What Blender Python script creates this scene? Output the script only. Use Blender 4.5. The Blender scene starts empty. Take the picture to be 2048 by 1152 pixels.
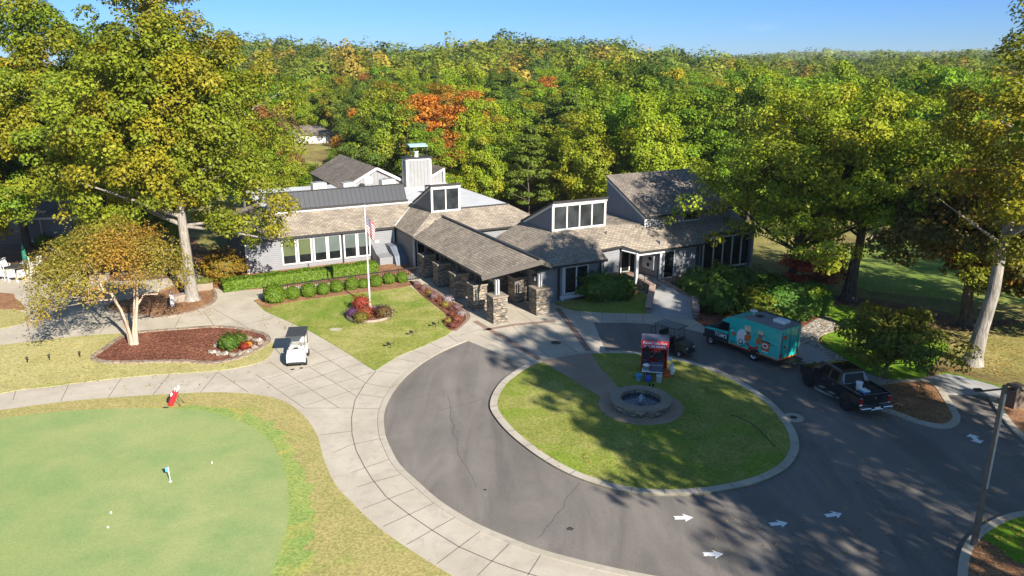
import bpy, bmesh, math, random
import numpy as np
from mathutils import Vector, Matrix, Euler
from mathutils.geometry import tessellate_polygon
SC = bpy.context.scene
COL = SC.collection
R = math.radians
random.seed(7)

# ------------------------------------------------------------------ camera
CAM_H = 18.5
FPX = 1520.0
PITCH = math.atan((576 - 130) / FPX)
cam_d = bpy.data.cameras.new('camera')
cam = bpy.data.objects.new('camera', cam_d)
COL.objects.link(cam)
cam.location = (0, 0, CAM_H)
cam.rotation_euler = (math.pi / 2 - PITCH, 0, 0)
cam_d.sensor_width = 36
cam_d.lens = 36 * FPX / 2048
cam_d.clip_end = 6000
SC.camera = cam


def G(x, y, z=0.0):
    """survey point: where a sight line of the drone meets the level z"""
    c, s = math.cos(PITCH), math.sin(PITCH)
    dx, dy = (x - 1024) / FPX, (576 - y) / FPX
    r = (dx, c + dy * s, -s + dy * c)
    t = (z - CAM_H) / r[2]
    return (r[0] * t, r[1] * t)


def P3(x, y, z=0.0):
    g = G(x, y, z)
    return Vector((g[0], g[1], z))


# ------------------------------------------------------------------ objects
def tag(o, label=None, cat=None, group=None, kind=None):
    if label: o['label'] = label
    if cat: o['category'] = cat
    if group: o['group'] = group
    if kind: o['kind'] = kind
    return o


def thing(name, label, cat, loc=(0, 0, 0), rz=0.0, group=None):
    o = bpy.data.objects.new(name, None)
    COL.objects.link(o)
    o.location = loc
    o.rotation_euler = (0, 0, rz)
    o.empty_display_size = 0.2
    return tag(o, label, cat, group)


class MB:
    """collects polygons, then links them as one mesh object"""
    def __init__(s):
        s.v = []; s.f = []; s.m = []; s.sm = []

    def add(s, vs, fs, mi=0, smooth=False):
        n = len(s.v)
        s.v += [tuple(p) for p in vs]
        s.f += [tuple(i + n for i in f) for f in fs]
        s.m += [mi] * len(fs)
        s.sm += [smooth] * len(fs)
        return s

    def box(s, c, size, rz=0.0, mi=0, taper=1.0, M=None):
        x, y, z = size[0] / 2, size[1] / 2, size[2] / 2
        vs = []
        for dz, k in ((-z, 1.0), (z, taper)):
            for dx, dy in ((-x, -y), (x, -y), (x, y), (-x, y)):
                vs.append(Vector((dx * k, dy * k, dz)))
        m = Matrix.Translation(Vector(c)) @ (M if M is not None else Matrix.Rotation(rz, 4, 'Z'))
        vs = [m @ p for p in vs]
        return s.add(vs, [(3, 2, 1, 0), (4, 5, 6, 7), (0, 1, 5, 4), (1, 2, 6, 5), (2, 3, 7, 6), (3, 0, 4, 7)], mi)

    def bx(s, x0, x1, y0, y1, z0, z1, mi=0):
        return s.box(((x0 + x1) / 2, (y0 + y1) / 2, (z0 + z1) / 2), (abs(x1 - x0), abs(y1 - y0), abs(z1 - z0)), 0, mi)

    def bar(s, a, b, w, h=None, mi=0):
        a, b = Vector(a), Vector(b)
        d = b - a
        q = d.to_track_quat('Z', 'Y').to_matrix().to_4x4()
        return s.box((a + b) / 2, (w, h or w, d.length), M=q, mi=mi)

    def prism(s, top, thick=None, zb=None, mi=0, mside=None, mbot=None):
        """top: 3D polygon; extruded straight down by thick or down to zb"""
        n = len(top)
        top = [Vector(p) for p in top]
        a = sum((top[i].x * top[(i + 1) % n].y - top[(i + 1) % n].x * top[i].y) for i in range(n))
        if a < 0: top.reverse()
        bot = [Vector((p.x, p.y, (p.z - thick) if zb is None else zb)) for p in top]
        tri = tessellate_polygon([[Vector((p.x, p.y, 0)) for p in top]])
        out = []
        for t in tri:
            A, B, Cc = (top[i] for i in t)
            cr = (B.x - A.x) * (Cc.y - A.y) - (B.y - A.y) * (Cc.x - A.x)
            out.append(tuple(t) if cr > 0 else tuple(reversed(t)))
        s.add(top, out, mi)
        s.add(bot, [tuple(reversed(t)) for t in out], mi if mbot is None else mbot)
        ms = mi if mside is None else mside
        for i in range(n):
            j = (i + 1) % n
            s.add([top[i], bot[i], bot[j], top[j]], [(0, 1, 2, 3)], ms)
        return s

    def sheet(s, poly, mi=0):
        poly = [Vector(p) for p in poly]
        n = len(poly)
        a = sum((poly[i].x * poly[(i + 1) % n].y - poly[(i + 1) % n].x * poly[i].y) for i in range(n))
        if a < 0: poly.reverse()
        tri = tessellate_polygon([[Vector((p.x, p.y, 0)) for p in poly]])
        out = []
        for t in tri:
            A, B, Cc = (poly[i] for i in t)
            cr = (B.x - A.x) * (Cc.y - A.y) - (B.y - A.y) * (Cc.x - A.x)
            out.append(tuple(t) if cr > 0 else tuple(reversed(t)))
        return s.add(poly, out, mi)

    def extrude(s, prof, axis, a0, a1, mi=0, smooth=False):
        """prof: 2D outline in the plane across `axis` ('x' -> (y,z), 'y' -> (x,z)), closed with caps"""
        n = len(prof)
        def mk(p, t):
            return (t, p[0], p[1]) if axis == 'x' else (p[0], t, p[1])
        vs = [mk(p, a0) for p in prof] + [mk(p, a1) for p in prof]
        fs = [(i, (i + 1) % n, n + (i + 1) % n, n + i) for i in range(n)]
        tri = tessellate_polygon([[Vector((p[0], p[1], 0)) for p in prof]])
        s.add(vs, fs, mi, smooth)
        s.add(vs, [tuple(t) for t in tri] + [tuple(n + i for i in reversed(t)) for t in tri], mi)
        return s

    def tube(s, pts, rad, n=8, mi=0, cap=True, smooth=True):
        pts = [Vector(p) for p in pts]
        if not hasattr(rad, '__len__'): rad = [rad] * len(pts)
        vs = []
        for i, p in enumerate(pts):
            d = (pts[min(i + 1, len(pts) - 1)] - pts[max(i - 1, 0)])
            if d.length < 1e-6: d = Vector((0, 0, 1))
            d.normalize()
            ref = Vector((1, 0, 0)) if abs(d.x) < 0.9 else Vector((0, 1, 0))
            e1 = d.cross(ref).normalized(); e2 = d.cross(e1)
            for k in range(n):
                a = 2 * math.pi * k / n
                vs.append(p + (e1 * math.cos(a) + e2 * math.sin(a)) * rad[i])
        fs = []
        for i in range(len(pts) - 1):
            for k in range(n):
                fs.append((i * n + k, i * n + (k + 1) % n, (i + 1) * n + (k + 1) % n, (i + 1) * n + k))
        s.add(vs, fs, mi, smooth)
        if cap:
            s.add(vs, [tuple(range(n)), tuple((len(pts) - 1) * n + k for k in reversed(range(n)))], mi)
        return s

    def lathe(s, prof, n=20, c=(0, 0, 0), mi=0, smooth=True, cap=True):
        """prof: (r, z) from bottom to top"""
        vs = []
        for r, z in prof:
            for k in range(n):
                a = 2 * math.pi * k / n
                vs.append((c[0] + r * math.cos(a), c[1] + r * math.sin(a), c[2] + z))
        fs = []
        m = len(prof)
        for i in range(m - 1):
            for k in range(n):
                fs.append((i * n + k, i * n + (k + 1) % n, (i + 1) * n + (k + 1) % n, (i + 1) * n + k))
        s.add(vs, fs, mi, smooth)
        if cap:
            s.add(vs, [tuple(reversed(range(n))), tuple((m - 1) * n + k for k in range(n))], mi)
        return s

    def ball(s, c, r, n=12, mi=0, sz=1.0, M=None):
        prof = [(max(1e-4, r * math.cos(a)), r * sz * math.sin(a)) for a in np.linspace(-math.pi / 2, math.pi / 2, n // 2 + 1)]
        return s.lathe(prof, n, c, mi)

    def build(s, name, mats, parent=None, uv=True, bevel=0.0, fixn=False):
        me = bpy.data.meshes.new(name)
        me.from_pydata([tuple(p) for p in s.v], [], s.f)
        if not isinstance(mats, (list, tuple)): mats = [mats]
        for m in mats: me.materials.append(m)
        me.polygons.foreach_set('material_index', s.m)
        me.polygons.foreach_set('use_smooth', s.sm)
        if uv: plan_uv(me)
        if fixn:
            b = bmesh.new(); b.from_mesh(me)
            bmesh.ops.recalc_face_normals(b, faces=b.faces)
            b.to_mesh(me); b.free()
        me.update()
        o = bpy.data.objects.new(name, me)
        COL.objects.link(o)
        if parent: o.parent = parent
        if bevel:
            w = o.modifiers.new('soften', 'BEVEL'); w.width = bevel; w.segments = 2; w.limit_method = 'ANGLE'
        return o


def plan_uv(me):
    """uv in metres: u level along the face, v up its slope"""
    uvl = me.uv_layers.new(name='UVMap')
    vs = me.vertices
    for p in me.polygons:
        n = p.normal
        t = Vector((-n.y, n.x, 0))
        if t.length < 0.02: t = Vector((1, 0, 0))
        t.normalize()
        b = n.cross(t)
        for li in p.loop_indices:
            co = vs[me.loops[li].vertex_index].co
            uvl.data[li].uv = (co.dot(t), co.dot(b))


def spline(pts, k=6, closed=True):
    """Catmull-Rom through the points"""
    pts = [Vector(p) for p in pts]
    n = len(pts); out = []
    for i in range(n if closed else n - 1):
        if closed:
            p0, p1, p2, p3 = pts[i - 1], pts[i], pts[(i + 1) % n], pts[(i + 2) % n]
        else:
            p0, p1, p2, p3 = pts[max(i - 1, 0)], pts[i], pts[i + 1], pts[min(i + 2, n - 1)]
        for j in range(k):
            t = j / k
            out.append(0.5 * ((2 * p1) + (p2 - p0) * t + (2 * p0 - 5 * p1 + 4 * p2 - p3) * t * t + (3 * p1 - p0 - 3 * p2 + p3) * t ** 3))
    if not closed: out.append(pts[-1])
    return out


def offset(pts, d, closed=True):
    """parallel outline (2D), d to the left of travel"""
    n = len(pts); out = []
    for i in range(n):
        a = pts[i - 1] if (closed or i) else pts[i]
        b = pts[(i + 1) % n] if (closed or i < n - 1) else pts[i]
        t = Vector((b[0] - a[0], b[1] - a[1])).normalized()
        out.append(Vector((pts[i][0] - t.y * d, pts[i][1] + t.x * d, pts[i][2] if len(pts[i]) > 2 else 0)))
    return out


def ribbon(pts, d0, d1, z, thick, name, mat, closed=False, kind='structure', parent=None):
    A = offset(pts, d0, closed); B = offset(pts, d1, closed)
    n = len(A); mb = MB()
    for i in range(n if closed else n - 1):
        j = (i + 1) % n
        q = [Vector((A[i].x, A[i].y, z)), Vector((A[j].x, A[j].y, z)), Vector((B[j].x, B[j].y, z)), Vector((B[i].x, B[i].y, z))]
        ar = (q[1].x - q[0].x) * (q[2].y - q[0].y) - (q[1].y - q[0].y) * (q[2].x - q[0].x)
        if ar < 0: q.reverse()
        mb.add(q, [(0, 1, 2, 3)])
        for e, f in ((A, 1), (B, -1)):
            w = [Vector((e[i].x, e[i].y, z)), Vector((e[j].x, e[j].y, z)), Vector((e[j].x, e[j].y, z - thick)), Vector((e[i].x, e[i].y, z - thick))]
            if f < 0: w.reverse()
            mb.add(w, [(0, 1, 2, 3)])
    o = mb.build(name, mat, parent)
    if kind: o['kind'] = kind
    return o


def dup(root, loc=None, rz=None, label=None, group=None, scale=None, color=None):
    r = root.copy(); COL.objects.link(r)
    if loc is not None: r.location = loc
    if rz is not None: r.rotation_euler = (0, 0, rz)
    if scale is not None: r.scale = scale if hasattr(scale, '__len__') else (scale,) * 3
    if label: r['label'] = label
    if group: r['group'] = group
    for ch in root.children:
        c = ch.copy(); COL.objects.link(c); c.parent = r
        if color is not None: c.color = color
        for g in ch.children:
            d = g.copy(); COL.objects.link(d); d.parent = c
    return r


def text_mesh(body, size, name, mat, parent, M, extrude=0.004, bold=0.0):
    cu = bpy.data.curves.new('lettering', 'FONT')
    cu.body = body; cu.size = size; cu.extrude = extrude; cu.align_x = 'CENTER'; cu.align_y = 'CENTER'; cu.offset = bold
    cu.resolution_u = 3
    to = bpy.data.objects.new('lettering', cu); COL.objects.link(to)
    bpy.context.view_layer.update()
    me = bpy.data.meshes.new_from_object(to.evaluated_get(bpy.context.evaluated_depsgraph_get()))
    bpy.data.objects.remove(to)
    me.transform(M)
    me.materials.clear(); me.materials.append(mat)
    o = bpy.data.objects.new(name, me); COL.objects.link(o); o.parent = parent
    return o
# ------------------------------------------------------------------ materials
MATS = {}


def new_mat(name):
    m = bpy.data.materials.new(name); m.use_nodes = True
    nt = m.node_tree
    for n in list(nt.nodes): nt.nodes.remove(n)
    out = nt.nodes.new('ShaderNodeOutputMaterial')
    b = nt.nodes.new('ShaderNodeBsdfPrincipled')
    nt.links.new(b.outputs[0], out.inputs[0])
    MATS[name] = m
    return m, nt, b, out


def N(nt, t, **kw):
    n = nt.nodes.new('ShaderNode' + t)
    for k, v in kw.items():
        if k in n.inputs: n.inputs[k].default_value = v
        else: setattr(n, k, v)
    return n


def L(nt, a, b): nt.links.new(a, b)


def c4(c): return (c[0], c[1], c[2], 1)


def ramp(nt, fac, stops, interp='LINEAR'):
    r = N(nt, 'ValToRGB'); r.color_ramp.interpolation = interp
    e = r.color_ramp.elements
    while len(e) < len(stops): e.new(0.5)
    for el, (p, c) in zip(e, stops):
        el.position = p; el.color = c4(c) if len(c) == 3 else c
    L(nt, fac, r.inputs[0])
    return r.outputs[0]


def mixc(nt, fac, a, b, mode='MIX'):
    m = N(nt, 'Mix', data_type='RGBA', blend_type=mode)
    if hasattr(fac, 'links'): L(nt, fac, m.inputs[0])
    else: m.inputs[0].default_value = fac
    for s, i in ((a, 6), (b, 7)):
        if hasattr(s, 'links'): L(nt, s, m.inputs[i])
        else: m.inputs[i].default_value = c4(s)
    return m.outputs[2]


def math_n(nt, op, a, b=None, clamp=False):
    m = N(nt, 'Math', operation=op); m.use_clamp = clamp
    for s, i in ((a, 0), (b, 1)):
        if s is None: continue
        if hasattr(s, 'links'): L(nt, s, m.inputs[i])
        else: m.inputs[i].default_value = s
    return m.outputs[0]


def noise(nt, vec, scale, detail=3, rough=0.55, dist=0.0):
    n = N(nt, 'TexNoise'); n.inputs['Scale'].default_value = scale; n.inputs['Detail'].default_value = detail
    n.inputs['Roughness'].default_value = rough; n.inputs['Distortion'].default_value = dist
    if vec is not None: L(nt, vec, n.inputs['Vector'])
    return n.outputs[0]


def coords(nt, kind='Object', scale=None):
    t = N(nt, 'TexCoord').outputs[kind]
    if scale:
        m = N(nt, 'Mapping'); m.inputs['Scale'].default_value = scale
        L(nt, t, m.inputs[0]); t = m.outputs[0]
    return t


def bump(nt, b, h, strength=0.3, dist=0.02):
    n = N(nt, 'Bump'); n.inputs['Strength'].default_value = strength; n.inputs['Distance'].default_value = dist
    L(nt, h, n.inputs['Height']); L(nt, n.outputs[0], b.inputs['Normal'])


def plain(name, col, rough=0.5, metal=0.0, var=0.12, scale=2.5, spec=0.5, coat=0.0, grime=0.0):
    m, nt, b, _ = new_mat(name)
    v = coords(nt)
    f = noise(nt, v, scale, 4, 0.6)
    lo = tuple(c * (1 - var) for c in col); hi = tuple(min(1, c * (1 + var)) for c in col)
    c = ramp(nt, f, [(0.3, lo), (0.7, hi)])
    L(nt, c, b.inputs['Base Color'])
    b.inputs['Roughness'].default_value = rough; b.inputs['Metallic'].default_value = metal
    b.inputs['Specular IOR Level'].default_value = spec
    b.inputs['Coat Weight'].default_value = coat
    b.inputs['Coat Roughness'].default_value = 0.06
    return m


def ground_mat(name, cols, big=0.12, mid=0.9, fine=14.0, rough=0.95, bs=0.4, finew=0.5, blotch=None):
    """cols: three colours: low, mean, high"""
    m, nt, b, _ = new_mat(name)
    v = coords(nt)
    a = noise(nt, v, big, 3, 0.55, 0.6); d = noise(nt, v, mid, 4, 0.6, 0.3); e = noise(nt, v, fine, 3, 0.7)
    f = math_n(nt, 'ADD', math_n(nt, 'MULTIPLY', a, 0.5), math_n(nt, 'MULTIPLY', d, 0.5))
    f = math_n(nt, 'ADD', math_n(nt, 'MULTIPLY', f, 1 - finew), math_n(nt, 'MULTIPLY', e, finew))
    c = ramp(nt, f, [(0.40, cols[0]), (0.5, cols[1]), (0.60, cols[2])])
    if blotch:
        bl = ramp(nt, noise(nt, v, blotch[1], 4, 0.6, 0.8), [(blotch[2], (0, 0, 0)), (blotch[2] + 0.14, (1, 1, 1))])
        c = mixc(nt, math_n(nt, 'MULTIPLY', bl, blotch[3]), c, blotch[0])
    gr = noise(nt, v, fine * 0.8, 2, 0.8)
    c = mixc(nt, 1.0, c, ramp(nt, gr, [(0.36, (0.72, 0.74, 0.7)), (0.64, (1.24, 1.22, 1.2))]), 'MULTIPLY')
    L(nt, c, b.inputs['Base Color'])
    b.inputs['Roughness'].default_value = rough
    b.inputs['Specular IOR Level'].default_value = 0.15
    bump(nt, b, e, bs, 0.03)
    return m


def wave_lines(nt, coord_socket, period, width):
    """1 on a line that repeats every `period` metres"""
    f = math_n(nt, 'FRACT', math_n(nt, 'DIVIDE', coord_socket, period))
    return math_n(nt, 'LESS_THAN', f, width / period), f


def clad(name, col, axis, period, width, dark=0.55, rough=0.6, saw=False, var=0.07, metal=0.0, spec=0.4):
    m, nt, b, _ = new_mat(name)
    uv = coords(nt, 'UV')
    sep = N(nt, 'SeparateXYZ'); L(nt, uv, sep.inputs[0])
    ln, fr = wave_lines(nt, sep.outputs[0 if axis == 'u' else 1], period, width)
    f = noise(nt, coords(nt), 1.3, 4, 0.65)
    c = ramp(nt, f, [(0.3, tuple(x * (1 - var) for x in col)), (0.7, tuple(min(1, x * (1 + var)) for x in col))])
    c = mixc(nt, ln, c, tuple(x * dark for x in col))
    L(nt, c, b.inputs['Base Color'])
    b.inputs['Roughness'].default_value = rough; b.inputs['Metallic'].default_value = metal
    b.inputs['Specular IOR Level'].default_value = spec
    bump(nt, b, fr if saw else ln, 0.5, -0.02 if not saw else 0.02)
    return m


def shingle(name, cols):
    m, nt, b, _ = new_mat(name)
    uv = coords(nt, 'UV')
    br = N(nt, 'TexBrick'); br.offset = 0.5; br.offset_frequency = 2; br.squash = 1.0
    br.inputs['Scale'].default_value = 1.0; br.inputs['Brick Width'].default_value = 0.42; br.inputs['Row Height'].default_value = 0.22
    br.inputs['Mortar Size'].default_value = 0.03; br.inputs['Mortar Smooth'].default_value = 0.4; br.inputs['Bias'].default_value = 0.0
    br.inputs['Color1'].default_value = c4(cols[0]); br.inputs['Color2'].default_value = c4(cols[1]); br.inputs['Mortar'].default_value = c4(cols[2])
    mp = N(nt, 'Mapping'); L(nt, uv, mp.inputs[0])
    L(nt, mp.outputs[0], br.inputs['Vector'])
    f = noise(nt, coords(nt), 0.7, 5, 0.6, 0.5)
    w = ramp(nt, f, [(0.3, (0.72, 0.72, 0.72)), (0.7, (1.2, 1.18, 1.14))])
    g = noise(nt, coords(nt), 9.0, 3, 0.7)
    w2 = ramp(nt, g, [(0.3, (0.8, 0.8, 0.8)), (0.7, (1.15, 1.15, 1.15))])
    c = mixc(nt, 1.0, mixc(nt, 1.0, br.outputs[0], w, 'MULTIPLY'), w2, 'MULTIPLY')
    L(nt, c, b.inputs['Base Color'])
    b.inputs['Roughness'].default_value = 0.93; b.inputs['Specular IOR Level'].default_value = 0.2
    bump(nt, b, math_n(nt, 'SUBTRACT', g, br.outputs[1]), 0.5, 0.03)
    return m


def stone_mat(name, pal, mortar, sx=2.2, sz=7.0):
    m, nt, b, _ = new_mat(name)
    v = coords(nt, 'Object', (sx, sx, sz))
    wn = N(nt, 'TexNoise'); wn.inputs['Scale'].default_value = 1.5; L(nt, v, wn.inputs['Vector'])
    vv = N(nt, 'VectorMath', operation='MULTIPLY_ADD'); L(nt, wn.outputs[1], vv.inputs[0]); vv.inputs[1].default_value = (0.5, 0.5, 0.5); L(nt, v, vv.inputs[2])
    vo = N(nt, 'TexVoronoi'); vo.inputs['Scale'].default_value = 1.0; L(nt, vv.outputs[0], vo.inputs['Vector'])
    ve = N(nt, 'TexVoronoi', feature='DISTANCE_TO_EDGE'); ve.inputs['Scale'].default_value = 1.0; L(nt, vv.outputs[0], ve.inputs['Vector'])
    sep = N(nt, 'SeparateColor'); L(nt, vo.outputs['Color'], sep.inputs[0])
    k = len(pal)
    c = ramp(nt, sep.outputs[0], [(i / k, p) for i, p in enumerate(pal)], 'CONSTANT')
    c = mixc(nt, 1.0, c, ramp(nt, noise(nt, coords(nt), 12, 4, 0.7), [(0.3, (0.7, 0.7, 0.7)), (0.7, (1.25, 1.25, 1.25))]), 'MULTIPLY')
    e = ramp(nt, ve.outputs[0], [(0.02, (1, 1, 1)), (0.09, (0, 0, 0))])
    c = mixc(nt, e, c, mortar)
    L(nt, c, b.inputs['Base Color'])
    b.inputs['Roughness'].default_value = 0.9
    inv = math_n(nt, 'MINIMUM', ve.outputs[0], 0.15)
    bump(nt, b, math_n(nt, 'ADD', math_n(nt, 'MULTIPLY', inv, 4.0), sep.outputs[1]), 0.8, 0.05)
    return m


def leaf_mat(name, autumn, trans=0.25, vlo=0.55, vhi=1.35):
    """colour comes from the object's own colour; each clump turns towards the autumn tint"""
    m = bpy.data.materials.new(name); m.use_nodes = True; MATS[name] = m
    nt = m.node_tree
    for n in list(nt.nodes): nt.nodes.remove(n)
    out = N(nt, 'OutputMaterial')
    oi = N(nt, 'ObjectInfo')
    at = N(nt, 'Attribute'); at.attribute_name = 'tint'
    sep = N(nt, 'SeparateColor'); L(nt, at.outputs['Color'], sep.inputs[0])
    fac = math_n(nt, 'MULTIPLY', sep.outputs[1], oi.outputs['Alpha'], True)
    c = mixc(nt, fac, oi.outputs['Color'], autumn)
    c = mixc(nt, math_n(nt, 'MULTIPLY', sep.outputs[2], 0.35), c, mixc(nt, 1.0, c, (1.12, 1.02, 0.8), 'MULTIPLY'))
    hv = N(nt, 'HueSaturation')
    mr = N(nt, 'MapRange'); mr.inputs[3].default_value = vlo; mr.inputs[4].default_value = vhi
    L(nt, sep.outputs[0], mr.inputs[0]); L(nt, mr.outputs[0], hv.inputs['Value']); L(nt, c, hv.inputs['Color'])
    b = N(nt, 'BsdfPrincipled'); b.inputs['Roughness'].default_value = 0.55; b.inputs['Specular IOR Level'].default_value = 0.25
    L(nt, hv.outputs[0], b.inputs['Base Color'])
    t = N(nt, 'BsdfTranslucent')
    L(nt, mixc(nt, 1.0, hv.outputs[0], (1.3, 1.3, 0.6), 'MULTIPLY'), t.inputs[0])
    ms = N(nt, 'MixShader'); ms.inputs[0].default_value = trans
    L(nt, b.outputs[0], ms.inputs[1]); L(nt, t.outputs[0], ms.inputs[2]); L(nt, ms.outputs[0], out.inputs[0])
    return m


def bark_mat(name, lo, hi, sz=1.2):
    m, nt, b, _ = new_mat(name)
    v = coords(nt, 'Object', (9, 9, sz))
    f = noise(nt, v, 1.0, 5, 0.65, 0.4)
    g = noise(nt, coords(nt), 0.8, 3, 0.6)
    c = ramp(nt, f, [(0.35, lo), (0.62, hi)])
    c = mixc(nt, 1.0, c, ramp(nt, g, [(0.3, (0.7, 0.7, 0.68)), (0.7, (1.15, 1.12, 1.08))]), 'MULTIPLY')
    L(nt, c, b.inputs['Base Color']); b.inputs['Roughness'].default_value = 0.95; b.inputs['Specular IOR Level'].default_value = 0.1
    bump(nt, b, f, 0.9, 0.06)
    return m


def glass_mat(name, col=(0.012, 0.014, 0.015), rough=0.06):
    m, nt, b, _ = new_mat(name)
    f = noise(nt, coords(nt), 0.8, 2)
    c = ramp(nt, f, [(0.35, tuple(x * 0.6 for x in col)), (0.65, tuple(x * 1.5 for x in col))])
    L(nt, c, b.inputs['Base Color'])
    b.inputs['Roughness'].default_value = rough; b.inputs['Specular IOR Level'].default_value = 0.5
    return m


def concrete_mat(name, col, col2, stain, rough=0.9):
    m, nt, b, _ = new_mat(name)
    v = coords(nt)
    a = noise(nt, v, 0.35, 4, 0.6, 0.8); e = noise(nt, v, 25, 3, 0.7); d = noise(nt, v, 1.6, 5, 0.65, 0.6)
    c = ramp(nt, a, [(0.35, col), (0.65, col2)])
    c = mixc(nt, ramp(nt, d, [(0.52, (0, 0, 0)), (0.72, (0.55, 0.55, 0.55))]), c, stain)
    c = mixc(nt, 1.0, c, ramp(nt, e, [(0.3, (0.9, 0.9, 0.9)), (0.7, (1.08, 1.08, 1.08))]), 'MULTIPLY')
    L(nt, c, b.inputs['Base Color']); b.inputs['Roughness'].default_value = rough; b.inputs['Specular IOR Level'].default_value = 0.25
    bump(nt, b, e, 0.15, 0.01)
    return m


def asphalt_mat(name):
    m, nt, b, _ = new_mat(name)
    v = coords(nt)
    a = noise(nt, v, 0.16, 4, 0.6, 1.0); e = noise(nt, v, 30, 3, 0.75); d = noise(nt, v, 2.2, 5, 0.7, 0.5)
    c = ramp(nt, a, [(0.3, (0.158, 0.142, 0.125)), (0.7, (0.205, 0.185, 0.164))])
    c = mixc(nt, 1.0, c, ramp(nt, e, [(0.28, (0.72, 0.72, 0.72)), (0.72, (1.25, 1.25, 1.25))]), 'MULTIPLY')
    pt = noise(nt, coords(nt, 'Object', (0.5, 0.09, 1)), 1.0, 4, 0.6, 1.5)
    c = mixc(nt, 1.0, c, ramp(nt, pt, [(0.38, (0.86, 0.86, 0.86)), (0.62, (1.14, 1.13, 1.12))]), 'MULTIPLY')
    c = mixc(nt, ramp(nt, d, [(0.66, (0, 0, 0)), (0.74, (0.6, 0.6, 0.6))]), c, (0.1, 0.092, 0.083))
    vo = N(nt, 'TexVoronoi'); vo.inputs['Scale'].default_value = 3.5; L(nt, v, vo.inputs['Vector'])
    sp = ramp(nt, vo.outputs['Distance'], [(0.03, (0.5, 0.5, 0.5)), (0.06, (0, 0, 0))])
    c = mixc(nt, math_n(nt, 'MULTIPLY', sp, math_n(nt, 'GREATER_THAN', noise(nt, v, 0.5, 2), 0.56)), c, (0.03, 0.028, 0.026))
    L(nt, c, b.inputs['Base Color']); b.inputs['Roughness'].default_value = 0.88; b.inputs['Specular IOR Level'].default_value = 0.3
    bump(nt, b, e, 0.3, 0.01)
    return m


def green_mat(name):
    m, nt, b, _ = new_mat(name)
    v = coords(nt)
    a = noise(nt, v, 0.09, 3, 0.5, 0.2); d = noise(nt, v, 0.4, 5, 0.6, 0.1); e = noise(nt, v, 14, 3, 0.75)
    c = ramp(nt, a, [(0.33, (0.265, 0.33, 0.115)), (0.66, (0.335, 0.37, 0.15))])
    c = mixc(nt, ramp(nt, d, [(0.35, (0.7, 0.7, 0.7)), (0.6, (0, 0, 0))]), c, (0.205, 0.305, 0.11))
    c = mixc(nt, 1.0, c, ramp(nt, e, [(0.35, (0.86, 0.88, 0.84)), (0.65, (1.1, 1.1, 1.12))]), 'MULTIPLY')
    L(nt, c, b.inputs['Base Color']); b.inputs['Roughness'].default_value = 0.95; b.inputs['Specular IOR Level'].default_value = 0.1
    return m


M = MATS
asphalt_mat('asphalt')
green_mat('putting_turf')
concrete_mat('concrete', (0.43, 0.38, 0.30), (0.52, 0.465, 0.375), (0.33, 0.295, 0.24))
concrete_mat('concrete_grey', (0.34, 0.335, 0.32), (0.42, 0.41, 0.39), (0.27, 0.26, 0.25))
concrete_mat('kerb_concrete', (0.40, 0.355, 0.28), (0.49, 0.44, 0.36), (0.26, 0.235, 0.19))
concrete_mat('aggregate', (0.31, 0.225, 0.165), (0.37, 0.275, 0.205), (0.24, 0.18, 0.135))
concrete_mat('brick_paver', (0.24, 0.165, 0.125), (0.3, 0.21, 0.16), (0.17, 0.12, 0.1))
plain('joint', (0.15, 0.13, 0.105), 0.95)
plain('crack', (0.055, 0.05, 0.047), 0.95)
plain('oil_stain', (0.05, 0.046, 0.04), 0.7)
ground_mat('dry_lawn', [(0.34, 0.30, 0.115), (0.41, 0.37, 0.15), (0.49, 0.43, 0.2)], 0.1, 0.7, 9, blotch=((0.25, 0.30, 0.06), 0.22, 0.56, 0.6))
ground_mat('flag_lawn', [(0.18, 0.215, 0.035), (0.27, 0.285, 0.065), (0.38, 0.345, 0.13)], 0.16, 0.6, 8, finew=0.35, blotch=((0.13, 0.225, 0.018), 0.14, 0.46, 0.8))
ground_mat('fringe', [(0.28, 0.27, 0.09), (0.36, 0.315, 0.12), (0.42, 0.34, 0.14)], 0.16, 1.0, 10, blotch=((0.27, 0.32, 0.075), 0.35, 0.54, 0.75))
ground_mat('fringe_green', [(0.2, 0.3, 0.07), (0.25, 0.33, 0.09), (0.33, 0.36, 0.1)], 0.2, 1.0, 10, blotch=((0.40, 0.35, 0.1), 0.45, 0.5, 0.85))
ground_mat('island_lawn', [(0.14, 0.185, 0.03), (0.23, 0.25, 0.05), (0.33, 0.31, 0.10)], 0.2, 0.8, 9, finew=0.4, blotch=((0.17, 0.26, 0.02), 0.25, 0.5, 0.7))
ground_mat('lush_lawn', [(0.10, 0.21, 0.012), (0.15, 0.28, 0.015), (0.23, 0.33, 0.03)], 0.25, 0.9, 10, finew=0.4)
ground_mat('ground', [(0.16, 0.15, 0.05), (0.26, 0.24, 0.075), (0.36, 0.30, 0.11)], 0.06, 0.5, 6, finew=0.35, blotch=((0.14, 0.085, 0.045), 0.07, 0.5, 0.75))
ground_mat('fairway', [(0.13, 0.2, 0.035), (0.19, 0.25, 0.05), (0.27, 0.29, 0.07)], 0.08, 0.4, 5, finew=0.3)
ground_mat('leaf_litter', [(0.11, 0.06, 0.038), (0.19, 0.11, 0.065), (0.30, 0.19, 0.115)], 0.3, 1.6, 11, finew=0.55)
ground_mat('mulch', [(0.075, 0.026, 0.016), (0.17, 0.062, 0.04), (0.33, 0.15, 0.09)], 0.4, 2.5, 7, bs=0.9, finew=0.65)
ground_mat('straw', [(0.16, 0.075, 0.04), (0.27, 0.14, 0.075), (0.42, 0.25, 0.14)], 0.4, 2.0, 13, bs=0.7, finew=0.55)
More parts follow.
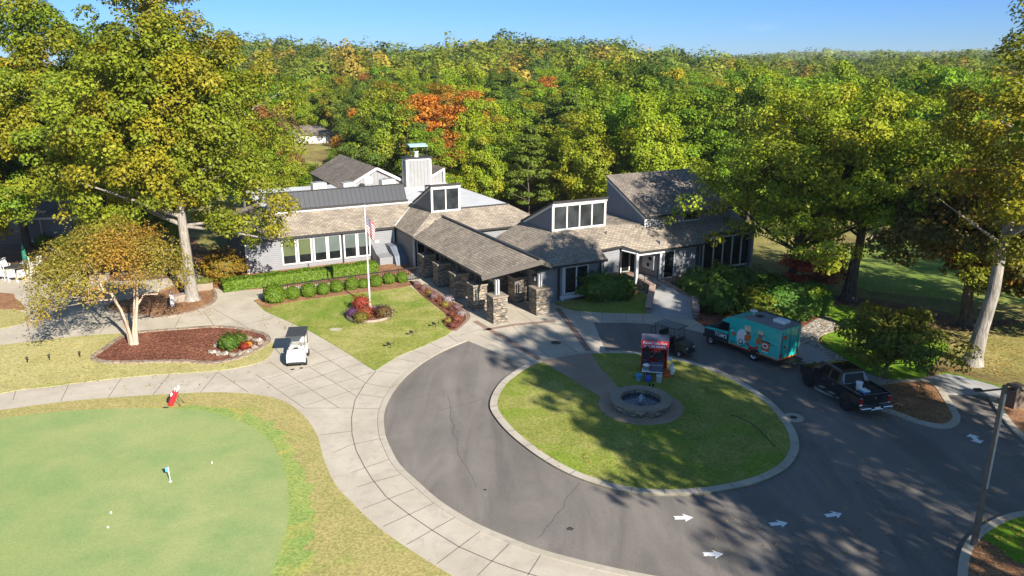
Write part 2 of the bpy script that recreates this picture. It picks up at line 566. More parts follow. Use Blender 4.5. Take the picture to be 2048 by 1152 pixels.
ground_mat('dark_mulch', [(0.035, 0.02, 0.015), (0.07, 0.042, 0.03), (0.15, 0.09, 0.06)], 0.4, 2.0, 13, bs=0.7, finew=0.6)
stone_mat('ledgestone', [(0.26, 0.22, 0.17), (0.18, 0.15, 0.115), (0.36, 0.31, 0.24), (0.15, 0.13, 0.11), (0.34, 0.27, 0.19), (0.26, 0.235, 0.2)], (0.06, 0.05, 0.04))
stone_mat('edging_stone', [(0.33, 0.25, 0.18), (0.26, 0.19, 0.14), (0.36, 0.27, 0.19), (0.3, 0.24, 0.19)], (0.17, 0.13, 0.095), 1.6, 5)
stone_mat('river_rock', [(0.5, 0.46, 0.38), (0.36, 0.31, 0.25), (0.62, 0.57, 0.48), (0.28, 0.24, 0.2)], (0.08, 0.065, 0.05), 5.0, 5.0)
concrete_mat('cap_stone', (0.25, 0.205, 0.155), (0.33, 0.275, 0.21), (0.19, 0.155, 0.12))
shingle('shingles', [(0.40, 0.345, 0.275), (0.27, 0.23, 0.185), (0.165, 0.14, 0.112)])
shingle('shingles_brown', [(0.26, 0.225, 0.19), (0.18, 0.155, 0.132), (0.11, 0.095, 0.08)])
clad('lap_siding', (0.235, 0.24, 0.25), 'v', 0.19, 0.022, 0.62, saw=False)
clad('lap_siding_shade', (0.22, 0.225, 0.23), 'v', 0.19, 0.022, 0.65)  # darker copy of lap_siding: shade of side walls put into the colour
clad('board_batten', (0.25, 0.25, 0.25), 'u', 0.42, 0.05, 0.62)
clad('board_batten_slate', (0.15, 0.175, 0.21), 'u', 0.42, 0.05, 0.55)
clad('seam_metal', (0.032, 0.035, 0.043), 'u', 0.47, 0.05, 0.42, rough=0.45)
plain('white_trim', (0.6, 0.595, 0.58), 0.55, var=0.06)
plain('dark_gutter', (0.028, 0.026, 0.025), 0.5)
plain('dark_timber', (0.045, 0.042, 0.04), 0.7)
plain('barge_board', (0.155, 0.135, 0.115), 0.8)
plain('membrane', (0.58, 0.58, 0.57), 0.6, var=0.1, scale=0.7)
plain('near_black', (0.015, 0.015, 0.016), 0.9)
glass_mat('dark_glass'); glass_mat('car_glass', (0.01, 0.011, 0.012), 0.12); glass_mat('clear_glass', (0.03, 0.034, 0.036), 0.03)
plain('blind_olive', (0.085, 0.105, 0.045), 0.4, var=0.15, scale=0.6, spec=0.3, coat=0.12)
plain('blind_grey', (0.095, 0.12, 0.105), 0.4, var=0.15, scale=0.6, spec=0.3, coat=0.12)
plain('copper_patina', (0.3, 0.47, 0.45), 0.6, var=0.2, scale=3)
plain('galvanised', (0.55, 0.56, 0.57), 0.4, 0.4)
plain('ac_white', (0.42, 0.42, 0.41), 0.5); plain('ac_grille', (0.25, 0.25, 0.24), 0.6)
plain('black_iron', (0.012, 0.012, 0.013), 0.45)
plain('pole_white', (0.7, 0.71, 0.72), 0.3, 0.2)
plain('black_paint', (0.006, 0.007, 0.009), 0.18, coat=1.0)
plain('black_plastic', (0.016, 0.016, 0.017), 0.55); plain('rubber', (0.014, 0.014, 0.014), 0.85)
plain('chrome', (0.65, 0.66, 0.68), 0.12, 1.0, var=0.03)
plain('rim_silver', (0.5, 0.51, 0.52), 0.3, 0.7)
plain('tail_red', (0.35, 0.015, 0.012), 0.2); plain('lamp_clear', (0.6, 0.6, 0.58), 0.15)
plain('teal_paint', (0.02, 0.5, 0.45), 0.25, coat=0.8, var=0.05); plain('charcoal_paint', (0.028, 0.036, 0.042), 0.25, coat=0.8)
plain('teal_stripe', (0.03, 0.5, 0.46), 0.3, var=0.04)
plain('art_orange', (0.62, 0.13, 0.035), 0.35, var=0.06); plain('art_cream', (0.72, 0.6, 0.35), 0.35, var=0.06)
plain('art_white', (0.74, 0.75, 0.74), 0.35, var=0.06); plain('art_red', (0.5, 0.05, 0.035), 0.35, var=0.06); plain('art_dark', (0.03, 0.035, 0.04), 0.35)
plain('art_skin', (0.3, 0.13, 0.06), 0.4)
plain('van_roof', (0.2, 0.2, 0.215), 0.5); plain('white_plastic', (0.72, 0.73, 0.74), 0.4, var=0.05)
plain('cart_white', (0.56, 0.57, 0.585), 0.25, var=0.04, coat=0.4); plain('cart_roof', (0.045, 0.047, 0.052), 0.65)
plain('cart_seat', (0.5, 0.49, 0.45), 0.6); plain('cart_black', (0.02, 0.021, 0.023), 0.35, coat=0.3)
plain('cart_red', (0.5, 0.014, 0.012), 0.35, coat=0.3); plain('bag_red', (0.6, 0.02, 0.03), 0.5)
plain('letter_white', (0.82, 0.82, 0.82), 0.5, var=0.03)
plain('steel', (0.5, 0.51, 0.53), 0.3, 0.85)
plain('cooler_grey', (0.085, 0.09, 0.13), 0.5); plain('jug_blue', (0.02, 0.09, 0.5), 0.35); plain('bucket_blue', (0.12, 0.42, 0.72), 0.45)
plain('skin', (0.28, 0.15, 0.09), 0.6, spec=0.3); plain('cloth_black', (0.014, 0.014, 0.016), 0.9); plain('cloth_orange', (0.75, 0.13, 0.012), 0.85)
plain('hair_dark', (0.015, 0.011, 0.009), 0.7); plain('denim', (0.035, 0.045, 0.075), 0.9)
plain('paint_arrow', (0.85, 0.85, 0.85), 0.7, var=0.04)
plain('pole_wood', (0.16, 0.13, 0.10), 0.9, var=0.25); plain('bin_brown', (0.13, 0.095, 0.07), 0.7)
plain('pumpkin', (0.75, 0.27, 0.02), 0.5); plain('umbrella_green', (0.01, 0.14, 0.09), 0.8)
plain('pink_granite', (0.35, 0.25, 0.2), 0.8)
plain('blue_tarp', (0.02, 0.1, 0.35), 0.5); plain('sign_blue', (0.1, 0.23, 0.4), 0.5)
plain('golf_white', (0.85, 0.85, 0.85), 0.3, var=0.02)
plain('flower_purple', (0.17, 0.035, 0.24), 0.8, var=0.3, scale=9); plain('flower_white', (0.6, 0.5, 0.6), 0.8, var=0.3, scale=9)
plain('garage_white', (0.72, 0.70, 0.66), 0.6)
leaf_mat('leaf_yellow', (0.36, 0.27, 0.018))
leaf_mat('leaf_orange', (0.42, 0.12, 0.012))
leaf_mat('leaf_rusty', (0.42, 0.17, 0.03))
leaf_mat('leaf_red', (0.4, 0.03, 0.02))
leaf_mat('leaf_hedge', (0.16, 0.2, 0.015), 0.12)
bark_mat('bark_grey', (0.17, 0.155, 0.14), (0.38, 0.35, 0.31))
bark_mat('bark_dark', (0.05, 0.042, 0.036), (0.15, 0.13, 0.115))
bark_mat('bark_tan', (0.42, 0.3, 0.22), (0.62, 0.5, 0.39), 0.5)


def flag_mat():
    m, nt, b, _ = new_mat('flag_cloth')
    uv = N(nt, 'UVMap'); uv.uv_map = 'cloth'
    sep = N(nt, 'SeparateXYZ'); L(nt, uv.outputs[0], sep.inputs[0])
    u, v = sep.outputs[0], sep.outputs[1]
    st = math_n(nt, 'GREATER_THAN', math_n(nt, 'FRACT', math_n(nt, 'MULTIPLY', v, 6.5)), 0.5)
    c = mixc(nt, st, (0.36, 0.008, 0.02), (0.6, 0.58, 0.57))
    can = math_n(nt, 'MULTIPLY', math_n(nt, 'LESS_THAN', u, 0.4), math_n(nt, 'GREATER_THAN', v, 0.4615))
    fu = math_n(nt, 'SUBTRACT', math_n(nt, 'FRACT', math_n(nt, 'MULTIPLY', u, 15.0)), 0.5)
    fv = math_n(nt, 'SUBTRACT', math_n(nt, 'FRACT', math_n(nt, 'MULTIPLY', v, 9.3)), 0.5)
    d = math_n(nt, 'ADD', math_n(nt, 'POWER', math_n(nt, 'ABSOLUTE', fu), 2.0), math_n(nt, 'POWER', math_n(nt, 'ABSOLUTE', fv), 2.0))
    star = math_n(nt, 'LESS_THAN', d, 0.07)
    cc = mixc(nt, star, (0.012, 0.018, 0.085), (0.6, 0.6, 0.6))
    L(nt, mixc(nt, can, c, cc), b.inputs['Base Color']); b.inputs['Roughness'].default_value = 0.85


flag_mat()


def water_mat():
    m, nt, b, _ = new_mat('pool_water')
    f = noise(nt, coords(nt), 6, 4, 0.6, 0.6)
    L(nt, ramp(nt, f, [(0.3, (0.012, 0.03, 0.05)), (0.7, (0.03, 0.06, 0.09))]), b.inputs['Base Color'])
    b.inputs['Roughness'].default_value = 0.06
    bump(nt, b, f, 0.5, 0.05)


water_mat()
M['clear_glass'].node_tree.nodes['Principled BSDF'].inputs['Specular IOR Level'].default_value = 0.25
M['car_glass'].node_tree.nodes['Principled BSDF'].inputs['Specular IOR Level'].default_value = 0.12
m, nt, b, _ = new_mat('water_spray')
b.inputs['Base Color'].default_value = (0.6, 0.7, 0.78, 1); b.inputs['Roughness'].default_value = 0.15
b.inputs['Transmission Weight'].default_value = 0.4
# ------------------------------------------------------------------ the setting: ground, drive, walks, lawns
def pp(pts, z): return [P3(x, y, z) for x, y in pts]


def struct(name, mb, mat, kind='structure'):
    o = mb.build(name, mat); o['kind'] = kind; return o


def patch(name, px, z, mat, smooth=0, depth=0.12, world=None, kind='structure', rag=0.0):
    pts = pp(px, z) if world is None else [Vector((x, y, z)) for x, y in world]
    if smooth: pts = spline(pts, smooth)
    if rag:
        pts = spline(pts, 3); rr = random.Random(len(px)); w = [rr.gauss(0, rag) for _ in pts]; w = [(w[i - 1] + 2 * w[i] + w[(i + 1) % len(w)]) / 3 for i in range(len(w))]
        pts = [Vector((p.x + k * .8, p.y + k * .6, p.z)) for p, k in zip(pts, w)]
    return struct(name, MB().prism(pts, depth), mat, kind)


def relief(x, y):
    """land form: level by the club, a dip behind it, then a long wooded rise"""
    d = math.hypot(x, y * 1.0)
    def st(a, b, t):
        t = min(1, max(0, (t - a) / (b - a))); return t * t * (3 - 2 * t)
    z = -3.5 * st(88, 115, y + 0.25 * x * (x < 0)) * (1 - st(115, 190, y)) if y > 80 else 0.0
    z += 10.0 * st(150, 430, y) * (1 - 0.8 * st(0.02, 0.33, x / max(y, 1)))
    z += 1.6 * math.sin(x * 0.033 + 1) * st(150, 300, y)
    z += 34 * st(700, 2200, y) * st(0.15, 0.4, x / max(y, 1))
    return z


def make_ground():
    ys = list(np.linspace(-60, 80, 8)) + list(np.linspace(84, 200, 30)) + list(np.linspace(210, 520, 32)) + list(np.linspace(560, 2600, 26))
    mb = MB(); nx = 41
    for y in ys:
        w = 120 + 0.95 * max(y, 0)
        for i in range(nx):
            x = -w + 2 * w * i / (nx - 1)
            mb.v.append((x, y, relief(x, y)))
    for j in range(len(ys) - 1):
        for i in range(nx - 1):
            a = j * nx + i
            mb.f.append((a, a + 1, a + nx + 1, a + nx)); mb.m.append(0); mb.sm.append(True)
    struct('ground', mb, M['ground'])


make_ground()

# drive
DRIVE_PX = [(925, 660), (1190, 630), (1420, 650), (1600, 690), (1700, 735), (1830, 775), (1960, 770), (2120, 800), (2500, 900), (2700, 1330), (700, 1330), (690, 900), (740, 760), (800, 700)]
patch('driveway', DRIVE_PX, 0.012, M['asphalt'], depth=0.1)

# concrete walks and forecourt as one pour
E1 = [(935, 681), (880, 705), (830, 737), (793, 775), (770, 820), (770, 865), (783, 900), (802, 932), (837, 965), (876, 999), (915, 1025), (959, 1050), (1017, 1075), (1066, 1094), (1127, 1112), (1200, 1130), (1290, 1149), (1400, 1168), (1560, 1190)]
E1w = spline(pp(E1, 0.07), 5, False)
front = [(1050, 729), (1082, 721), (1182, 705), (1212, 704), (1187, 644), (1250, 644), (1310, 648), (1370, 656), (1415, 667), (1450, 683), (1470, 690), (1480, 680), (1440, 662), (1390, 640), (1300, 560), (1120, 540), (870, 520), (700, 545), (500, 555), (380, 525), (200, 505), (-260, 480), (-420, 700), (-420, 1330), (900, 1330), (1560, 1260)]
struct('walkway', MB().prism([Vector(p) for p in E1w][::-1] + pp(front, 0.07), 0.11), M['concrete'])
ribbon(E1w, -0.32, 0.0, 0.10, 0.09, 'kerb', M['kerb_concrete'])
side_k = spline(pp([(1187, 644), (1250, 644), (1310, 648), (1370, 656), (1415, 667), (1450, 683)], 0.07), 4, False)
ribbon(side_k, 0.0, 0.18, 0.09, 0.08, 'kerb', M['kerb_concrete'])


def line(name, pts, w, z, mat, th=0.006):
    ps = pp(pts, z)
    ribbon(ps, -w / 2, w / 2, z, th, name, mat)


JOINTS = [[(715, 974), (745, 964), (801, 949)], [(726, 1017), (829, 978)], [(766, 1053), (866, 1007)], [(813, 1089), (911, 1034)], [(874, 1127), (961, 1062)], [(955, 1151), (1019, 1087)], [(1055, 1151), (1082, 1109)], [(703, 945), (780, 918)], [(668, 905), (700, 890), (770, 875)], [(702, 816), (764, 818)], [(718, 788), (772, 796)], [(733, 767), (785, 776)], [(757, 742), (800, 748)], [(790, 716), (832, 724)], [(825, 701), (862, 711)], [(860, 686), (890, 699)], [(893, 668), (915, 684)],
          [(538, 723), (678, 816)], [(512, 749), (608, 816)], [(621, 696), (731, 766)], [(616, 732), (712, 792)], [(622, 732), (700, 709)], [(535, 758), (655, 722)], [(558, 777), (727, 725)], [(582, 793), (745, 745)], [(610, 811), (730, 772)], [(621, 707), (675, 695)], [(608, 816), (702, 816)], [(640, 870), (703, 862)],
          [(32, 780), (26, 800)], [(140, 764), (121, 803)], [(244, 754), (215, 797)], [(338, 750), (305, 790)], [(435, 744), (400, 786)], [(436, 744), (497, 785)], [(52, 639), (62, 680)], [(110, 620), (141, 672)], [(215, 642), (199, 667)], [(362, 630), (345, 664)], [(407, 622), (431, 655)], [(425, 616), (525, 672), (545, 690)], [(487, 649), (565, 632)], [(540, 680), (620, 660)],
          [(1007, 637), (1100, 715)], [(1035, 622), (1155, 705)], [(1158, 622), (1164, 642)], [(1203, 625), (1207, 642)], [(1252, 627), (1252, 644)], [(1286, 630), (1286, 648)], [(1326, 632), (1323, 650)], [(1356, 636), (1354, 655)], [(1396, 648), (1380, 658)], [(960, 670), (1060, 716)], [(920, 670), (1000, 648)], [(1346, 590), (1342, 632)]]
for j in JOINTS: line('joint', j, 0.035, 0.074, M['joint'])
mid = [(932, 672), (890, 686), (840, 712), (795, 745), (765, 780), (752, 815)]
line('joint', [(752, 742), (728, 770), (710, 800), (703, 835), (704, 868), (712, 900), (728, 932), (745, 959), (773, 994), (817, 1028), (864, 1060), (917, 1093), (981, 1121), (1034, 1140), (1100, 1160)], 0.05, 0.074, M['joint'])
for b in ([(950, 642), (1015, 680), (1082, 720)], [(1115, 616), (1145, 656), (1178, 702)], [(967, 660), (1030, 649), (1110, 642)]):
    line('brick_band', b, 0.42, 0.078, M['brick_paver'], 0.006)
line('brick_band', [(45, 608), (100, 591), (152, 574)], 0.55, 0.078, M['brick_paver'], 0.006)

# putting green side
FR = [(-260, 850), (0, 820), (80, 809), (160, 800), (300, 790), (400, 785), (460, 785), (520, 790), (570, 803), (608, 832), (634, 870), (648, 920), (672, 970), (705, 1005), (740, 1040), (780, 1072), (840, 1112), (905, 1152), (985, 1200), (1000, 1330), (-420, 1330)]
patch('fringe', FR, 0.088, M['fringe'], smooth=4)
FR2 = [(-260, 870), (0, 842), (160, 826), (300, 815), (420, 812), (480, 820), (530, 840), (570, 872), (592, 910), (612, 960), (625, 1020), (625, 1080), (610, 1152), (570, 1330), (-420, 1330)]
patch('green_collar', FR2, 0.094, M['fringe_green'], smooth=4, rag=0.22)
PG = [(-260, 880), (-60, 845), (60, 829), (160, 820), (300, 816), (400, 820), (470, 838), (520, 864), (552, 900), (570, 945), (577, 985), (576, 1040), (562, 1100), (540, 1152), (470, 1330), (-420, 1330)]
patch('putting_green', PG, 0.10, M['putting_turf'], smooth=5)

# lawns west of the drive
patch('lawn', [(-260, 860), (-260, 715), (0, 690), (100, 678), (200, 669), (258, 666), (300, 664), (400, 655), (480, 659), (527, 670), (541, 680), (548, 694), (542, 708), (524, 723), (470, 736), (400, 744), (300, 750), (200, 760), (100, 773), (0, 787)], 0.09, M['dry_lawn'], smooth=3)
BEDW = [(191, 713), (205, 703), (255, 671), (300, 664), (380, 658), (430, 655), (480, 659), (520, 668), (533, 679), (524, 690), (500, 703), (480, 713), (430, 724), (370, 721), (300, 722), (225, 723), (200, 720)]
bw = spline(pp(BEDW, 0.13), 4)
struct('mulch_bed', MB().prism(bw, 0.12), M['mulch'])
ribbon(bw, -0.02, 0.3, 0.20, 0.2, 'stone_edging', M['edging_stone'], closed=True)
patch('lawn', [(-260, 700), (-260, 610), (0, 618), (40, 622), (55, 630), (54, 640), (40, 648), (0, 657), (-60, 665)], 0.09, M['dry_lawn'], smooth=3)
patch('mulch_bed', [(-260, 595), (0, 585), (30, 596), (46, 610), (48, 619), (0, 618), (-260, 612)], 0.10, M['straw'], smooth=3)
BEDT = [(215, 612), (255, 600), (330, 580), (372, 566), (412, 572), (428, 588), (424, 603), (405, 614), (375, 624), (345, 631), (310, 633), (270, 628), (232, 622)]
bt = spline(pp(BEDT, 0.12), 4)
struct('mulch_bed', MB().prism(bt, 0.12), M['straw'])
ribbon(bt, -0.02, 0.24, 0.19, 0.2, 'stone_edging', M['edging_stone'], closed=True)
patch('mulch_bed', [(420, 575), (405, 545), (330, 520), (430, 500), (500, 520), (800, 500), (830, 545), (760, 556), (560, 574), (500, 579), (470, 577)], 0.10, M['straw'], smooth=2)
patch('flag_lawn', [(513, 606), (530, 622), (570, 640), (620, 662), (665, 688), (700, 709), (728, 728), (750, 741), (770, 728), (800, 710), (850, 690), (890, 672), (905, 661), (890, 652), (884, 640), (893, 630), (820, 572), (780, 574), (700, 585), (600, 598), (545, 607)], 0.092, M['flag_lawn'], smooth=1)
patch('mulch_bed', [(512, 604), (516, 598), (600, 588), (700, 575), (815, 561), (824, 570), (780, 578), (700, 588), (600, 601), (548, 612), (534, 617)], 0.11, M['straw'], smooth=2)
PORT_BED = [(818, 562), (838, 566), (868, 582), (898, 600), (916, 608), (930, 624), (932, 637), (920, 651), (905, 660), (890, 652), (884, 640), (893, 630), (870, 610), (842, 588)]
patch('mulch_bed', PORT_BED, 0.11, M['mulch'], smooth=3)
ribbon(spline(pp([(850, 567), (898, 595), (920, 605), (936, 622), (938, 638), (912, 661)], 0.1), 3, False), -0.2, 0.05, 0.10, 0.09, 'brick_band', M['brick_paver'])

# island in the turning circle
ISL = [(980, 815), (985, 790), (1000, 767), (1020, 750), (1050, 731), (1085, 719), (1130, 710), (1182, 704), (1215, 703), (1255, 704), (1320, 710), (1400, 729), (1470, 757), (1540, 802), (1583, 850), (1598, 888), (1591, 917), (1570, 940), (1530, 961), (1470, 978), (1400, 988), (1330, 991), (1262, 986), (1200, 972), (1140, 950), (1090, 923), (1050, 895), (1015, 865), (992, 838)]
iw = spline(pp(ISL, 0.05), 4)
struct('island', MB().prism([Vector((p.x, p.y, 0.10)) for p in iw], 0.12), M['island_lawn'])
ribbon(iw, -0.42, 0.0, 0.112, 0.12, 'kerb', M['kerb_concrete'], closed=True)
for i in range(0, len(iw), 4):
    a = iw[i]; b = offset(iw, -0.42)[i]
    ribbon([Vector((a.x, a.y, 0)), Vector((b.x, b.y, 0))], -0.015, 0.015, 0.116, 0.005, 'joint', M['joint'])
patch('island_path', [(1082, 721), (1130, 712), (1181, 705), (1200, 735), (1240, 779), (1262, 800), (1215, 815), (1196, 790), (1150, 762)], 0.118, M['aggregate'], depth=0.05)
FC = G(1281, 812, 0.1)
struct('fountain_apron', MB().lathe([(2.36, 0.0), (2.36, 0.125)], 48, (FC[0], FC[1], 0)), M['aggregate'])

# east side: walk, parking bay, beds, lawn
patch('lush_lawn', [(1640, 622), (1660, 612), (1700, 613), (1760, 630), (1830, 660), (1900, 690), (1960, 715), (2060, 740), (2160, 770), (2160, 805), (2050, 792), (1990, 770), (1925, 752), (1888, 745), (1850, 752), (1790, 757), (1722, 738), (1690, 715), (1660, 694), (1642, 678), (1655, 668), (1690, 655), (1668, 640)], 0.09, M['lush_lawn'], smooth=2)
patch('grass_verge', [(1850, 752), (1900, 690), (1960, 660), (2060, 640), (2200, 700), (2200, 800), (2060, 790), (1990, 768), (1925, 750), (1890, 744)], 0.097, M['ground'], smooth=1)
patch('rock_bed', [(1570, 680), (1590, 664), (1625, 642), (1650, 632), (1663, 638), (1676, 655), (1650, 666), (1636, 676), (1642, 690), (1675, 708), (1715, 735), (1690, 735), (1650, 706), (1620, 690)], 0.10, M['river_rock'], smooth=2)
patch('mulch_bed', [(1520, 690), (1420, 660), (1390, 640), (1385, 605), (1500, 575), (1600, 600), (1650, 625), (1630, 640), (1594, 658), (1574, 678)], 0.095, M['mulch'], smooth=1)
patch('walkway', [(1540, 690), (1580, 690), (1612, 687), (1640, 692), (1668, 708), (1700, 733), (1750, 752), (1800, 762), (1850, 755), (1890, 747), (1925, 753), (1990, 771), (2050, 793), (2160, 825), (2160, 880), (2060, 840), (2000, 800), (1990, 793), (1960, 788), (1885, 787), (1860, 772), (1800, 772), (1740, 778), (1690, 775), (1655, 757), (1600, 715)], 0.075, M['concrete_grey'], smooth=1)
BEDI = [(1640, 770), (1690, 772), (1750, 771), (1800, 765), (1845, 763), (1868, 772), (1884, 795), (1898, 818), (1905, 834), (1896, 845), (1876, 848), (1840, 840), (1790, 822), (1755, 812), (1700, 797), (1660, 783)]
bi = spline(pp(BEDI, 0.1), 3)
struct('mulch_bed', MB().prism(bi, 0.1), M['straw'])
ribbon(bi, 0.0, 0.38, 0.125, 0.12, 'kerb', M['kerb_concrete'], closed=True)
BEDE = [(1988, 794), (2002, 818), (2022, 846), (2060, 880), (2180, 960), (2300, 900), (2120, 800), (2050, 800)]
be = spline(pp(BEDE, 0.1), 2)
struct('mulch_bed', MB().prism(be, 0.1), M['straw'])
ribbon(spline(pp([(1984, 792), (2000, 818), (2022, 848), (2060, 882), (2180, 965)], 0.1), 3, False), -0.2, 0.16, 0.12, 0.12, 'kerb', M['kerb_concrete'])
BEDS = [(2200, 990), (2060, 1019), (2010, 1030), (1968, 1050), (1935, 1078), (1920, 1110), (1915, 1150), (1912, 1230), (1930, 1330), (2400, 1330)]
bs_ = spline(pp(BEDS, 0.1), 2)
struct('mulch_bed', MB().prism(bs_, 0.1), M['straw'])
ribbon(spline(pp(BEDS[:9], 0.1), 3, False), 0.0, 0.34, 0.125, 0.12, 'kerb', M['kerb_concrete'])
patch('lush_lawn', [(1968, 1062), (1985, 1045), (2010, 1034), (2060, 1030), (2150, 1020), (2200, 1130), (2060, 1130), (2020, 1115), (1990, 1090), (1966, 1078)], 0.106, M['lush_lawn'], smooth=2)
patch('fairway', [(1650, 545), (1690, 505), (1745, 482), (1800, 470), (1860, 466), (1900, 474), (2000, 515), (2090, 540), (2120, 600), (1960, 606), (1850, 592), (1740, 582)], 0.012, M['fairway'], smooth=2, depth=0.06)
patch('cart_path', [(1740, 478), (1800, 462), (1860, 460), (1960, 478), (1960, 472), (1862, 454), (1800, 456), (1735, 473)], 0.016, M['concrete'], smooth=1, depth=0.06)
patch('leaf_litter', [(1560, 590), (1640, 588), (1760, 600), (1880, 622), (1960, 640), (2060, 640), (2060, 660), (1960, 664), (1900, 660), (1800, 650), (1740, 622), (1680, 608), (1640, 615)], 0.014, M['leaf_litter'], smooth=2, depth=0.06)
patch('leaf_litter', [(-320, 600), (0, 540), (90, 545), (200, 560), (300, 560), (370, 545), (400, 500), (300, 455), (-320, 440)], 0.085, M['leaf_litter'], smooth=2, depth=0.06)
patch('walkway', [(-300, 640), (-260, 540), (0, 536), (120, 545), (210, 560), (330, 575), (240, 605), (150, 640), (60, 640), (40, 605), (0, 590)], 0.092, M['concrete'], smooth=1, depth=0.05)
# entry ramp climbing to the door
rp = [P3(1300, 629, 0.08), P3(1388, 641, 0.08), P3(1384, 590, 0.45), P3(1340, 568, 0.6), P3(1310, 555, 0.65), P3(1282, 548, 0.65), P3(1258, 556, 0.62), P3(1309, 577, 0.5)]
struct('entry_ramp', MB().prism(rp, zb=-0.05), M['concrete_grey'])
patch('entry_terrace', [(1235, 566), (1258, 556), (1309, 577), (1330, 566), (1420, 556), (1420, 520), (1245, 520)], 0.58, M['brick_paver'], depth=0.6)
# shaded lawn and bed sloping up to the east wing
patch('shade_lawn', [(1108, 606), (1125, 614), (1150, 621), (1210, 625), (1301, 627), (1303, 600), (1285, 585), (1240, 575), (1180, 580), (1120, 590)], 0.1, M['island_lawn'], smooth=1)
mbk = MB().prism([P3(1090, 606, 0.14), P3(1125, 600, 0.14), P3(1200, 596, 0.14), P3(1240, 592, 0.2), P3(1275, 583, 0.3), P3(1262, 566, 0.5), P3(1200, 572, 0.5), P3(1110, 588, 0.45), P3(1088, 592, 0.3)], zb=-0.05)
struct('mulch_bed', mbk, M['dark_mulch'])

# wear on the drive
rnd = random.Random(3)
for a, b, n in (((1160, 965), (1075, 1078), 12), ((895, 790), (915, 905), 9), ((915, 905), (952, 975), 9), ((1462, 1022), (1610, 1152), 14), ((880, 820), (960, 800), 6)):
    pts = []
    for i in range(n + 1):
        t = i / n
        pts.append((a[0] + (b[0] - a[0]) * t + rnd.uniform(-5, 5) * (0 < i < n), a[1] + (b[1] - a[1]) * t + rnd.uniform(-2, 2)))
    line('road_crack', pts, 0.016, 0.017, M['crack'], 0.004)
for (x, y, r) in ((1140, 1058, 0.16), (970, 980, 0.1), (585, 741, 0.16), (603, 738, 0.13)):
    g = G(x, y); zz = 0.078 if x < 700 else 0.017
    poly = [Vector((g[0] + r * rnd.uniform(0.5, 1.2) * math.cos(t), g[1] + r * rnd.uniform(0.5, 1.2) * math.sin(t), zz)) for t in np.linspace(0, 6.28, 12)[:-1]]
    struct('stain', MB().prism(poly, 0.004), M['oil_stain'])
for (x, y, rx, ry) in ((672, 661, 0.45, 0.3),):
    g = G(x, y)
    struct('bare_patch', MB().prism([Vector((g[0] + rx * math.cos(t), g[1] + ry * math.sin(t), 0.097)) for t in np.linspace(0, 6.28, 18)[:-1]], 0.01), M['concrete'])
# ------------------------------------------------------------------ trees and planting
def fast_mesh(name, V, Fq, mat, tint=None, normals_up=None):
    """V (n,3), Fq (m,4) quads"""
    me = bpy.data.meshes.new(name)
    n, m = len(V), len(Fq)
    me.vertices.add(n); me.vertices.foreach_set('co', np.asarray(V, np.float32).ravel())
    me.loops.add(m * 4); me.loops.foreach_set('vertex_index', np.asarray(Fq, np.int32).ravel())
    me.polygons.add(m)
    me.polygons.foreach_set('loop_start', np.arange(0, m * 4, 4, dtype=np.int32))
    if tint is not None:
        at = me.attributes.new('tint', 'FLOAT_COLOR', 'POINT')
        at.data.foreach_set('color', np.asarray(tint, np.float32).ravel())
    me.materials.append(mat)
    me.update(calc_edges=True)
    return me


def unit(a): return a / np.maximum(1e-9, np.linalg.norm(a, axis=-1, keepdims=True))


def leaves(rng, P, Nrm, size, tint):
    """kite-shaped leaf sprays: one bent quad per leaf at P facing Nrm"""
    n = len(P)
    ref = rng.normal(size=(n, 3))
    t = unit(np.cross(Nrm, ref)); b = np.cross(Nrm, t)
    s = (size * rng.uniform(0.6, 1.4, n))[:, None]
    w = s * rng.uniform(0.55, 0.9, (n, 1))
    bend = Nrm * s * rng.uniform(-0.25, 0.25, (n, 1))
    V = np.stack([P - t * s * 0.6, P - b * w * 0.55 + bend, P + t * s * 0.6, P + b * w * 0.55 + bend], 1).reshape(-1, 3)
    F = np.arange(n * 4).reshape(n, 4)
    T = np.repeat(tint, 4, 0)
    return V, F, T


def lobed(rng, k=5, amp=0.22):
    d = unit(rng.normal(size=(k, 3))); a = rng.uniform(0.4, 1, k) * amp; f = rng.uniform(1.5, 4, k); ph = rng.uniform(0, 6.28, k)
    def fn(q):
        return 1 + sum(a[i] * np.sin(f[i] * 2 * (q @ d[i]) + ph[i]) for i in range(k))
    return fn


def crown_tips(rng, n, H, Rr, zb, surf=0.38, flat=0.0, top=1.0):
    q = unit(rng.normal(size=(n, 3)))
    fn = lobed(rng)
    r = fn(q) * rng.uniform(0, 1, n) ** surf
    zc, az = zb + (H - zb) * 0.46, (H - zb) / 2
    P = q * r[:, None] * np.array([Rr, Rr, az])
    up = P[:, 2] > 0
    P[up, 2] *= 1.08 * top
    P[~up, 2] *= 0.92
    # narrower toward the top
    k = np.clip((P[:, 2] / az + 1) / 2, 0, 1)
    P[:, :2] *= (1.12 - 0.42 * k ** 1.6)[:, None]
    P[:, 2] += zc
    P[:, 2] = np.where(P[:, 2] > H - .6, H - .6 - (P[:, 2] - H + .6) * .4, P[:, 2])
    return P


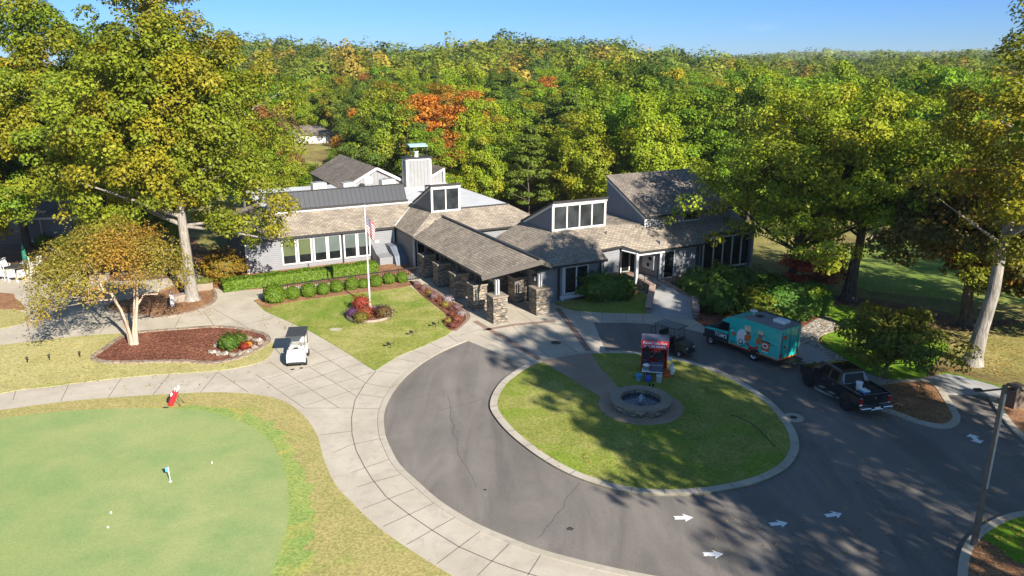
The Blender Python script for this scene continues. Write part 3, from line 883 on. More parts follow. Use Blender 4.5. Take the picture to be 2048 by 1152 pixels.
def make_crown(rng, tips, ctr, per, rc, size, squash=0.6, autumn=0.3, upb=0.5, droop=0.0):
    n = len(tips)
    rcs = rc * rng.uniform(0.6, 1.35, n)
    per_i = np.maximum(4, (per * (rcs / rc) ** 2 * rng.uniform(0.7, 1.3, n)).astype(int))
    idx = np.repeat(np.arange(n), per_i)
    N = len(idx)
    d = unit(rng.normal(size=(N, 3)) + np.array([0, 0, 0.35]))
    rr = rng.uniform(0.35, 1.0, N) ** 0.6
    off = d * (rcs[idx] * rr)[:, None]
    off[:, 2] *= squash
    if droop: off[:, 2] -= droop * np.hypot(off[:, 0], off[:, 1]) ** 1.2
    P = tips[idx] + off
    out = unit(P - ctr)
    Nn = unit(d * 0.8 + out * 0.5 + np.array([0, 0, upb]) + rng.normal(size=(N, 3)) * 0.55)
    fn = lobed(rng, 6, 0.5)
    q = (tips - ctr) / 6.0
    cl = np.clip((fn(q) - 1) * 0.9 + autumn - 0.12 + rng.normal(size=n) * 0.25, 0, 1)
    T = np.empty((N, 4), np.float32)
    cv = rng.uniform(0.25, 0.75, n)
    T[:, 0] = np.clip(cv[idx] + rng.normal(size=N) * 0.2, 0, 1)
    T[:, 1] = np.clip(cl[idx] + rng.normal(size=N) * 0.12, 0, 1)
    T[:, 2] = rng.uniform(0, 1, N); T[:, 3] = 1
    return leaves(rng, P, Nn, size, T)


def limb_curve(rng, a, b, k=6, sag=0.12):
    a, b = np.asarray(a), np.asarray(b)
    d = b - a; Ln = np.linalg.norm(d)
    m = a + d * 0.5 + np.array([0, 0, Ln * sag]) * 0.6 + rng.normal(size=3) * Ln * 0.05
    pts = []
    for i in range(k + 1):
        t = i / k
        pts.append((1 - t) ** 2 * a + 2 * t * (1 - t) * m + t * t * b)
    return [Vector(p) for p in pts]


def make_trunk(rng, H, tips, zb, r0, limbs=22, lean=(0, 0), top=0.82, mb=None, base=(0, 0)):
    mb = mb or MB()
    zt = H * top
    n = 9; wob = rng.normal(size=(n + 1, 2)) * 0.012 * H
    wob[0] = 0; wob[1] *= 0.3
    axis = []
    for i in range(n + 1):
        t = i / n
        axis.append(Vector((base[0] + lean[0] * t + wob[i][0] * t, base[1] + lean[1] * t + wob[i][1] * t, zt * t)))
    rad = [max(0.03, r0 * (1 - 0.93 * (i / n) ** 0.85)) for i in range(n + 1)]
    pts = [axis[0] - Vector((0, 0, 0.3)), axis[0] + Vector((0, 0, 0.05)), axis[0] + (axis[1] - axis[0]) * 0.25] + axis[1:]
    rds = [r0 * 1.75, r0 * 1.5, r0 * 1.08] + rad[1:]
    mb.tube(pts, rds, 10)
    def at(z):
        t = min(1, max(0, z / zt)) * n
        i = min(n - 1, int(t))
        return axis[i].lerp(axis[i + 1], t - i), rad[i] + (rad[i + 1] - rad[i]) * (t - i)
    order = rng.permutation(len(tips))[:limbs]
    for k in order:
        tp = tips[k]
        hd = math.hypot(tp[0] - base[0] - lean[0] * .5, tp[1] - base[1] - lean[1] * .5)
        z0 = min(zt * 0.95, max(zb * 0.95, tp[2] - hd * rng.uniform(0.3, 0.75)))
        p, r = at(z0)
        c = limb_curve(rng, p, tp)
        ra = min(r * 0.55, 0.017 * (c[0] - c[-1]).length + 0.02)
        mb.tube(c, [max(0.015, ra * (1 - 0.85 * i / (len(c) - 1))) for i in range(len(c))], 5, cap=False)
    return mb


def tree(name, label, cat, loc, H, Rr, zb, col, autumn_amt=0.6, leaf='leaf_yellow', bark='bark_grey', r0=0.35, tips_n=170, per=150, rc=1.35, size=0.3, seed=1, limbs=24, squash=0.6, lean=(0, 0), surf=0.38, autumn=0.3, top=0.82, group=None, droop=0.0, extra=None, sq=(1, 1, 1)):
    rng = np.random.default_rng(seed)
    tips = crown_tips(rng, tips_n, H, Rr, zb, surf)
    tips[:, 0] *= sq[0]; tips[:, 1] *= sq[1]
    tips[:, 0] += lean[0] * np.clip(tips[:, 2] / H, 0, 1); tips[:, 1] += lean[1] * np.clip(tips[:, 2] / H, 0, 1)
    if extra is not None: tips = np.vstack([tips, extra])
    ctr = np.array([lean[0] * .6, lean[1] * .6, zb + (H - zb) * 0.4])
    V, F, T = make_crown(rng, tips, ctr, per, rc, size, squash, autumn, droop=droop)
    root = thing(name, label, cat, loc, 0, group)
    make_trunk(rng, H, tips, zb, r0, limbs, lean, top).build('trunk', M[bark], root, uv=False)
    cr = bpy.data.objects.new('crown', fast_mesh('crown', V, F, M[leaf], T)); COL.objects.link(cr); cr.parent = root
    cr.color = (*col, autumn_amt)
    return root


# palette of real leaf colours
LIME = (0.19, 0.265, 0.015); OLIVE = (0.155, 0.235, 0.017); GREEN = (0.115, 0.205, 0.015); DEEP = (0.07, 0.13, 0.016); GOLD = (0.40, 0.31, 0.02); RUST = (0.34, 0.165, 0.03); PINE = (0.1, 0.165, 0.02); BROWN = (0.2, 0.125, 0.05)


def gpos(x, y, z=0): g = G(x, y, z); return (g[0], g[1], z)


# --- big trees by the club house
tree('maple_tree', 'tall yellow-green maple with pale grey trunk beside the dining wing', 'tree', gpos(385, 602), 24.6, 7.5, 6.6, (0.18, 0.225, 0.014), 0.6, 'leaf_yellow', 'bark_grey', 0.5, 560, 190, 1.05, 0.2, 11, 40, squash=0.75, autumn=0.25, top=0.9)
tree('maple_tree', 'broad green maple standing left of the tall maple and behind the crape myrtle', 'tree', (-37.5, 66, 0), 23.8, 9.0, 6.2, (0.14, 0.205, 0.013), 0.5, 'leaf_yellow', 'bark_dark', 0.45, 560, 180, 1.1, 0.21, 12, 30, autumn=0.2)
tree('maple_tree', 'green maple with low branches over the white patio chairs', 'tree', (-45.8, 64, 0), 13.5, 5.6, 5.0, (0.125, 0.215, 0.014), 0.4, 'leaf_yellow', 'bark_dark', 0.3, 240, 190, 1.0, 0.2, 13, 20, autumn=0.2)
tree('maple_tree', 'golden yellow maple at the picture edge behind the green maples', 'tree', (-51, 78, 0), 21.5, 7.5, 5, GOLD, 0.7, 'leaf_yellow', 'bark_dark', 0.4, 220, 180, 1.45, 0.32, 14, 24, autumn=0.3)
tree('maple_tree', 'green maple with orange twigs filling the gap between the two tall maples', 'tree', (-34.5, 77, 0), 20.5, 7.6, 4, (0.16, 0.2, 0.013), 0.5, 'leaf_orange', 'bark_dark', 0.4, 380, 160, 1.1, 0.23, 15, 24, autumn=0.15)
tree('maple_tree', 'small green maple behind the orange-gold crape myrtle by the annex wall', 'tree', (-35.5, 67.0, 0), 8.5, 4.2, 2.2, (0.12, 0.19, 0.012), 0.3, 'leaf_yellow', 'bark_dark', 0.2, 90, 170, 1.1, 0.25, 16, 14)
# right of the club house
tree('oak_tree', 'large spreading yellow-green oak in front of the east wing shrubs', 'tree', gpos(1578, 576), 17.2, 8.8, 3.4, (0.235, 0.31, 0.017), 0.5, 'leaf_yellow', 'bark_dark', 0.42, 430, 150, 1.05, 0.2, 21, 46, lean=(1.7, 0.2), autumn=0.3)
tree('oak_tree', 'yellow-green oak with a dark flared trunk beside the fairway', 'tree', gpos(1695, 600), 16.6, 7.4, 5.4, (0.21, 0.29, 0.016), 0.5, 'leaf_yellow', 'bark_dark', 0.55, 290, 150, 1.0, 0.2, 22, 40, lean=(1.5, 1.5), autumn=0.25)
tree('oak_tree', 'tall oak with a thick pale grey trunk on the grass verge', 'tree', gpos(1943, 730), 25.0, 6.2, 5.8, (0.19, 0.215, 0.016), 0.7, 'leaf_yellow', 'bark_grey', 0.5, 165, 170, 1.1, 0.2, 23, 34, lean=(1.2, -1.4), autumn=0.3, top=0.9)
tree('oak_tree', 'dark oak close behind the pale trunked oak', 'tree', gpos(1930, 652), 12.0, 5.6, 4.0, (0.10, 0.10, 0.02), 0.5, 'leaf_orange', 'bark_dark', 0.5, 190, 150, 1.25, 0.27, 24, 30, lean=(-0.5, 0), autumn=0.15)
tree('oak_tree', 'dark green oak at the edge of the verge with drooping lower limbs', 'tree', (39.0, 50.0, 0), 11.5, 5.8, 2.8, (0.085, 0.10, 0.017), 0.5, 'leaf_orange', 'bark_dark', 0.5, 190, 150, 1.3, 0.27, 25, 30, autumn=0.15)
tree('dogwood_tree', 'small dark green dogwood growing from the mulch island behind the black pickup', 'tree', (22.9, 43.2, 0.1), 4.6, 3.0, 0.9, (0.095, 0.14, 0.018), 0.5, 'leaf_yellow', 'bark_dark', 0.13, 95, 150, 0.8, 0.17, 26, 16, autumn=0.2)
tree('japanese_maple', 'low red japanese maple behind the rounded hedge', 'tree', gpos(1628, 585), 4.0, 2.5, 0.9, (0.4, 0.075, 0.045), 0.5, 'leaf_orange', 'bark_dark', 0.11, 46, 120, 0.75, 0.17, 27, 16, squash=0.35, autumn=0.2, surf=0.3)


def crape():
    rng = np.random.default_rng(31)
    root = thing('crape_myrtle', 'orange-gold crape myrtle with several pale smooth stems in the mulch bed', 'tree', gpos(268, 688, 0.12))
    n = 300
    a = rng.uniform(0, 6.28, n); r = 4.8 * rng.uniform(0.05, 1, n) ** 0.6
    r *= (1 + 0.16 * np.cos(a - 2.7)) * (1 + 0.12 * np.sin(3 * a + 1.2))
    z = 8.1 - 3.0 * (r / 5.5) ** 2 - rng.uniform(-0.5, 2.0, n) * (0.6 + 0.6 * r / 5.5)
    z = np.maximum(z, np.where(r < 3.2, 3.7, 2.1 + rng.uniform(0, .5, n)))
    tips = np.stack([r * np.cos(a) - 0.7, r * np.sin(a), z], 1)
    V, F, T = make_crown(rng, tips, np.array([-0.7, 0, 3.5]), 92, 0.74, 0.115, 0.8, 0.42, 0.3, droop=0.35)
    mb = MB()
    stems = [((-0.18, 0.0), (-2.2, 0.3, 6.3), 0.15), ((0.08, 0.1), (0.3, 1.6, 6.8), 0.15), ((0.2, -0.06), (1.5, -0.4, 6.5), 0.13), ((-0.05, -0.15), (-0.9, -1.9, 6.0), 0.12), ((0.1, -0.1), (2.6, 1.0, 5.9), 0.1)]
    ends = []
    for (bx_, by_), tp, r0 in stems:
        c = limb_curve(rng, (bx_, by_, -0.1), tp, 8, -0.1)
        c[1] = Vector((bx_ * 1.5, by_ * 1.5, 0.9)); c[2] = Vector((bx_ * 1.9 + tp[0] * .05, by_ * 1.9 + tp[1] * .05, 1.8)); c[3] = Vector((bx_ * 2.3 + tp[0] * .13, by_ * 2.3 + tp[1] * .13, 2.7)); c[4] = c[3].lerp(Vector(tp), .25)
        mb.tube(c, [r0 * (1.25 if i == 0 else 1) * (1 - 0.75 * i / 8) for i in range(9)], 8)
        ends += [(c[4], r0 * .45), (c[5], r0 * .4), (c[6], r0 * .3), (c[8], r0 * .2)]
    for k in rng.permutation(n)[:95]:
        tp = Vector(tips[k])
        p, ra = min(ends, key=lambda e: (e[0] - tp).length + rng.uniform(0, 1.5))
        c = limb_curve(rng, p, tp, 5, 0.15)
        mb.tube(c, [max(0.012, ra * .55 * (1 - 0.8 * i / 5)) for i in range(6)], 5, cap=False)
    mb.build('trunk', M['bark_tan'], root, uv=False)
    cr = bpy.data.objects.new('crown', fast_mesh('crown', V, F, M['leaf_rusty'], T)); COL.objects.link(cr); cr.parent = root
    cr.color = (0.24, 0.215, 0.03, 0.5)


crape()

# --- trees past the picture edge on the drive side: they throw the dappled shade
for i, (x, y, H, Rr, zb) in enumerate([(27.2, 26.8, 27, 5.6, 12), (27.5, 10.5, 26, 6.0, 13), (37.5, 13, 25, 6, 9), (39.5, 5, 26, 6.0, 9), (36, -12, 26, 6.0, 10), (35.5, 21, 24, 4.8, 8), (48, -6, 25, 6.5, 9), (31.5, 2.5, 25, 5, 12), (57, 47, 21, 7, 4), (64, 57, 21, 7, 4), (72, 69, 21, 7.5, 4)]):
    lab = 'tall oak beside the drive outside the picture'; grp = 'oaks along the drive outside the picture'
    if i == 0: sh = tree('drive_oak', lab, 'tree', (x, y, 0), H, Rr, zb, OLIVE, 0.5, 'leaf_yellow', 'bark_dark', 0.45, 190, 120, 1.35, 0.36, 41, 26, group=grp)
    elif i == 2: sh = tree('drive_oak', lab, 'tree', (x, y, 0), H, Rr, zb, OLIVE, 0.5, 'leaf_yellow', 'bark_dark', 0.45, 95, 85, 1.25, 0.33, 42, 40, group=grp)
    else: dup(sh, (x, y, 0), i * 1.3, scale=(Rr / R0, Rr / R0, H / H0)); continue
    H0, R0 = H, Rr

# --- the woods behind: one set of crowns, copied tree by tree
PROTO = []


def proto(seed, H, Rr, zb, leaf, tips_n, per, rc, size, squash=0.6, bark='bark_dark', surf=0.38, autumn=0.3, conifer=False):
    rng = np.random.default_rng(seed)
    if conifer:
        n = tips_n; t = rng.uniform(0, 1, n) ** 0.8
        z = zb + (H - zb) * t
        r = Rr * (1 - t) ** 0.7 * rng.uniform(0.3, 1.0, n) ** 0.5 + 0.2
        a = rng.uniform(0, 6.28, n)
        tips = np.stack([r * np.cos(a), r * np.sin(a), z], 1)
    else:
        tips = crown_tips(rng, tips_n, H, Rr, zb, surf)
    V, F, T = make_crown(rng, tips, np.array([0, 0, zb + (H - zb) * .4]), per, rc, size, squash, autumn)
    cm = fast_mesh('crown', V, F, M[leaf], T)
    t_o = make_trunk(rng, H, tips, zb, 0.2, 16).build('trunk', M[bark], None, uv=False)
    tm = t_o.data
    bpy.data.objects.remove(t_o)
    PROTO.append((cm, tm, H, Rr))


for s in range(5): proto(100 + s, 15, 4.9, 2.2, 'leaf_yellow', 190, 130, 0.98, 0.24, 0.72)
for s in range(2): proto(110 + s, 15, 4.6, 2.5, 'leaf_orange', 170, 120, 0.95, 0.24, 0.7)
for s in range(2): proto(120 + s, 17, 3.9, 4.0, 'leaf_yellow', 110, 90, 1.05, 0.3, 0.32, conifer=True, autumn=0.05)

KINDS = {  # name: (prototype ids, colour, autumn amount, words)
    'lime': ((0, 1, 2, 3, 4), LIME, 0.4, 'yellow-green broadleaf tree'),
    'olive': ((0, 1, 2, 3, 4), OLIVE, 0.32, 'olive green broadleaf tree'),
    'green': ((0, 1, 2, 3, 4), GREEN, 0.2, 'fresh green broadleaf tree'),
    'deep': ((0, 1, 2, 3, 4), DEEP, 0.12, 'dark green broadleaf tree'),
    'gold': ((0, 1, 2, 3, 4), GOLD, 0.5, 'golden yellow broadleaf tree'),
    'rust': ((5, 6), RUST, 0.8, 'orange autumn tree'),
    'mixed': ((5, 6), OLIVE, 0.55, 'green tree turning orange'),
    'brown': ((5, 6), BROWN, 0.5, 'thin brownish tree'),
    'pine': ((7, 8), PINE, 0.1, 'feathery pine'),
}
MARKS = [(470, 'above the maples'), (600, 'beside the white garage'), (680, 'above the grey gable'), (780, 'between the gable and the chimney'), (860, 'above the copper chimney cap'), (950, 'above the two-pane dormer'), (1050, 'above the white roof'), (1130, 'above the four-pane dormer'), (1210, 'beside the slate tower'), (1300, 'above the slate tower roof'), (1400, 'above the tower and the oak'), (1500, 'above the big oak'), (1620, 'beyond the big oak'), (1740, 'above the fairway'), (1860, 'beyond the fairway'), (9999, 'beyond the pale trunked oak')]
FOREST = []


def forest_tree(x, y, H, kind, rz, wide=1.0):
    ids, col, am, words = KINDS[kind]
    rg = random.Random(int(x * 37 + y * 91))
    cm, tm, H0, R0 = PROTO[ids[rg.randrange(len(ids))]]
    z = relief(x, y)
    root = thing('pine_tree' if kind == 'pine' else 'woodland_tree', '', 'tree', (x, y, z - 0.2), rz)
    k = H / H0
    root.scale = (k * wide, k * wide, k)
    for nm, me in (('crown', cm), ('trunk', tm)):
        o = bpy.data.objects.new(nm, me); COL.objects.link(o); o.parent = root
        if nm == 'crown':
            v = rg.uniform(0.88, 1.42)
            o.color = (min(1, col[0] * v * rg.uniform(0.85, 1.15)), min(1, col[1] * v), col[2], min(1, am * rg.uniform(0.6, 1.3)))
    c, s = math.cos(PITCH), math.sin(PITCH)
    zt = z + H * 0.75 - CAM_H
    dep = y * c - zt * s
    FOREST.append((root, kind, words, 1024 + FPX * x / dep, 576 - FPX * (y * s + zt * c) / dep, y))


rg = random.Random(5)
Y0 = 100.0; y = Y0; row = 0
while y < 232:
    sp = 8.2 + (y - Y0) * 0.02
    xmin, xmax = -0.36 * y, 0.72 * y
    x = xmin + rg.uniform(0, sp)
    while x < xmax:
        u = x / y
        yy = y + rg.uniform(-2.6, 2.6)
        # top of the tree set by the sight line of the canopy there
        px = 1024 + FPX * x / (yy * 0.96)
        right = min(1, max(0, (px - 1050) / 220))
        hh = {0: 11.5, 1: 13.0}.get(row, 14.5 + rg.uniform(-2, 2.2))
        hh += (rg.random() < .12) * 2.5
        hh += right * (4.6 if y < 150 else 1.2) + rg.uniform(-1.2, 1.2)
        skip = False
        if y < 106 and -0.32 < u < -0.18: skip = True
        if y < 190 and 560 < px < 690: skip = True
        if 135 < y < 174 and 560 < px < 735: skip = True
        if -0.31 < u < -0.235 and 116 < y < 182: skip = True     # the view up to the white garage
        if px > 1630 and y < 112 and u > 0.40: skip = (u < 0.56)
        if not skip:
            f = rg.random()
            if px > 1180: kind = 'lime' if f < .3 else 'olive' if f < .55 else 'green' if f < .72 else 'deep' if f < .84 else 'gold' if f < .92 else 'mixed' if f < .98 else 'gold'
            else: kind = 'lime' if f < .22 else 'olive' if f < .42 else 'green' if f < .58 else 'deep' if f < .70 else 'gold' if f < .755 else 'mixed' if f < .80 else 'rust' if f < .842 else 'brown' if f < .87 else 'pine'
            if kind in ('rust', 'gold', 'mixed', 'brown') and row < 3: kind = 'green' if rg.random() < .5 else 'lime'
            if row in (2, 3) and abs(px - 890) < 45: kind = 'rust'
            if row in (3, 4) and abs(px - 690) < 30: kind = 'rust'
            if row in (4, 5) and abs(px - 1060) < 35: kind = 'mixed'
            forest_tree(x, yy, hh, kind, rg.uniform(0, 6.28), rg.uniform(0.85, 1.15))
        x += sp * rg.uniform(0.8, 1.2)
    y += sp * 0.86 + (y - Y0) * 0.03; row += 1


for (px, y, h, kd) in ((585, 112, 6.0, 'green'), (612, 118, 5.0, 'lime'), (640, 124, 5.2, 'green'), (664, 116, 6.0, 'olive'), (598, 134, 5.2, 'olive'), (655, 138, 5.0, 'lime'), (676, 150, 6.2, 'green')):
    forest_tree((px - 1024) / FPX * (y * .96), y, h, kd, px * .1, 1.35)


def forest_labels():
    def mark(px): return next(i for i, (m, _) in enumerate(MARKS) if px < m)
    bands = [(112, 'at the wood edge'), (135, 'in the second rank'), (165, 'amid the woods'), (215, 'up the wooded slope'), (9999, 'high on the wooded rise')]
    cells = {}
    for f in FOREST:
        b = next(i for i, (d, _) in enumerate(bands) if f[5] < d)
        cells.setdefault((f[1], mark(f[3]), b), []).append(f)
    for (kind, mk, b), fs in cells.items():
        fs.sort(key=lambda f: f[3])
        lab = f'{fs[0][2]} {bands[b][1]} {MARKS[mk][1]}'
        for i, f in enumerate(fs):
            o = f[0]
            if len(fs) == 1: o['label'] = lab
            else:
                o['label'] = lab
            o['group'] = 'trees of the woods' if len(fs) == 1 else f'{kind} trees {bands[b][1]} {MARKS[mk][1]}'


forest_labels()


def far_woods():
    rng = np.random.default_rng(77)
    sets = [[[], [], [], 0] for _ in range(4)]
    y = 236.0
    trees = []
    while y < 2300:
        sp = 9.4 + (y - 236) * 0.03
        x = -0.5 * y
        while x < 0.78 * y:
            trees.append((x + rng.uniform(-2, 2), y + rng.uniform(-3, 3) * sp / 9, sp)); x += sp * rng.uniform(0.75, 1.25)
        y += sp * (0.9 if y < 700 else 1.6)
    for (x, y, sp) in trees:
        k = int(max(80, 1150 * (236 / y)))
        Rr = sp * rng.uniform(0.45, 0.66); H = rng.uniform(10.5, 16.5) + (rng.random() < .1) * 3.5 + 1.5 * math.sin(x * .03) * math.sin(y * .021)
        z0 = relief(x, y)
        q = unit(rng.normal(size=(k, 3)) + np.array([0, -0.25, 0.35]))
        fn = lobed(rng, 5, 0.3)
        P = q * np.array([Rr, Rr, min(H * .5, 4.5 + Rr * .35)]) * fn(q)[:, None] * rng.uniform(0.82, 1.0, (k, 1)) + np.array([x, y, z0 + H - 5.0])
        Nn = unit(q + np.array([0, 0, 0.25]) + rng.normal(size=(k, 3)) * 0.3)
        T = np.empty((k, 4)); a = rng.random()
        T[:, 0] = np.clip(rng.uniform(0.15, 0.85) + rng.normal(size=k) * 0.15, 0, 1)
        T[:, 1] = np.clip(rng.uniform(0, .6) + rng.normal(size=k) * 0.12, 0, 1); T[:, 2] = rng.random(k); T[:, 3] = 1
        V, F, T2 = leaves(rng, P, Nn, max(Rr * 0.16, y * 0.0022), T)
        S = sets[0 if a < .36 else 1 if a < .72 else 2 if a < .93 else 3]
        S[0].append(V); S[1].append(F + S[3]); S[2].append(T2); S[3] += len(V)
    for S, col, am, w in zip(sets, ((0.2, 0.25, 0.025), (0.13, 0.19, 0.022), (0.075, 0.13, 0.026), (0.34, 0.25, 0.04)), (.35, .25, .1, .3), ('yellow-green', 'mid green', 'dark green', 'golden')):
        o = bpy.data.objects.new('far_woods', fast_mesh('far_woods', np.vstack(S[0]), np.vstack(S[1]), M['leaf_yellow'], np.vstack(S[2])))
        COL.objects.link(o); o.color = (*col, am)
        tag(o, f'{w} share of the autumn woods covering the far rise to the skyline', 'woods', kind='stuff')


far_woods()


# --- shrubs: a dense body wrapped in leaves
def shrub_mesh(seed, shape, size, n, leafsize, leaf='leaf_hedge', lumps=0.08, upb=0.3, tuft=0.0, autumn=0.3):
    """shape 'ball' (rx, ry, rz) half axes, or 'bar' (lx, ly, lz) with rounded top; stands on z=0"""
    rng = np.random.default_rng(seed)
    fn = lobed(rng, 7, lumps)
    if shape == 'ball':
        q = unit(rng.normal(size=(n, 3)))
        k = fn(q * 2)[:, None] * rng.uniform(0.9, 1.04, (n, 1))
        P = q * k * np.array(size); P[:, 2] += size[2] * 0.82
        P[:, 2] = np.maximum(P[:, 2], 0.03)
        Nn = unit(q / np.array(size) * size[0] + rng.normal(size=(n, 3)) * 0.4 + np.array([0, 0, upb]))
        core = MB().lathe([(max(0.02, .88 * size[0] * math.cos(a)), max(0.0, size[2] * .82 + .86 * size[2] * math.sin(a))) for a in np.linspace(-1.1, 1.55, 9)], 14)
        cv = [((v[0]), v[1] * size[1] / size[0], v[2]) for v in core.v]; cf = core.f
    else:
        lx, ly, lz = size
        p = rng.uniform(-1, 1, (n, 3))
        ax = rng.choice(3, n, p=np.array([ly * lz, lx * lz * 1.0, lx * ly * 1.0]) / (ly * lz + lx * lz + lx * ly))
        sg = np.where(rng.random(n) < .5, -1, 1)
        p[np.arange(n), ax] = np.where(ax == 2, 1, sg)
        Nn = np.zeros((n, 3)); Nn[np.arange(n), ax] = p[np.arange(n), ax]
        e = 0.16
        P = p * np.array([lx, ly, lz / 2])
        rr = np.sqrt((np.abs(p[:, 1])) ** 6 + np.clip(p[:, 2], 0, 1) ** 6)
        P[:, 1] *= np.where(rr > 1, 1 / rr ** 0.5, 1); P[:, 2] = P[:, 2] * np.where((rr > 1) & (p[:, 2] > 0), 1 / rr ** 0.5, 1) + lz / 2
        P *= (1 + 0.03 * rng.normal(size=(n, 1)) * np.array([[0.2, 1, 0.6]]))
        P[:, 2] += 0.05 * np.sin(P[:, 0] * 2.3 + 1) + 0.03 * np.sin(P[:, 0] * 5.1)
        Nn = unit(Nn + rng.normal(size=(n, 3)) * 0.45 + np.array([0, 0, upb]))
        core = MB().bx(-lx * .97, lx * .97, -ly * .9, ly * .9, 0, lz * .94)
        cv, cf = core.v, core.f
    T = np.empty((n, 4)); T[:, 0] = np.clip(0.5 + rng.normal(size=n) * 0.25, 0, 1); T[:, 1] = np.clip(autumn + rng.normal(size=n) * 0.25, 0, 1); T[:, 2] = rng.random(n); T[:, 3] = 1
    if tuft: P += Nn * rng.uniform(0, tuft, (n, 1))
    V, F, T2 = leaves(rng, P, Nn, leafsize, T)
    nb = len(V)
    q4 = []
    for f in cf:
        if len(f) == 4: q4.append(f)
        elif len(f) > 4:
            for i in range(1, len(f) - 1, 2): q4.append((f[0], f[i], f[i + 1], f[min(i + 2, len(f) - 1)] if i + 2 < len(f) else f[0]))
    q4 = [f for f in q4 if len(set(f)) == 4]
    V = np.vstack([V, np.array(cv)]); F = np.vstack([F, np.array(q4) + nb])
    T2 = np.vstack([T2, np.tile([0.4, 0.2, 0.5, 1], (len(cv), 1))])
    return fast_mesh('foliage', V, F, M[leaf], T2)


def shrub(name, label, cat, loc, mesh, col, am=0.5, rz=0, group=None, scale=None):
    o = bpy.data.objects.new(name, mesh); COL.objects.link(o)
    o.location = loc; o.rotation_euler = (0, 0, rz); o.color = (*col, am)
    if scale: o.scale = scale if hasattr(scale, '__len__') else (scale,) * 3
    return tag(o, label, cat, group)


BOX = (0.085, 0.165, 0.010)
TH = R(27.5)
hm = shrub_mesh(201, 'bar', (6.75, 0.7, 0.92), 9000, 0.15)
hc = Vector(G(606, 556, 0.3))
shrub('hedge', 'long clipped green hedge under the dining wing windows', 'hedge', (hc.x, hc.y, 0.1), hm, BOX, 0.7, TH + R(0.5))
bm_ = shrub_mesh(202, 'ball', (1.0, 1.0, 0.86), 2600, 0.13, lumps=0.05)
balls = [(551, 607, .86), (586, 600, .58), (618, 595, .63), (647, 591, .54), (674, 586, .57), (703, 581, .58), (726, 578, .46), (752, 575, .56), (778, 570, .54), (804, 567, .52)]
names_b = ['largest', 'second', 'third', 'fourth', 'fifth', 'sixth', 'seventh', 'eighth', 'ninth', 'tenth']
for i, (x, y, k) in enumerate(balls):
    g = G(x, y - 3, 0.1)
    lab = {0: 'largest clipped round bush at the path end of the row', 9: 'last clipped round bush of the row, next to the portico bed', 6: 'clipped round bush half hidden by the white flagpole', 4: 'clipped round bush crossed by the flagpole shadow'}.get(i, f'{names_b[i]} clipped round bush from the path end of the railing row')
    shrub('round_bush', lab, 'bush', (g[0], g[1], 0.1), bm_, BOX, 0.7, i * 1.7, 'clipped bushes along the railing', (k, k, k * 1.12))
dm = shrub_mesh(203, 'ball', (1.75, 1.75, 1.45), 4200, 0.17, 'leaf_orange', 0.1, tuft=0.15, autumn=0.35)
g = G(450, 562); shrub('dome_bush', 'olive and bronze dome shaped shrub at the corner of the dining wing', 'bush', (g[0], g[1], 0.1), dm, (0.15, 0.14, 0.014), 0.6)
em = shrub_mesh(204, 'ball', (2.0, 1.3, 1.15), 4200, 0.17, lumps=0.12, tuft=0.12)
DK = (0.075, 0.15, 0.016)
for (x, y, k, lab) in [(1205, 592, 1.0, 'dark green shrub against the east wing siding'), (1240, 588, .8, 'dark green shrub beside the stone entry wall'),
                       (1400, 590, 1.05, 'glossy green shrub on the bank beside the entry ramp'), (1440, 615, 1.15, 'glossy green shrub between the entry pier and the van cab'),
                       (1472, 600, 1.2, 'deep green shrub behind the van roof'), (1440, 582, 1.1, 'glossy green shrub in front of the slate blue bay'), (1515, 628, 1.0, 'yellowish green shrub against the van box'), (1520, 600, 1.15, 'dark leafy shrub under the big oak')]:
    g = G(x, y + 4, 0.1)
    shrub('leafy_shrub', lab, 'bush', (g[0], g[1], 0.05), em, DK if 'yellowish' not in lab else (0.13, 0.16, 0.012), 0.5, x * .3, 'shrubs around the entry ramp', k)
rm = shrub_mesh(205, 'ball', (1.0, 1.0, 1.0), 5200, 0.085, lumps=0.05)
for (x, y, sx, lab) in [(1578, 640, (2.35, 1.5, 1.55), 'large rounded glossy hedge beside the rock bed'), (1632, 632, (1.35, 1.2, 1.4), 'smaller rounded glossy hedge overlapping the large one')]:
    g = G(x, y, 0.1); shrub('rounded_hedge', lab, 'hedge', (g[0], g[1] + 0.6, 0.05), rm, (0.055, 0.15, 0.016), 0.4, 0, 'rounded hedges by the rock bed', sx)
g = G(455, 0 + 500); 
lm = shrub_mesh(206, 'ball', (0.8, 0.8, 0.7), 900, 0.16, lumps=0.1, tuft=0.15)
for (x, y, k, lab) in [(90, 495, 1.0, 'bright green bush on the leaf litter by the annex'), (1600, 660 - 70, .8, 'low green bush under the red japanese maple')]:
    g = G(x, y); shrub('small_bush', lab, 'bush', (g[0], g[1], 0), lm, (0.12, 0.2, 0.012), 0.3, 0, None, k)


# flower beds
def flower(name, label, cat, x, y, z, mesh, col, k, am=0.4, group=None, rz=0):
    g = G(x, y, z); return shrub(name, label, cat, (g[0], g[1], z), mesh, col, am, rz, group, k)


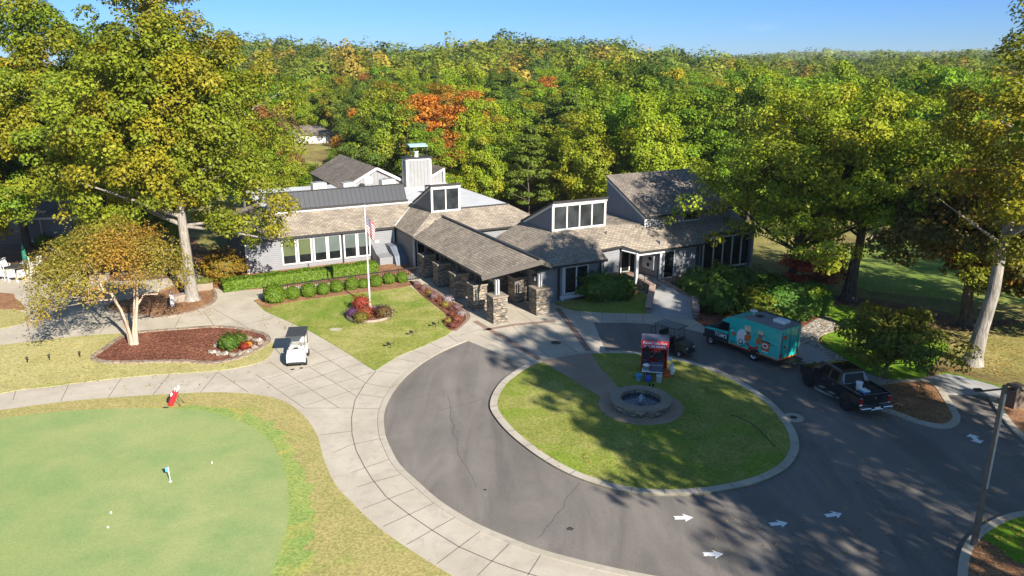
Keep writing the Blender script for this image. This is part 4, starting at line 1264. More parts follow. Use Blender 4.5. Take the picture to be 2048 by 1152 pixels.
fm = shrub_mesh(207, 'ball', (0.55, 0.55, 0.42), 520, 0.10, 'leaf_red', 0.15, tuft=0.12, autumn=0.4)
fo = shrub_mesh(208, 'ball', (0.5, 0.5, 0.34), 420, 0.09, 'leaf_yellow', 0.15, tuft=0.1, autumn=0.3)
flower('red_shrub', 'tall red leaved shrub in the flagpole bed', 'bush', 722, 617, 0.2, fm, (0.26, 0.06, 0.035), (1.15, .95, 1.35), 0.6)
flower('red_shrub', 'low red shrub at the foot of the flagpole', 'bush', 728, 632, 0.2, fm, (0.24, 0.07, 0.035), (1.3, 1.0, .95), 0.6)
flower('purple_flowers', 'purple flowers at the path side of the flagpole bed', 'flowers', 706, 632, 0.2, fo, (0.11, 0.04, 0.14), 1.05, 0.15)
flower('purple_flowers', 'purple flowers around the back of the flagpole bed', 'flowers', 762, 625, 0.2, fo, (0.12, 0.04, 0.14), (1.3, .9, .9), 0.15)
flower('bronze_plant', 'bronze green plant at the front of the flagpole bed', 'plant', 722, 642, 0.2, fo, (0.14, 0.12, 0.02), 1.15, 0.4)
flower('bronze_plant', 'dark bronze mound beside the flagpole', 'plant', 768, 633, 0.2, fo, (0.11, 0.07, 0.03), 1.35, 0.3)
rgf = random.Random(9)
cols = [((0.22, 0.085, 0.05), 'rusty coleus'), ((0.22, 0.135, 0.15), 'pale pink flowers'), ((0.25, 0.2, 0.04), 'yellow leaved plant'), ((0.17, 0.05, 0.05), 'dark red plant'), ((0.36, 0.31, 0.35), 'pale lilac flowers')]
where = ['at the building end', 'near the building end', 'a little below the building end', 'level with the second pillar', 'just past the second pillar', 'half way along', 'past the middle', 'where the bed widens', 'on the wide part', 'beside the front pillar', 'on the wide end by the lawn', 'at the lawn corner', 'at the walk corner', 'at the very tip']
spots = [(833, 570, 1), (846, 579, 1), (858, 588, 2), (868, 596, 1), (879, 604, 0), (890, 613, 2), (896, 604, 4), (902, 620, 3), (914, 618, 1), (922, 632, 4), (904, 632, 0), (896, 645, 2), (914, 643, 0), (905, 654, 3)]
for i, (x, y, c) in enumerate(spots):
    col, w = cols[c]
    flower('bedding_plant', f'{w} {where[i]} of the portico bed', 'plant', x, y, 0.12, fo if c else fm, col, rgf.uniform(0.42, 0.85), 0.25, 'bedding plants along the portico', i)


def fallen_leaves():
    rng = np.random.default_rng(55)
    areas = [((1850, 752), (2048, 640), 900), ((1640, 690), (1880, 620), 700), ((1080, 940), (1500, 740), 300), ((1700, 845), (1900, 765), 420), ((330, 632), (425, 575), 160), ((520, 660), (890, 600), 260), ((0, 780), (540, 670), 260), ((1960, 1130), (2048, 1035), 160), ((0, 560), (380, 500), 700), ((1400, 1140), (2040, 760), 420)]
    P = []
    for (xa, ya), (xb, yb), n in areas:
        for _ in range(n):
            g = G(rng.uniform(xa, xb), rng.uniform(min(ya, yb), max(ya, yb)), 0.1); P.append((g[0], g[1], 0.022 if (ya, yb) == (1140, 760) else 0.135))
    P = np.array(P); n = len(P)
    T = np.stack([rng.random(n), rng.random(n), rng.random(n), np.ones(n)], 1)
    Nn = unit(np.array([0, 0, 1]) + rng.normal(size=(n, 3)) * 0.25)
    V, F, T2 = leaves(rng, P, Nn, 0.10, T)
    o = bpy.data.objects.new('fallen_leaves', fast_mesh('fallen_leaves', V, F, M['leaf_rusty'], T2)); COL.objects.link(o); o.color = (0.4, 0.3, 0.09, 0.6)
    tag(o, 'dry fallen leaves scattered over the lawns and drive', 'leaves', kind='stuff')


fallen_leaves()
# ------------------------------------------------------------------ the club house; u along the front, v into the depth
OB = G(495, 553)
CU, SU = math.cos(TH), math.sin(TH)


def UV(u, v): return (OB[0] + u * CU - v * SU, OB[1] + u * SU + v * CU)


club = thing('clubhouse', 'long grey clubhouse with shingle roofs, window dormers and a stone pillared porch', 'building', (OB[0], OB[1], 0), TH)
SL = 0.47
MIS = [M['shingles'], M['dark_gutter'], M['dark_timber']]


def roof(name, poly, th=0.2, mats=None, parent=None, label=None):
    """slab with a shingle top and dark edges"""
    o = MB().prism(poly, th, mi=0, mside=1, mbot=2).build(name, mats or MIS, parent or club)
    if label: o['label'] = label
    return o


def wall(name, u0, v0, u1, v1, z0, z1, mat, t=0.16, z1b=None, parent=None):
    d = Vector((u1 - u0, v1 - v0)); nrm = Vector((d.y, -d.x)).normalized() * t
    zb = z1 if z1b is None else z1b
    mb = MB()
    A = [(u0, v0, z0), (u1, v1, z0), (u1, v1, zb), (u0, v0, z1)]
    B = [(x + nrm.x, y + nrm.y, z) for x, y, z in A]
    mb.add(A + B, [(0, 1, 2, 3), (7, 6, 5, 4), (0, 4, 5, 1), (1, 5, 6, 2), (2, 6, 7, 3), (3, 7, 4, 0)])
    return mb.build(name, mat, parent or club, fixn=True)


def window(u0, u1, z0, z1, v, glass, n=1, fr=0.1, parent=None, blind=None, blind_z=None, axis='v', face=-1):
    """window on a wall facing -v (or -u when axis='u'): frame > panes"""
    fm_ = MB()
    def B(a0, a1, z0_, z1_, d0, d1):
        if axis == 'v': fm_.bx(a0, a1, v + d0 * face, v + d1 * face, z0_, z1_)
        else: fm_.bx(v + d0 * face, v + d1 * face, a0, a1, z0_, z1_)
    B(u0 - fr, u0, z0 - fr, z1 + fr, -0.02, 0.05); B(u1, u1 + fr, z0 - fr, z1 + fr, -0.02, 0.05)
    B(u0, u1, z1, z1 + fr, -0.02, 0.05); B(u0, u1, z0 - fr, z0, -0.02, 0.07)
    for i in range(1, n):
        c = u0 + (u1 - u0) * i / n
        B(c - fr * .5, c + fr * .5, z0, z1, -0.02, 0.05)
    f = fm_.build('window', M['white_trim'], parent or club)
    mb = MB(); w = (u1 - u0) / n
    for i in range(n):
        a0, a1 = u0 + w * i + (fr * .5 if i else 0), u0 + w * (i + 1) - (fr * .5 if i < n - 1 else 0)
        if axis == 'v': mb.bx(a0, a1, v - 0.015, v + 0.006 * face + 0.01, z0, z1)
        else: mb.bx(v - 0.015, v + 0.01, a0, a1, z0, z1)
    mb.build('pane', glass, f)
    if blind:
        bz = blind_z
        q = MB()
        if axis == 'v': q.bx(u0 + .02, u1 - .02, v + 0.022 * face - 0.004, v + 0.022 * face + 0.004, bz, z1 - .01)
        q.build('blind', blind, f)
    return f


# --- dining wing
zt = 4.85; vt = 0.15 + (zt - 3.25) / SL
roof('roof', [(-0.15, 0.15, 3.25), (14.25, 0.15, 3.25), (14.25 + (zt - 3.25) / SL, vt, zt), (3.2, vt, zt)])
roof('roof', [(-0.15, 0.15, 3.25), (3.2, vt, zt), (3.2, 11, zt), (-0.15, 13, 3.25)])
MB().bar((14.3, 0.2, 3.29), (17.65, vt, zt + .03), 0.16, 0.05).build('valley_flashing', M['white_trim'], club)
MB().bx(3.1, 17.5, vt + .0, vt + .22, zt - .1, zt + .1).build('parapet_coping', M['white_trim'], club)
wall('wall', 14.35, 0.6, 0.1, 0.6, -0.2, 3.15, M['lap_siding'])
MB().bx(0.1, 14.3, 0.52, 0.597, 2.95, 3.1).bx(0.08, 0.3, 0.5, 0.597, -.2, 2.95).bx(14.15, 14.3, 0.52, 0.597, -.2, 2.95).build('trim', M['white_trim'], club)
wall('wall', 0.1, 0.6, 0.1, 13.0, -0.2, 3.15, M['board_batten_slate'])
mbp = MB()
for k in range(7): mbp.bx(-0.12, 0.1, 2.2 + k * 1.5, 2.5 + k * 1.5, -.2, 3.1)
mbp.build('pilaster', M['lap_siding_shade'], club)
for i, (a, b) in enumerate([(3.45, 4.55), (4.9, 6.0), (6.4, 7.45), (7.75, 8.8), (9.3, 10.35), (10.65, 11.7)]):
    window(a, b, 0.62, 2.82, 0.6, M['dark_glass'], 1, 0.12, blind=M['blind_olive'] if i < 2 else M['blind_grey'], blind_z=1.35 if i < 4 else 1.5)
MB().bx(9.0, 9.1, 0.42, 0.5, -.2, 3.2).build('downspout', M['dark_gutter'], club)
MB().bx(12.3, 12.7, 0.55, 0.6, 1.7, 1.95).build('notice_plate', M['white_trim'], club)
# standing seam screen along the flat roof
o = MB().extrude([(vt + .35, zt), (vt + .45, zt), (vt + 1.45, zt + 1.75), (vt + 1.35, zt + 1.75)], 'x', 3.0, 17.0).build('screen_wall', M['seam_metal'], club)
MB().bx(2.95, 17.05, vt + 1.3, vt + 1.5, zt + 1.75, zt + 1.83).bx(2.95, 17.05, vt + .26, vt + .35, zt - .0, zt + .3).build('screen_cap', M['dark_gutter'], club)
# flat membrane roof
MB().prism([(3.2, vt + .22, zt - .05), (17.6, vt + .22, zt - .05), (17.6, -1.6, zt - .05), (26.0, -1.6, zt - .05), (26.0, 20, zt - .05), (3.2, 20, zt - .05)], 0.25).build('flat_roof', M['membrane'], club)
MB().bx(4, 25.8, vt + .5, 19.5, 0, zt - .32).build('wall', M['lap_siding_shade'], club)

# --- centre block
zc = 4.8; vc = -5.0 + (zc - 3.25) / SL; uc = 14.2 + (zc - 3.25) / SL
roof('roof', [(14.2, 0.3, 3.25), (14.2, -5.0, 3.25), (uc, vc, zc), (uc, vc + 6.6, zc + .02), (uc, vt, zt)])
roof('roof', [(14.2, -5.0, 3.25), (28.6, -5.0, 3.25), (25.9, vc, zc), (uc, vc, zc)])
roof('roof', [(28.6, -5.0, 3.25), (28.6, 14, 3.25), (25.9, 14, zc), (25.9, vc, zc)])
MB().bx(20.6, 25.9, vc - .02, vc + .12, zc - .1, zc + .1).build('parapet_coping', M['dark_gutter'], club)
wall('wall', 14.5, -4.6, 14.5, 0.6, -.3, 3.2, M['lap_siding_shade'])
MB().bx(14.36, 14.5, -4.75, -4.55, -.3, 3.15).build('corner_post', M['white_trim'], club)
wall('wall', 28, -4.55, 17.7, -4.55, 0, 3.2, M['lap_siding'])
wall('wall', 17.68, -4.6, 14.5, -4.6, 0, 3.2, M['near_black'])
window(14.8, 17.4, 0.1, 2.8, -4.6, M['dark_glass'], 3, 0.1)
MB().bx(20.0, 20.3, -4.72, -4.56, 2.3, 2.5).build('wall_lamp', M['black_iron'], club)
# areaway cover in the inner corner
MB().extrude([(0.43, 1.65), (-0.9, 0.95), (-2.0, 0.8), (-2.0, 0.1), (0.43, 0.1)], 'x', 11.9, 13.2).build('areaway_cover', M['lap_siding'], club)
MB().extrude([(0.43, 1.6), (-1.1, 1.6), (-2.4, 0.9), (-2.9, 0.1), (0.43, 0.1)], 'x', 13.25, 14.45).build('areaway_cover', M['board_batten_slate'], club)


# --- window dormers: a shed wedge rising out of the roof towards the front
def dormer(u0, u1, v0, v1, zb, ztp, zback, n, name='dormer'):
    wl = MB()
    for uu in (u0 + .02, u1 - .14):
        pr = [(v0 + .15, zb - .3), (v0 + .15, ztp - .1), (v1, zback - .1), (v1, zb - .3)]
        wl.extrude(pr, 'x', uu, uu + 0.12)
    d = wl.build(name, M['board_batten_slate'], club)
    MB().prism([(u0 - .1, v0 - .25, ztp + .12), (u1 + .1, v0 - .25, ztp + .12), (u1 + .1, v1 + .1, zback + .05), (u0 - .1, v1 + .1, zback + .05)], 0.16, mi=0, mside=1, mbot=1).build('dormer_roof', [M['shingles_brown'], M['dark_gutter']], d)
    tr = MB()
    for uu in (u0 - .06, u1 + .0):
        tr.extrude([(v0 - .1, ztp - .08), (v0 - .1, ztp - .28), (v1, zback - .32), (v1, zback - .12)], 'x', uu, uu + .06)
    tr.build('rake_trim', M['white_trim'], d)
    fr = MB(); f = 0.16
    fr.bx(u0 - .04, u0 + f, v0, v0 + .14, zb, ztp - .05).bx(u1 - f, u1 + .04, v0, v0 + .14, zb, ztp - .05)
    fr.bx(u0 + f, u1 - f, v0, v0 + .14, zb, zb + .17).bx(u0 + f, u1 - f, v0, v0 + .14, ztp - .2, ztp - .05).bx(u0 + f, u1 - f, v0 + .02, v0 + .12, ztp - .42, ztp - .2)
    w = (u1 - u0 - 2 * f) / n
    for i in range(1, n): fr.bx(u0 + f + w * i - .06, u0 + f + w * i + .06, v0, v0 + .14, zb + .17, ztp - .42)
    fo = fr.build('window', M['white_trim'], d)
    gl = MB()
    for i in range(n):
        a = u0 + f + w * i + (.06 if i else 0); b_ = u0 + f + w * (i + 1) - (.06 if i < n - 1 else 0)
        gl.bx(a, b_, v0 + .06, v0 + .09, zb + .17, ztp - .42)
    gl.build('pane', M['clear_glass'], fo)
    return d


dormer(17.35, 20.35, -2.0, 3.1, 4.7, 7.35, 4.95, 2)
dormer(22.3, 27.6, -16.7, -11.3, 5.12, 7.6, 5.1, 4)
MB().bx(28.5, 41.0, -11.28, -8.2, 0, 4.6).build('flat_roof', M['dark_gutter'], club)

# --- east wing
ze = 3.3
def ez(v): return ze + SL * (v + 20.6)
roof('roof', [(18.5, -20.6, ze), (25.3, -20.6, ze), (25.3, -19.45, ez(-19.45)), (27.6, -19.3, ez(-19.3)), (28.8, -20.25, ez(-20.25)), (35.6, -20.3, ez(-20.3)), (37.2, -19.2, ez(-19.2)), (42.5, -19.2, ez(-19.2)), (42.5, -11.3, ez(-11.3) - .3), (31.4, -17.0, ez(-17.0)), (27.6, -16.6, ez(-16.6)), (22.4, -16.6, ez(-16.6))], 0.2)
roof('roof', [(18.5, -20.6, ze), (22.4, -16.6, ez(-16.6)), (22.4, -11.3, 5.15), (18.5, -11.3, 3.3)], 0.2)
roof('roof', [(27.6, -16.6, ez(-16.6)), (31.5, -17.0, ez(-17.0)), (31.5, -11.3, 5.1), (27.6, -11.3, 5.1)], 0.2)
wall('wall', 25.2, -20.0, 19.0, -20.0, -.1, 3.3, M['lap_siding'])
wall('wall', 19.0, -20.0, 19.0, -11.3, -.1, 3.3, M['lap_siding_shade'])
MB().bx(19.0, 25.2, -20.1, -20.003, 3.05, 3.25).bx(25.05, 25.2, -20.08, -20.003, 0, 3.05).bx(21.3, 21.42, -20.09, -20.003, 0, 3.05).bx(21.0, 25.0, -20.1, -20.003, .3, .55).build('trim', M['white_trim'], club)
MB().bx(24.85, 24.95, -20.2, -20.1, .3, 3.2).build('downspout', M['dark_gutter'], club)
MB().bx(20.85, 20.98, -20.25, -20.1, .3, 3.2).build('downspout', M['dark_gutter'], club)
window(21.6, 23.7, 0.75, 2.85, -20.0, M['dark_glass'], 2, 0.12)
wall('wall', 27.7, -18.9, 25.2, -18.9, 0, 3.95, M['lap_siding'])
wall('wall', 25.2, -20.0, 25.2, -18.9, 0, 3.5, M['lap_siding_shade'])
MB().bx(25.3, 27.7, -19.02, -18.903, 3.6, 3.8).build('trim', M['white_trim'], club)
# entry bay
MB().bx(28.55, 28.8, -20.1, -19.85, .6, 3.3).build('porch_post', M['white_trim'], club)
MB().bar((27.75, -19.1, 3.55), (28.7, -20.05, 3.3), .1, .26).bx(28.8, 31.5, -20.1, -19.95, 3.05, 3.3).build('porch_beam', M['white_trim'], club)
wall('wall', 27.8, -16.4, 27.8, -18.9, 0, 3.9, M['near_black'])  # entry recess walls near black: tree shade put into their colour
wall('wall', 31.2, -16.2, 27.8, -16.2, 0, 4.5, M['near_black'])
window(28.0, 30.6, 0.65, 3.0, -16.25, M['dark_glass'], 3, 0.1)
wall('wall', 31.2, -19.8, 31.2, -16.2, 0, 4.0, M['lap_siding'])
nb = MB().bx(31.08, 31.2, -19.2, -17.6, 1.3, 2.6).build('notice_board', M['white_trim'], club)
MB().bx(31.05, 31.078, -18.9, -18.5, 2.1, 2.4).bx(31.05, 31.078, -18.6, -18.3, 1.5, 1.8).build('notice', M['near_black'], nb)
wall('wall', 35.3, -19.8, 31.2, -19.8, 0, 3.4, M['lap_siding'])
MB().bx(31.2, 35.3, -19.92, -19.803, 3.1, 3.32).bx(31.2, 31.4, -19.9, -19.803, .5, 3.1).build('trim', M['white_trim'], club)
window(31.75, 32.75, 0.7, 3.0, -19.8, M['dark_glass'], 1, 0.1)
wall('wall', 36.9, -18.6, 35.4, -19.8, 0, 3.6, M['board_batten_slate'])
MB().bx(35.25, 35.4, -20.02, -19.85, 0, 3.4).build('downspout', M['dark_gutter'], club)
wall('wall', 43, -18.6, 36.9, -18.6, 0, 3.8, M['near_black'])
window(37.2, 42.8, 0.5, 3.3, -18.62, M['dark_glass'], 5, 0.14)
MB().bx(42.6, 42.9, -19, -11, 0, 4.0).build('wall', M['lap_siding_shade'], club)
# tower with the long shed roof
tu0, tu1, tv0, tv1 = 31.3, 41.2, -17.4, -11.4
tz0, tz1 = 5.85, 8.55
wl = MB().extrude([(tv0, 3.5), (tv0, tz0 - .12), (tv1, tz1 - .12), (tv1, 3.5)], 'x', tu0, tu0 + .14)
tw = wl.build('tower', M['board_batten_slate'], club)
MB().extrude([(tv0, 3.5), (tv0, tz0 - .12), (tv1, tz1 - .12), (tv1, 3.5)], 'x', tu1 - .14, tu1).build('side_wall', M['board_batten_slate'], tw)
MB().bx(tu0 + .14, tu1 - .14, tv0, tv0 + .14, 3.5, tz0 - .1).bx(tu0 + .14, tu1 - .14, tv1 - .14, tv1, 3.5, tz1 - .1).build('front_wall', M['lap_siding'], tw)
MB().prism([(tu0 - .12, tv0 - .3, tz0 - .06), (tu1 + .12, tv0 - .3, tz0 - .06), (tu1 + .12, tv1 + .15, tz1 + .08), (tu0 - .12, tv1 + .15, tz1 + .08)], .17, mi=0, mside=1, mbot=1).build('tower_roof', [M['shingles_brown'], M['dark_gutter']], tw)
MB().extrude([(tv0 - .1, tz0 - .2), (tv0 - .1, tz0 - .42), (tv1, tz1 - .42), (tv1, tz1 - .2)], 'x', tu0 - .05, tu0 - .002).bx(tu0 - .06, tu0 + .16, tv0 - .06, tv0 - .002, 4.6, tz0 - .2).build('rake_trim', M['white_trim'], tw)
window(35.6, 37.4, 5.0, 5.55, tv0, M['dark_glass'], 1, 0.08, parent=tw)

# --- porch: prow ended gable over two rows of stone pillars
pz, pr_ = 3.2, 4.8
um = 17.42
roof('porch_roof', [(14.15, -20.2, pz), (um, -23.4, pr_), (um, -4.6, pr_), (14.15, -5.2, pz)], 0.16, [M['shingles'], M['barge_board'], M['dark_timber']])
roof('porch_roof', [(um, -23.4, pr_), (20.6, -19.9, pz), (20.6, -4.9, pz), (um, -4.6, pr_)], 0.16, [M['shingles'], M['barge_board'], M['dark_timber']])
MB().bar((um, -23.35, pr_ + .03), (um, -4.4, pr_ + .03), 0.3, 0.06).build('ridge_cap', M['dark_gutter'], club)
MB().bar((14.1, -20.2, pz - .2), (um, -23.45, pr_ - .19), .1, .34).bar((um, -23.45, pr_ - .19), (20.65, -19.9, pz - .2), .1, .34).build('barge_board', M['barge_board'], club)
MB().bx(14.45, 14.65, -21.5, -5.4, pz - .38, pz - .18).bx(20.0, 20.2, -19.6, -5.4, pz - .38, pz - .18).bx(um - .1, um + .1, -22.9, -5, pr_ - .55, pr_ - .25).build('beam', M['dark_timber'], club)
mbr = MB()
for k in range(12): mbr.bar((14.3, -19.6 + k * 1.25, pz - .16), (um, -19.6 + k * 1.25, pr_ - .24), .07, .14); mbr.bar((20.5, -19.4 + k * 1.25, pz - .16), (um, -19.6 + k * 1.25, pr_ - .24), .07, .14)
mbr.build('rafter', M['dark_timber'], club)


def pillar(u, v, h=2.05, post=None, s=1.16):
    p = MB().box((u, v, h / 2 - .1), (s, s, h + .2)).build('pillar', M['ledgestone'], club)
    MB().box((u, v, h + .06), (s + .13, s + .13, .12)).build('cap', M['cap_stone'], p, bevel=.02)
    z1 = post or 3.0
    if z1 > h + .3:
        MB().bx(u - .16, u - .04, v - .12, v + .12, h + .12, z1).bx(u + .04, u + .16, v - .12, v + .12, h + .12, z1).build('post', M['galvanised'] if post else M['dark_timber'], p)
    return p


for (u, v, post) in [(14.5, -21.95, 3.3), (14.5, -18.45, None), (14.5, -14.85, None), (14.5, -11.2, None), (14.5, -7.7, None), (18.3, -21.65, 3.2), (18.35, -18.0, None), (18.4, -14.3, None), (18.4, -10.6, None)]:
    pillar(u, v, post=post)

# --- chimney stack on the flat roof
c0 = zt - .05
ch = MB().bx(20.55, 23.55, 13.7, 15.0, c0, 8.05).build('chimney', M['board_batten'], club)
tr = MB()
for a in (20.5, 23.4): tr.bx(a, a + .2, 13.62, 13.697, c0, 8.05)
tr.bx(20.5, 23.6, 13.62, 13.697, 7.85, 8.06).bx(20.46, 20.547, 13.62, 13.8, c0, 8.05).bx(20.46, 20.547, 14.85, 15.05, c0, 8.05).bx(20.46, 20.547, 13.8, 14.85, 7.85, 8.06)
tr.build('trim', M['white_trim'], ch)
MB().bx(20.35, 23.75, 13.5, 15.2, 8.06, 8.2).build('chimney_top', M['dark_gutter'], ch)
MB().lathe([(.28, 8.2), (.28, 8.75), (.33, 8.78), (.33, 8.85)], 14, (22.0, 14.35, 0)).build('flue', M['white_trim'], ch)
cap = MB(); prf = [(13.3 + 2.0 * t, 9.25 + .5 * math.sin(math.pi * (0.15 + .7 * t))) for t in np.linspace(0, 1, 9)]
cap.extrude(prf + [(a, b - .05) for a, b in reversed(prf)], 'x', 20.9, 23.1).build('chimney_cap', M['copper_patina'], ch)
ml = MB()
for a, b in ((21.0, 13.5), (23.0, 13.5), (21.0, 15.0), (23.0, 15.0)): ml.bx(a - .03, a + .03, b - .03, b + .03, 8.2, 9.6)
ml.build('cap_bracket', M['black_iron'], ch)

# --- rear gabled roofs
gu, gz = 17.5, 7.1
gl_, gr_ = 13.2, 21.4
sl2 = (gz - 4.85) / (gu - gl_)
zr = gz - sl2 * (gr_ - gu)
roof('roof', [(gl_, 15.4, 4.85), (gu, 15.4, gz), (gu, 31, gz), (gl_, 31, 4.85)], .2, [M['shingles_brown'], M['dark_gutter'], M['dark_timber']])
roof('roof', [(gu, 15.4, gz), (gr_, 15.4, zr), (gr_, 31, zr), (gu, 31, gz)], .2, [M['shingles_brown'], M['dark_gutter'], M['dark_timber']])
gw = MB()
gw.add([(gl_ + .3, 15.7, 4.6), (gr_ - .2, 15.7, 4.6), (gr_ - .2, 15.7, zr), (gu, 15.7, gz - .2), (gl_ + .3, 15.7, 4.85), (gl_ + .3, 15.86, 4.6), (gr_ - .2, 15.86, 4.6), (gr_ - .2, 15.86, zr), (gu, 15.86, gz - .2), (gl_ + .3, 15.86, 4.85)],
       [(0, 1, 2, 3, 4), (9, 8, 7, 6, 5), (0, 5, 6, 1), (1, 6, 7, 2), (2, 7, 8, 3), (3, 8, 9, 4), (4, 9, 5, 0)])
gwo = gw.build('gable_wall', M['board_batten'], club, fixn=True)
MB().bar((gl_ + 1.2, 15.36, 4.85 + sl2 * 1.2 - .12), (gu, 15.36, gz - .12), .08, .28).bar((gu, 15.36, gz - .12), (gr_, 15.36, zr - .12), .08, .28).build('rake_trim', M['white_trim'], gwo)
MB().bx(gl_ + .3, gr_ - .3, 15.9, 30.8, 0, 4.8).build('wall', M['lap_siding_shade'], club)
roof('roof', [(22.6, 15.2, 5.0), (25.9, 15.2, 6.6), (25.9, 23.5, 6.6), (22.6, 23.5, 5.0)], .2, [M['shingles_brown'], M['dark_gutter'], M['dark_timber']])
sw = MB()
sw.add([(22.7, 15.4, 4.6), (25.8, 15.4, 4.6), (25.8, 15.4, 6.4), (22.7, 15.4, 4.9), (22.7, 23.3, 4.6), (25.8, 23.3, 4.6), (25.8, 23.3, 6.4), (22.7, 23.3, 4.9)],
       [(0, 1, 2, 3), (7, 6, 5, 4), (0, 4, 5, 1), (1, 5, 6, 2), (2, 6, 7, 3), (3, 7, 4, 0)])
swo = sw.build('gable_wall', M['board_batten'], club, fixn=True)
MB().bar((22.6, 15.16, 4.88), (25.9, 15.16, 6.48), .08, .26).bx(25.72, 25.92, 15.12, 15.2, 4.7, 6.3).build('rake_trim', M['white_trim'], swo)
MB().lathe([(.05, 3.3), (.05, 3.9)], 8, (27.0, -17.7, 1.0)).lathe([(.04, 0), (.04, .45)], 8, (30.2, -14.6, 4.7)).build('roof_vent', M['black_iron'], club)

# --- plant on the flat roof
def W(u, v, z): x, y = UV(u, v); return (x, y, z)


def ac_unit(label, u, v, sx, sy, h):
    t = thing('air_conditioner', label, 'air conditioner', W(u, v, zt - .05), TH, 'air conditioners on the flat roof')
    MB().box((0, 0, h / 2 + .08), (sx, sy, h)).build('casing', M['ac_white'], t, bevel=.03)
    g = MB()
    for i in range(7): g.bx(-sx * .08, sx * .42, -sy / 2 - .025, -sy / 2 - .003, .25 + h * .1 * i, .25 + h * .1 * i + .05)
    g.build('grille', M['ac_grille'], t)
    MB().lathe([(.42 * min(sx, sy), h + .08), (.42 * min(sx, sy), h + .16)], 20).build('fan_guard', M['ac_grille'], t)
    MB().box((0, 0, .04), (sx + .1, sy + .1, .07)).build('kerb', M['galvanised'], t)


ac_unit('white roof air conditioner nearest the tall maple', 10.0, 12.6, 1.5, 1.2, 1.35)
ac_unit('white roof air conditioner in front of the grey gable, between the other two', 13.2, 12.3, 1.4, 1.2, 1.2)
ac_unit('white roof air conditioner beside the satellite dish and chimney', 17.8, 12.7, 1.6, 1.2, 1.2)
t = thing('condenser', 'dark round condenser on the white roof behind the two-pane dormer', 'air conditioner', W(21.1, 8.3, zt - .05))
MB().lathe([(.45, 0), (.45, .85)], 18).build('casing', M['ac_grille'], t); MB().lathe([(.47, .85), (.47, .92), (.2, .95)], 18).build('fan_guard', M['black_iron'], t)
t = thing('satellite_dish', 'round white satellite dish on the flat roof before the grey gable', 'satellite dish', W(15.9, 13.6, zt + .15), TH)
dsh = MB(); Mx = Matrix.Translation((0, -.1, 1.0)) @ Matrix.Rotation(R(68), 4, 'X')
dsh.lathe([(.01, -.12), (.3, -.08), (.48, 0), (.48, .03), (.3, -.05), (.01, -.09)], 20, cap=False); dsh.v = [tuple(Mx @ Vector(p)) for p in dsh.v]
dsh.build('dish', M['white_trim'], t); MB().tube([(0, 0, 0), (0, 0, .9)], .04).build('mast', M['galvanised'], t)
MB().tube([(0, -.1, .7), (0, -.6, 1.05)], .02).build('feed_arm', M['galvanised'], t)

# --- porch lantern
t = thing('hanging_lantern', 'glass lantern hanging at the open end of the stone porch', 'lamp', W(18.9, -19.8, 2.1), TH)
MB().tube([(0, 0, .5), (0, 0, 1.3)], .015).build('chain', M['black_iron'], t)
f = MB()
for a, b in ((-.15, -.15), (.15, -.15), (.15, .15), (-.15, .15)): f.bx(a - .015, a + .015, b - .015, b + .015, 0, .45)
f.bx(-.2, .2, -.2, .2, .45, .5).bx(-.17, .17, -.17, .17, -.04, 0).build('frame', M['black_iron'], t)
MB().bx(-.05, .05, -.05, .05, .02, .3).build('lamp', M['lamp_clear'], t)

# --- railing along the lower walk
rail = thing('iron_railing', 'long black iron railing behind the row of clipped bushes', 'railing', (0, 0, 0))
a, b_ = Vector(G(529, 604)), Vector(G(838, 560))
d = (b_ - a).normalized()
Lr = (b_ - a).length
fr = MB(); pk = MB(); ps = MB()
fr.bar((a.x, a.y, 1.2), (b_.x, b_.y, 1.2), .075); fr.bar((a.x, a.y, .18), (b_.x, b_.y, .18), .05)
n = int(Lr / .16)
for i in range(n + 1):
    p = a + d * (Lr * i / n)
    pk.bar((p.x, p.y, .18), (p.x, p.y, 1.2), .032)
for i in range(8):
    p = a + d * (Lr * i / 7)
    q = MB().bar((p.x, p.y, 0), (p.x, p.y, 1.28), .06).build('post', M['black_iron'], rail)
fr.build('rail', M['black_iron'], rail); pk.build('pickets', M['black_iron'], rail)
lowwalk = MB().prism([Vector((*UV(-1.3, -5.6), .085)), Vector((*UV(13.5, -5.6), .085)), Vector((*UV(13.8, -8.6), .085)), Vector((*UV(-.3, -8.6), .085))], .08)
struct('lower_walk', lowwalk, M['kerb_concrete'])

# --- entry ramp walls and rails
def stone_wall(label, pts, h, w=.45):
    t = thing('stone_wall', label, 'wall', (0, 0, 0))
    mb = MB(); cp = MB()
    for i in range(len(pts) - 1):
        (x0, y0, z0), (x1, y1, z1) = pts[i], pts[i + 1]
        A, B = Vector((x0, y0, 0)), Vector((x1, y1, 0)); dd = (B - A).normalized(); nn = Vector((-dd.y, dd.x, 0)) * w / 2
        e = dd * (.0 if i == 0 else -.02)
        q = [A - nn + e, A + nn + e, B + nn, B - nn]
        mb.prism([Vector((q[0].x, q[0].y, z0 + h)), Vector((q[1].x, q[1].y, z0 + h)), Vector((q[2].x, q[2].y, z1 + h)), Vector((q[3].x, q[3].y, z1 + h))], zb=-.1)
        nn *= 1.14
        q = [A - nn, A + nn, B + nn, B - nn]
        cp.prism([Vector((q[0].x, q[0].y, z0 + h + .08)), Vector((q[1].x, q[1].y, z0 + h + .08)), Vector((q[2].x, q[2].y, z1 + h + .08)), Vector((q[3].x, q[3].y, z1 + h + .08))], .078)
    mb.build('wall', M['ledgestone'], t); cp.build('coping', M['pink_granite'], t)


def w3(x, y, z): g = G(x, y, z); return (g[0], g[1], z)


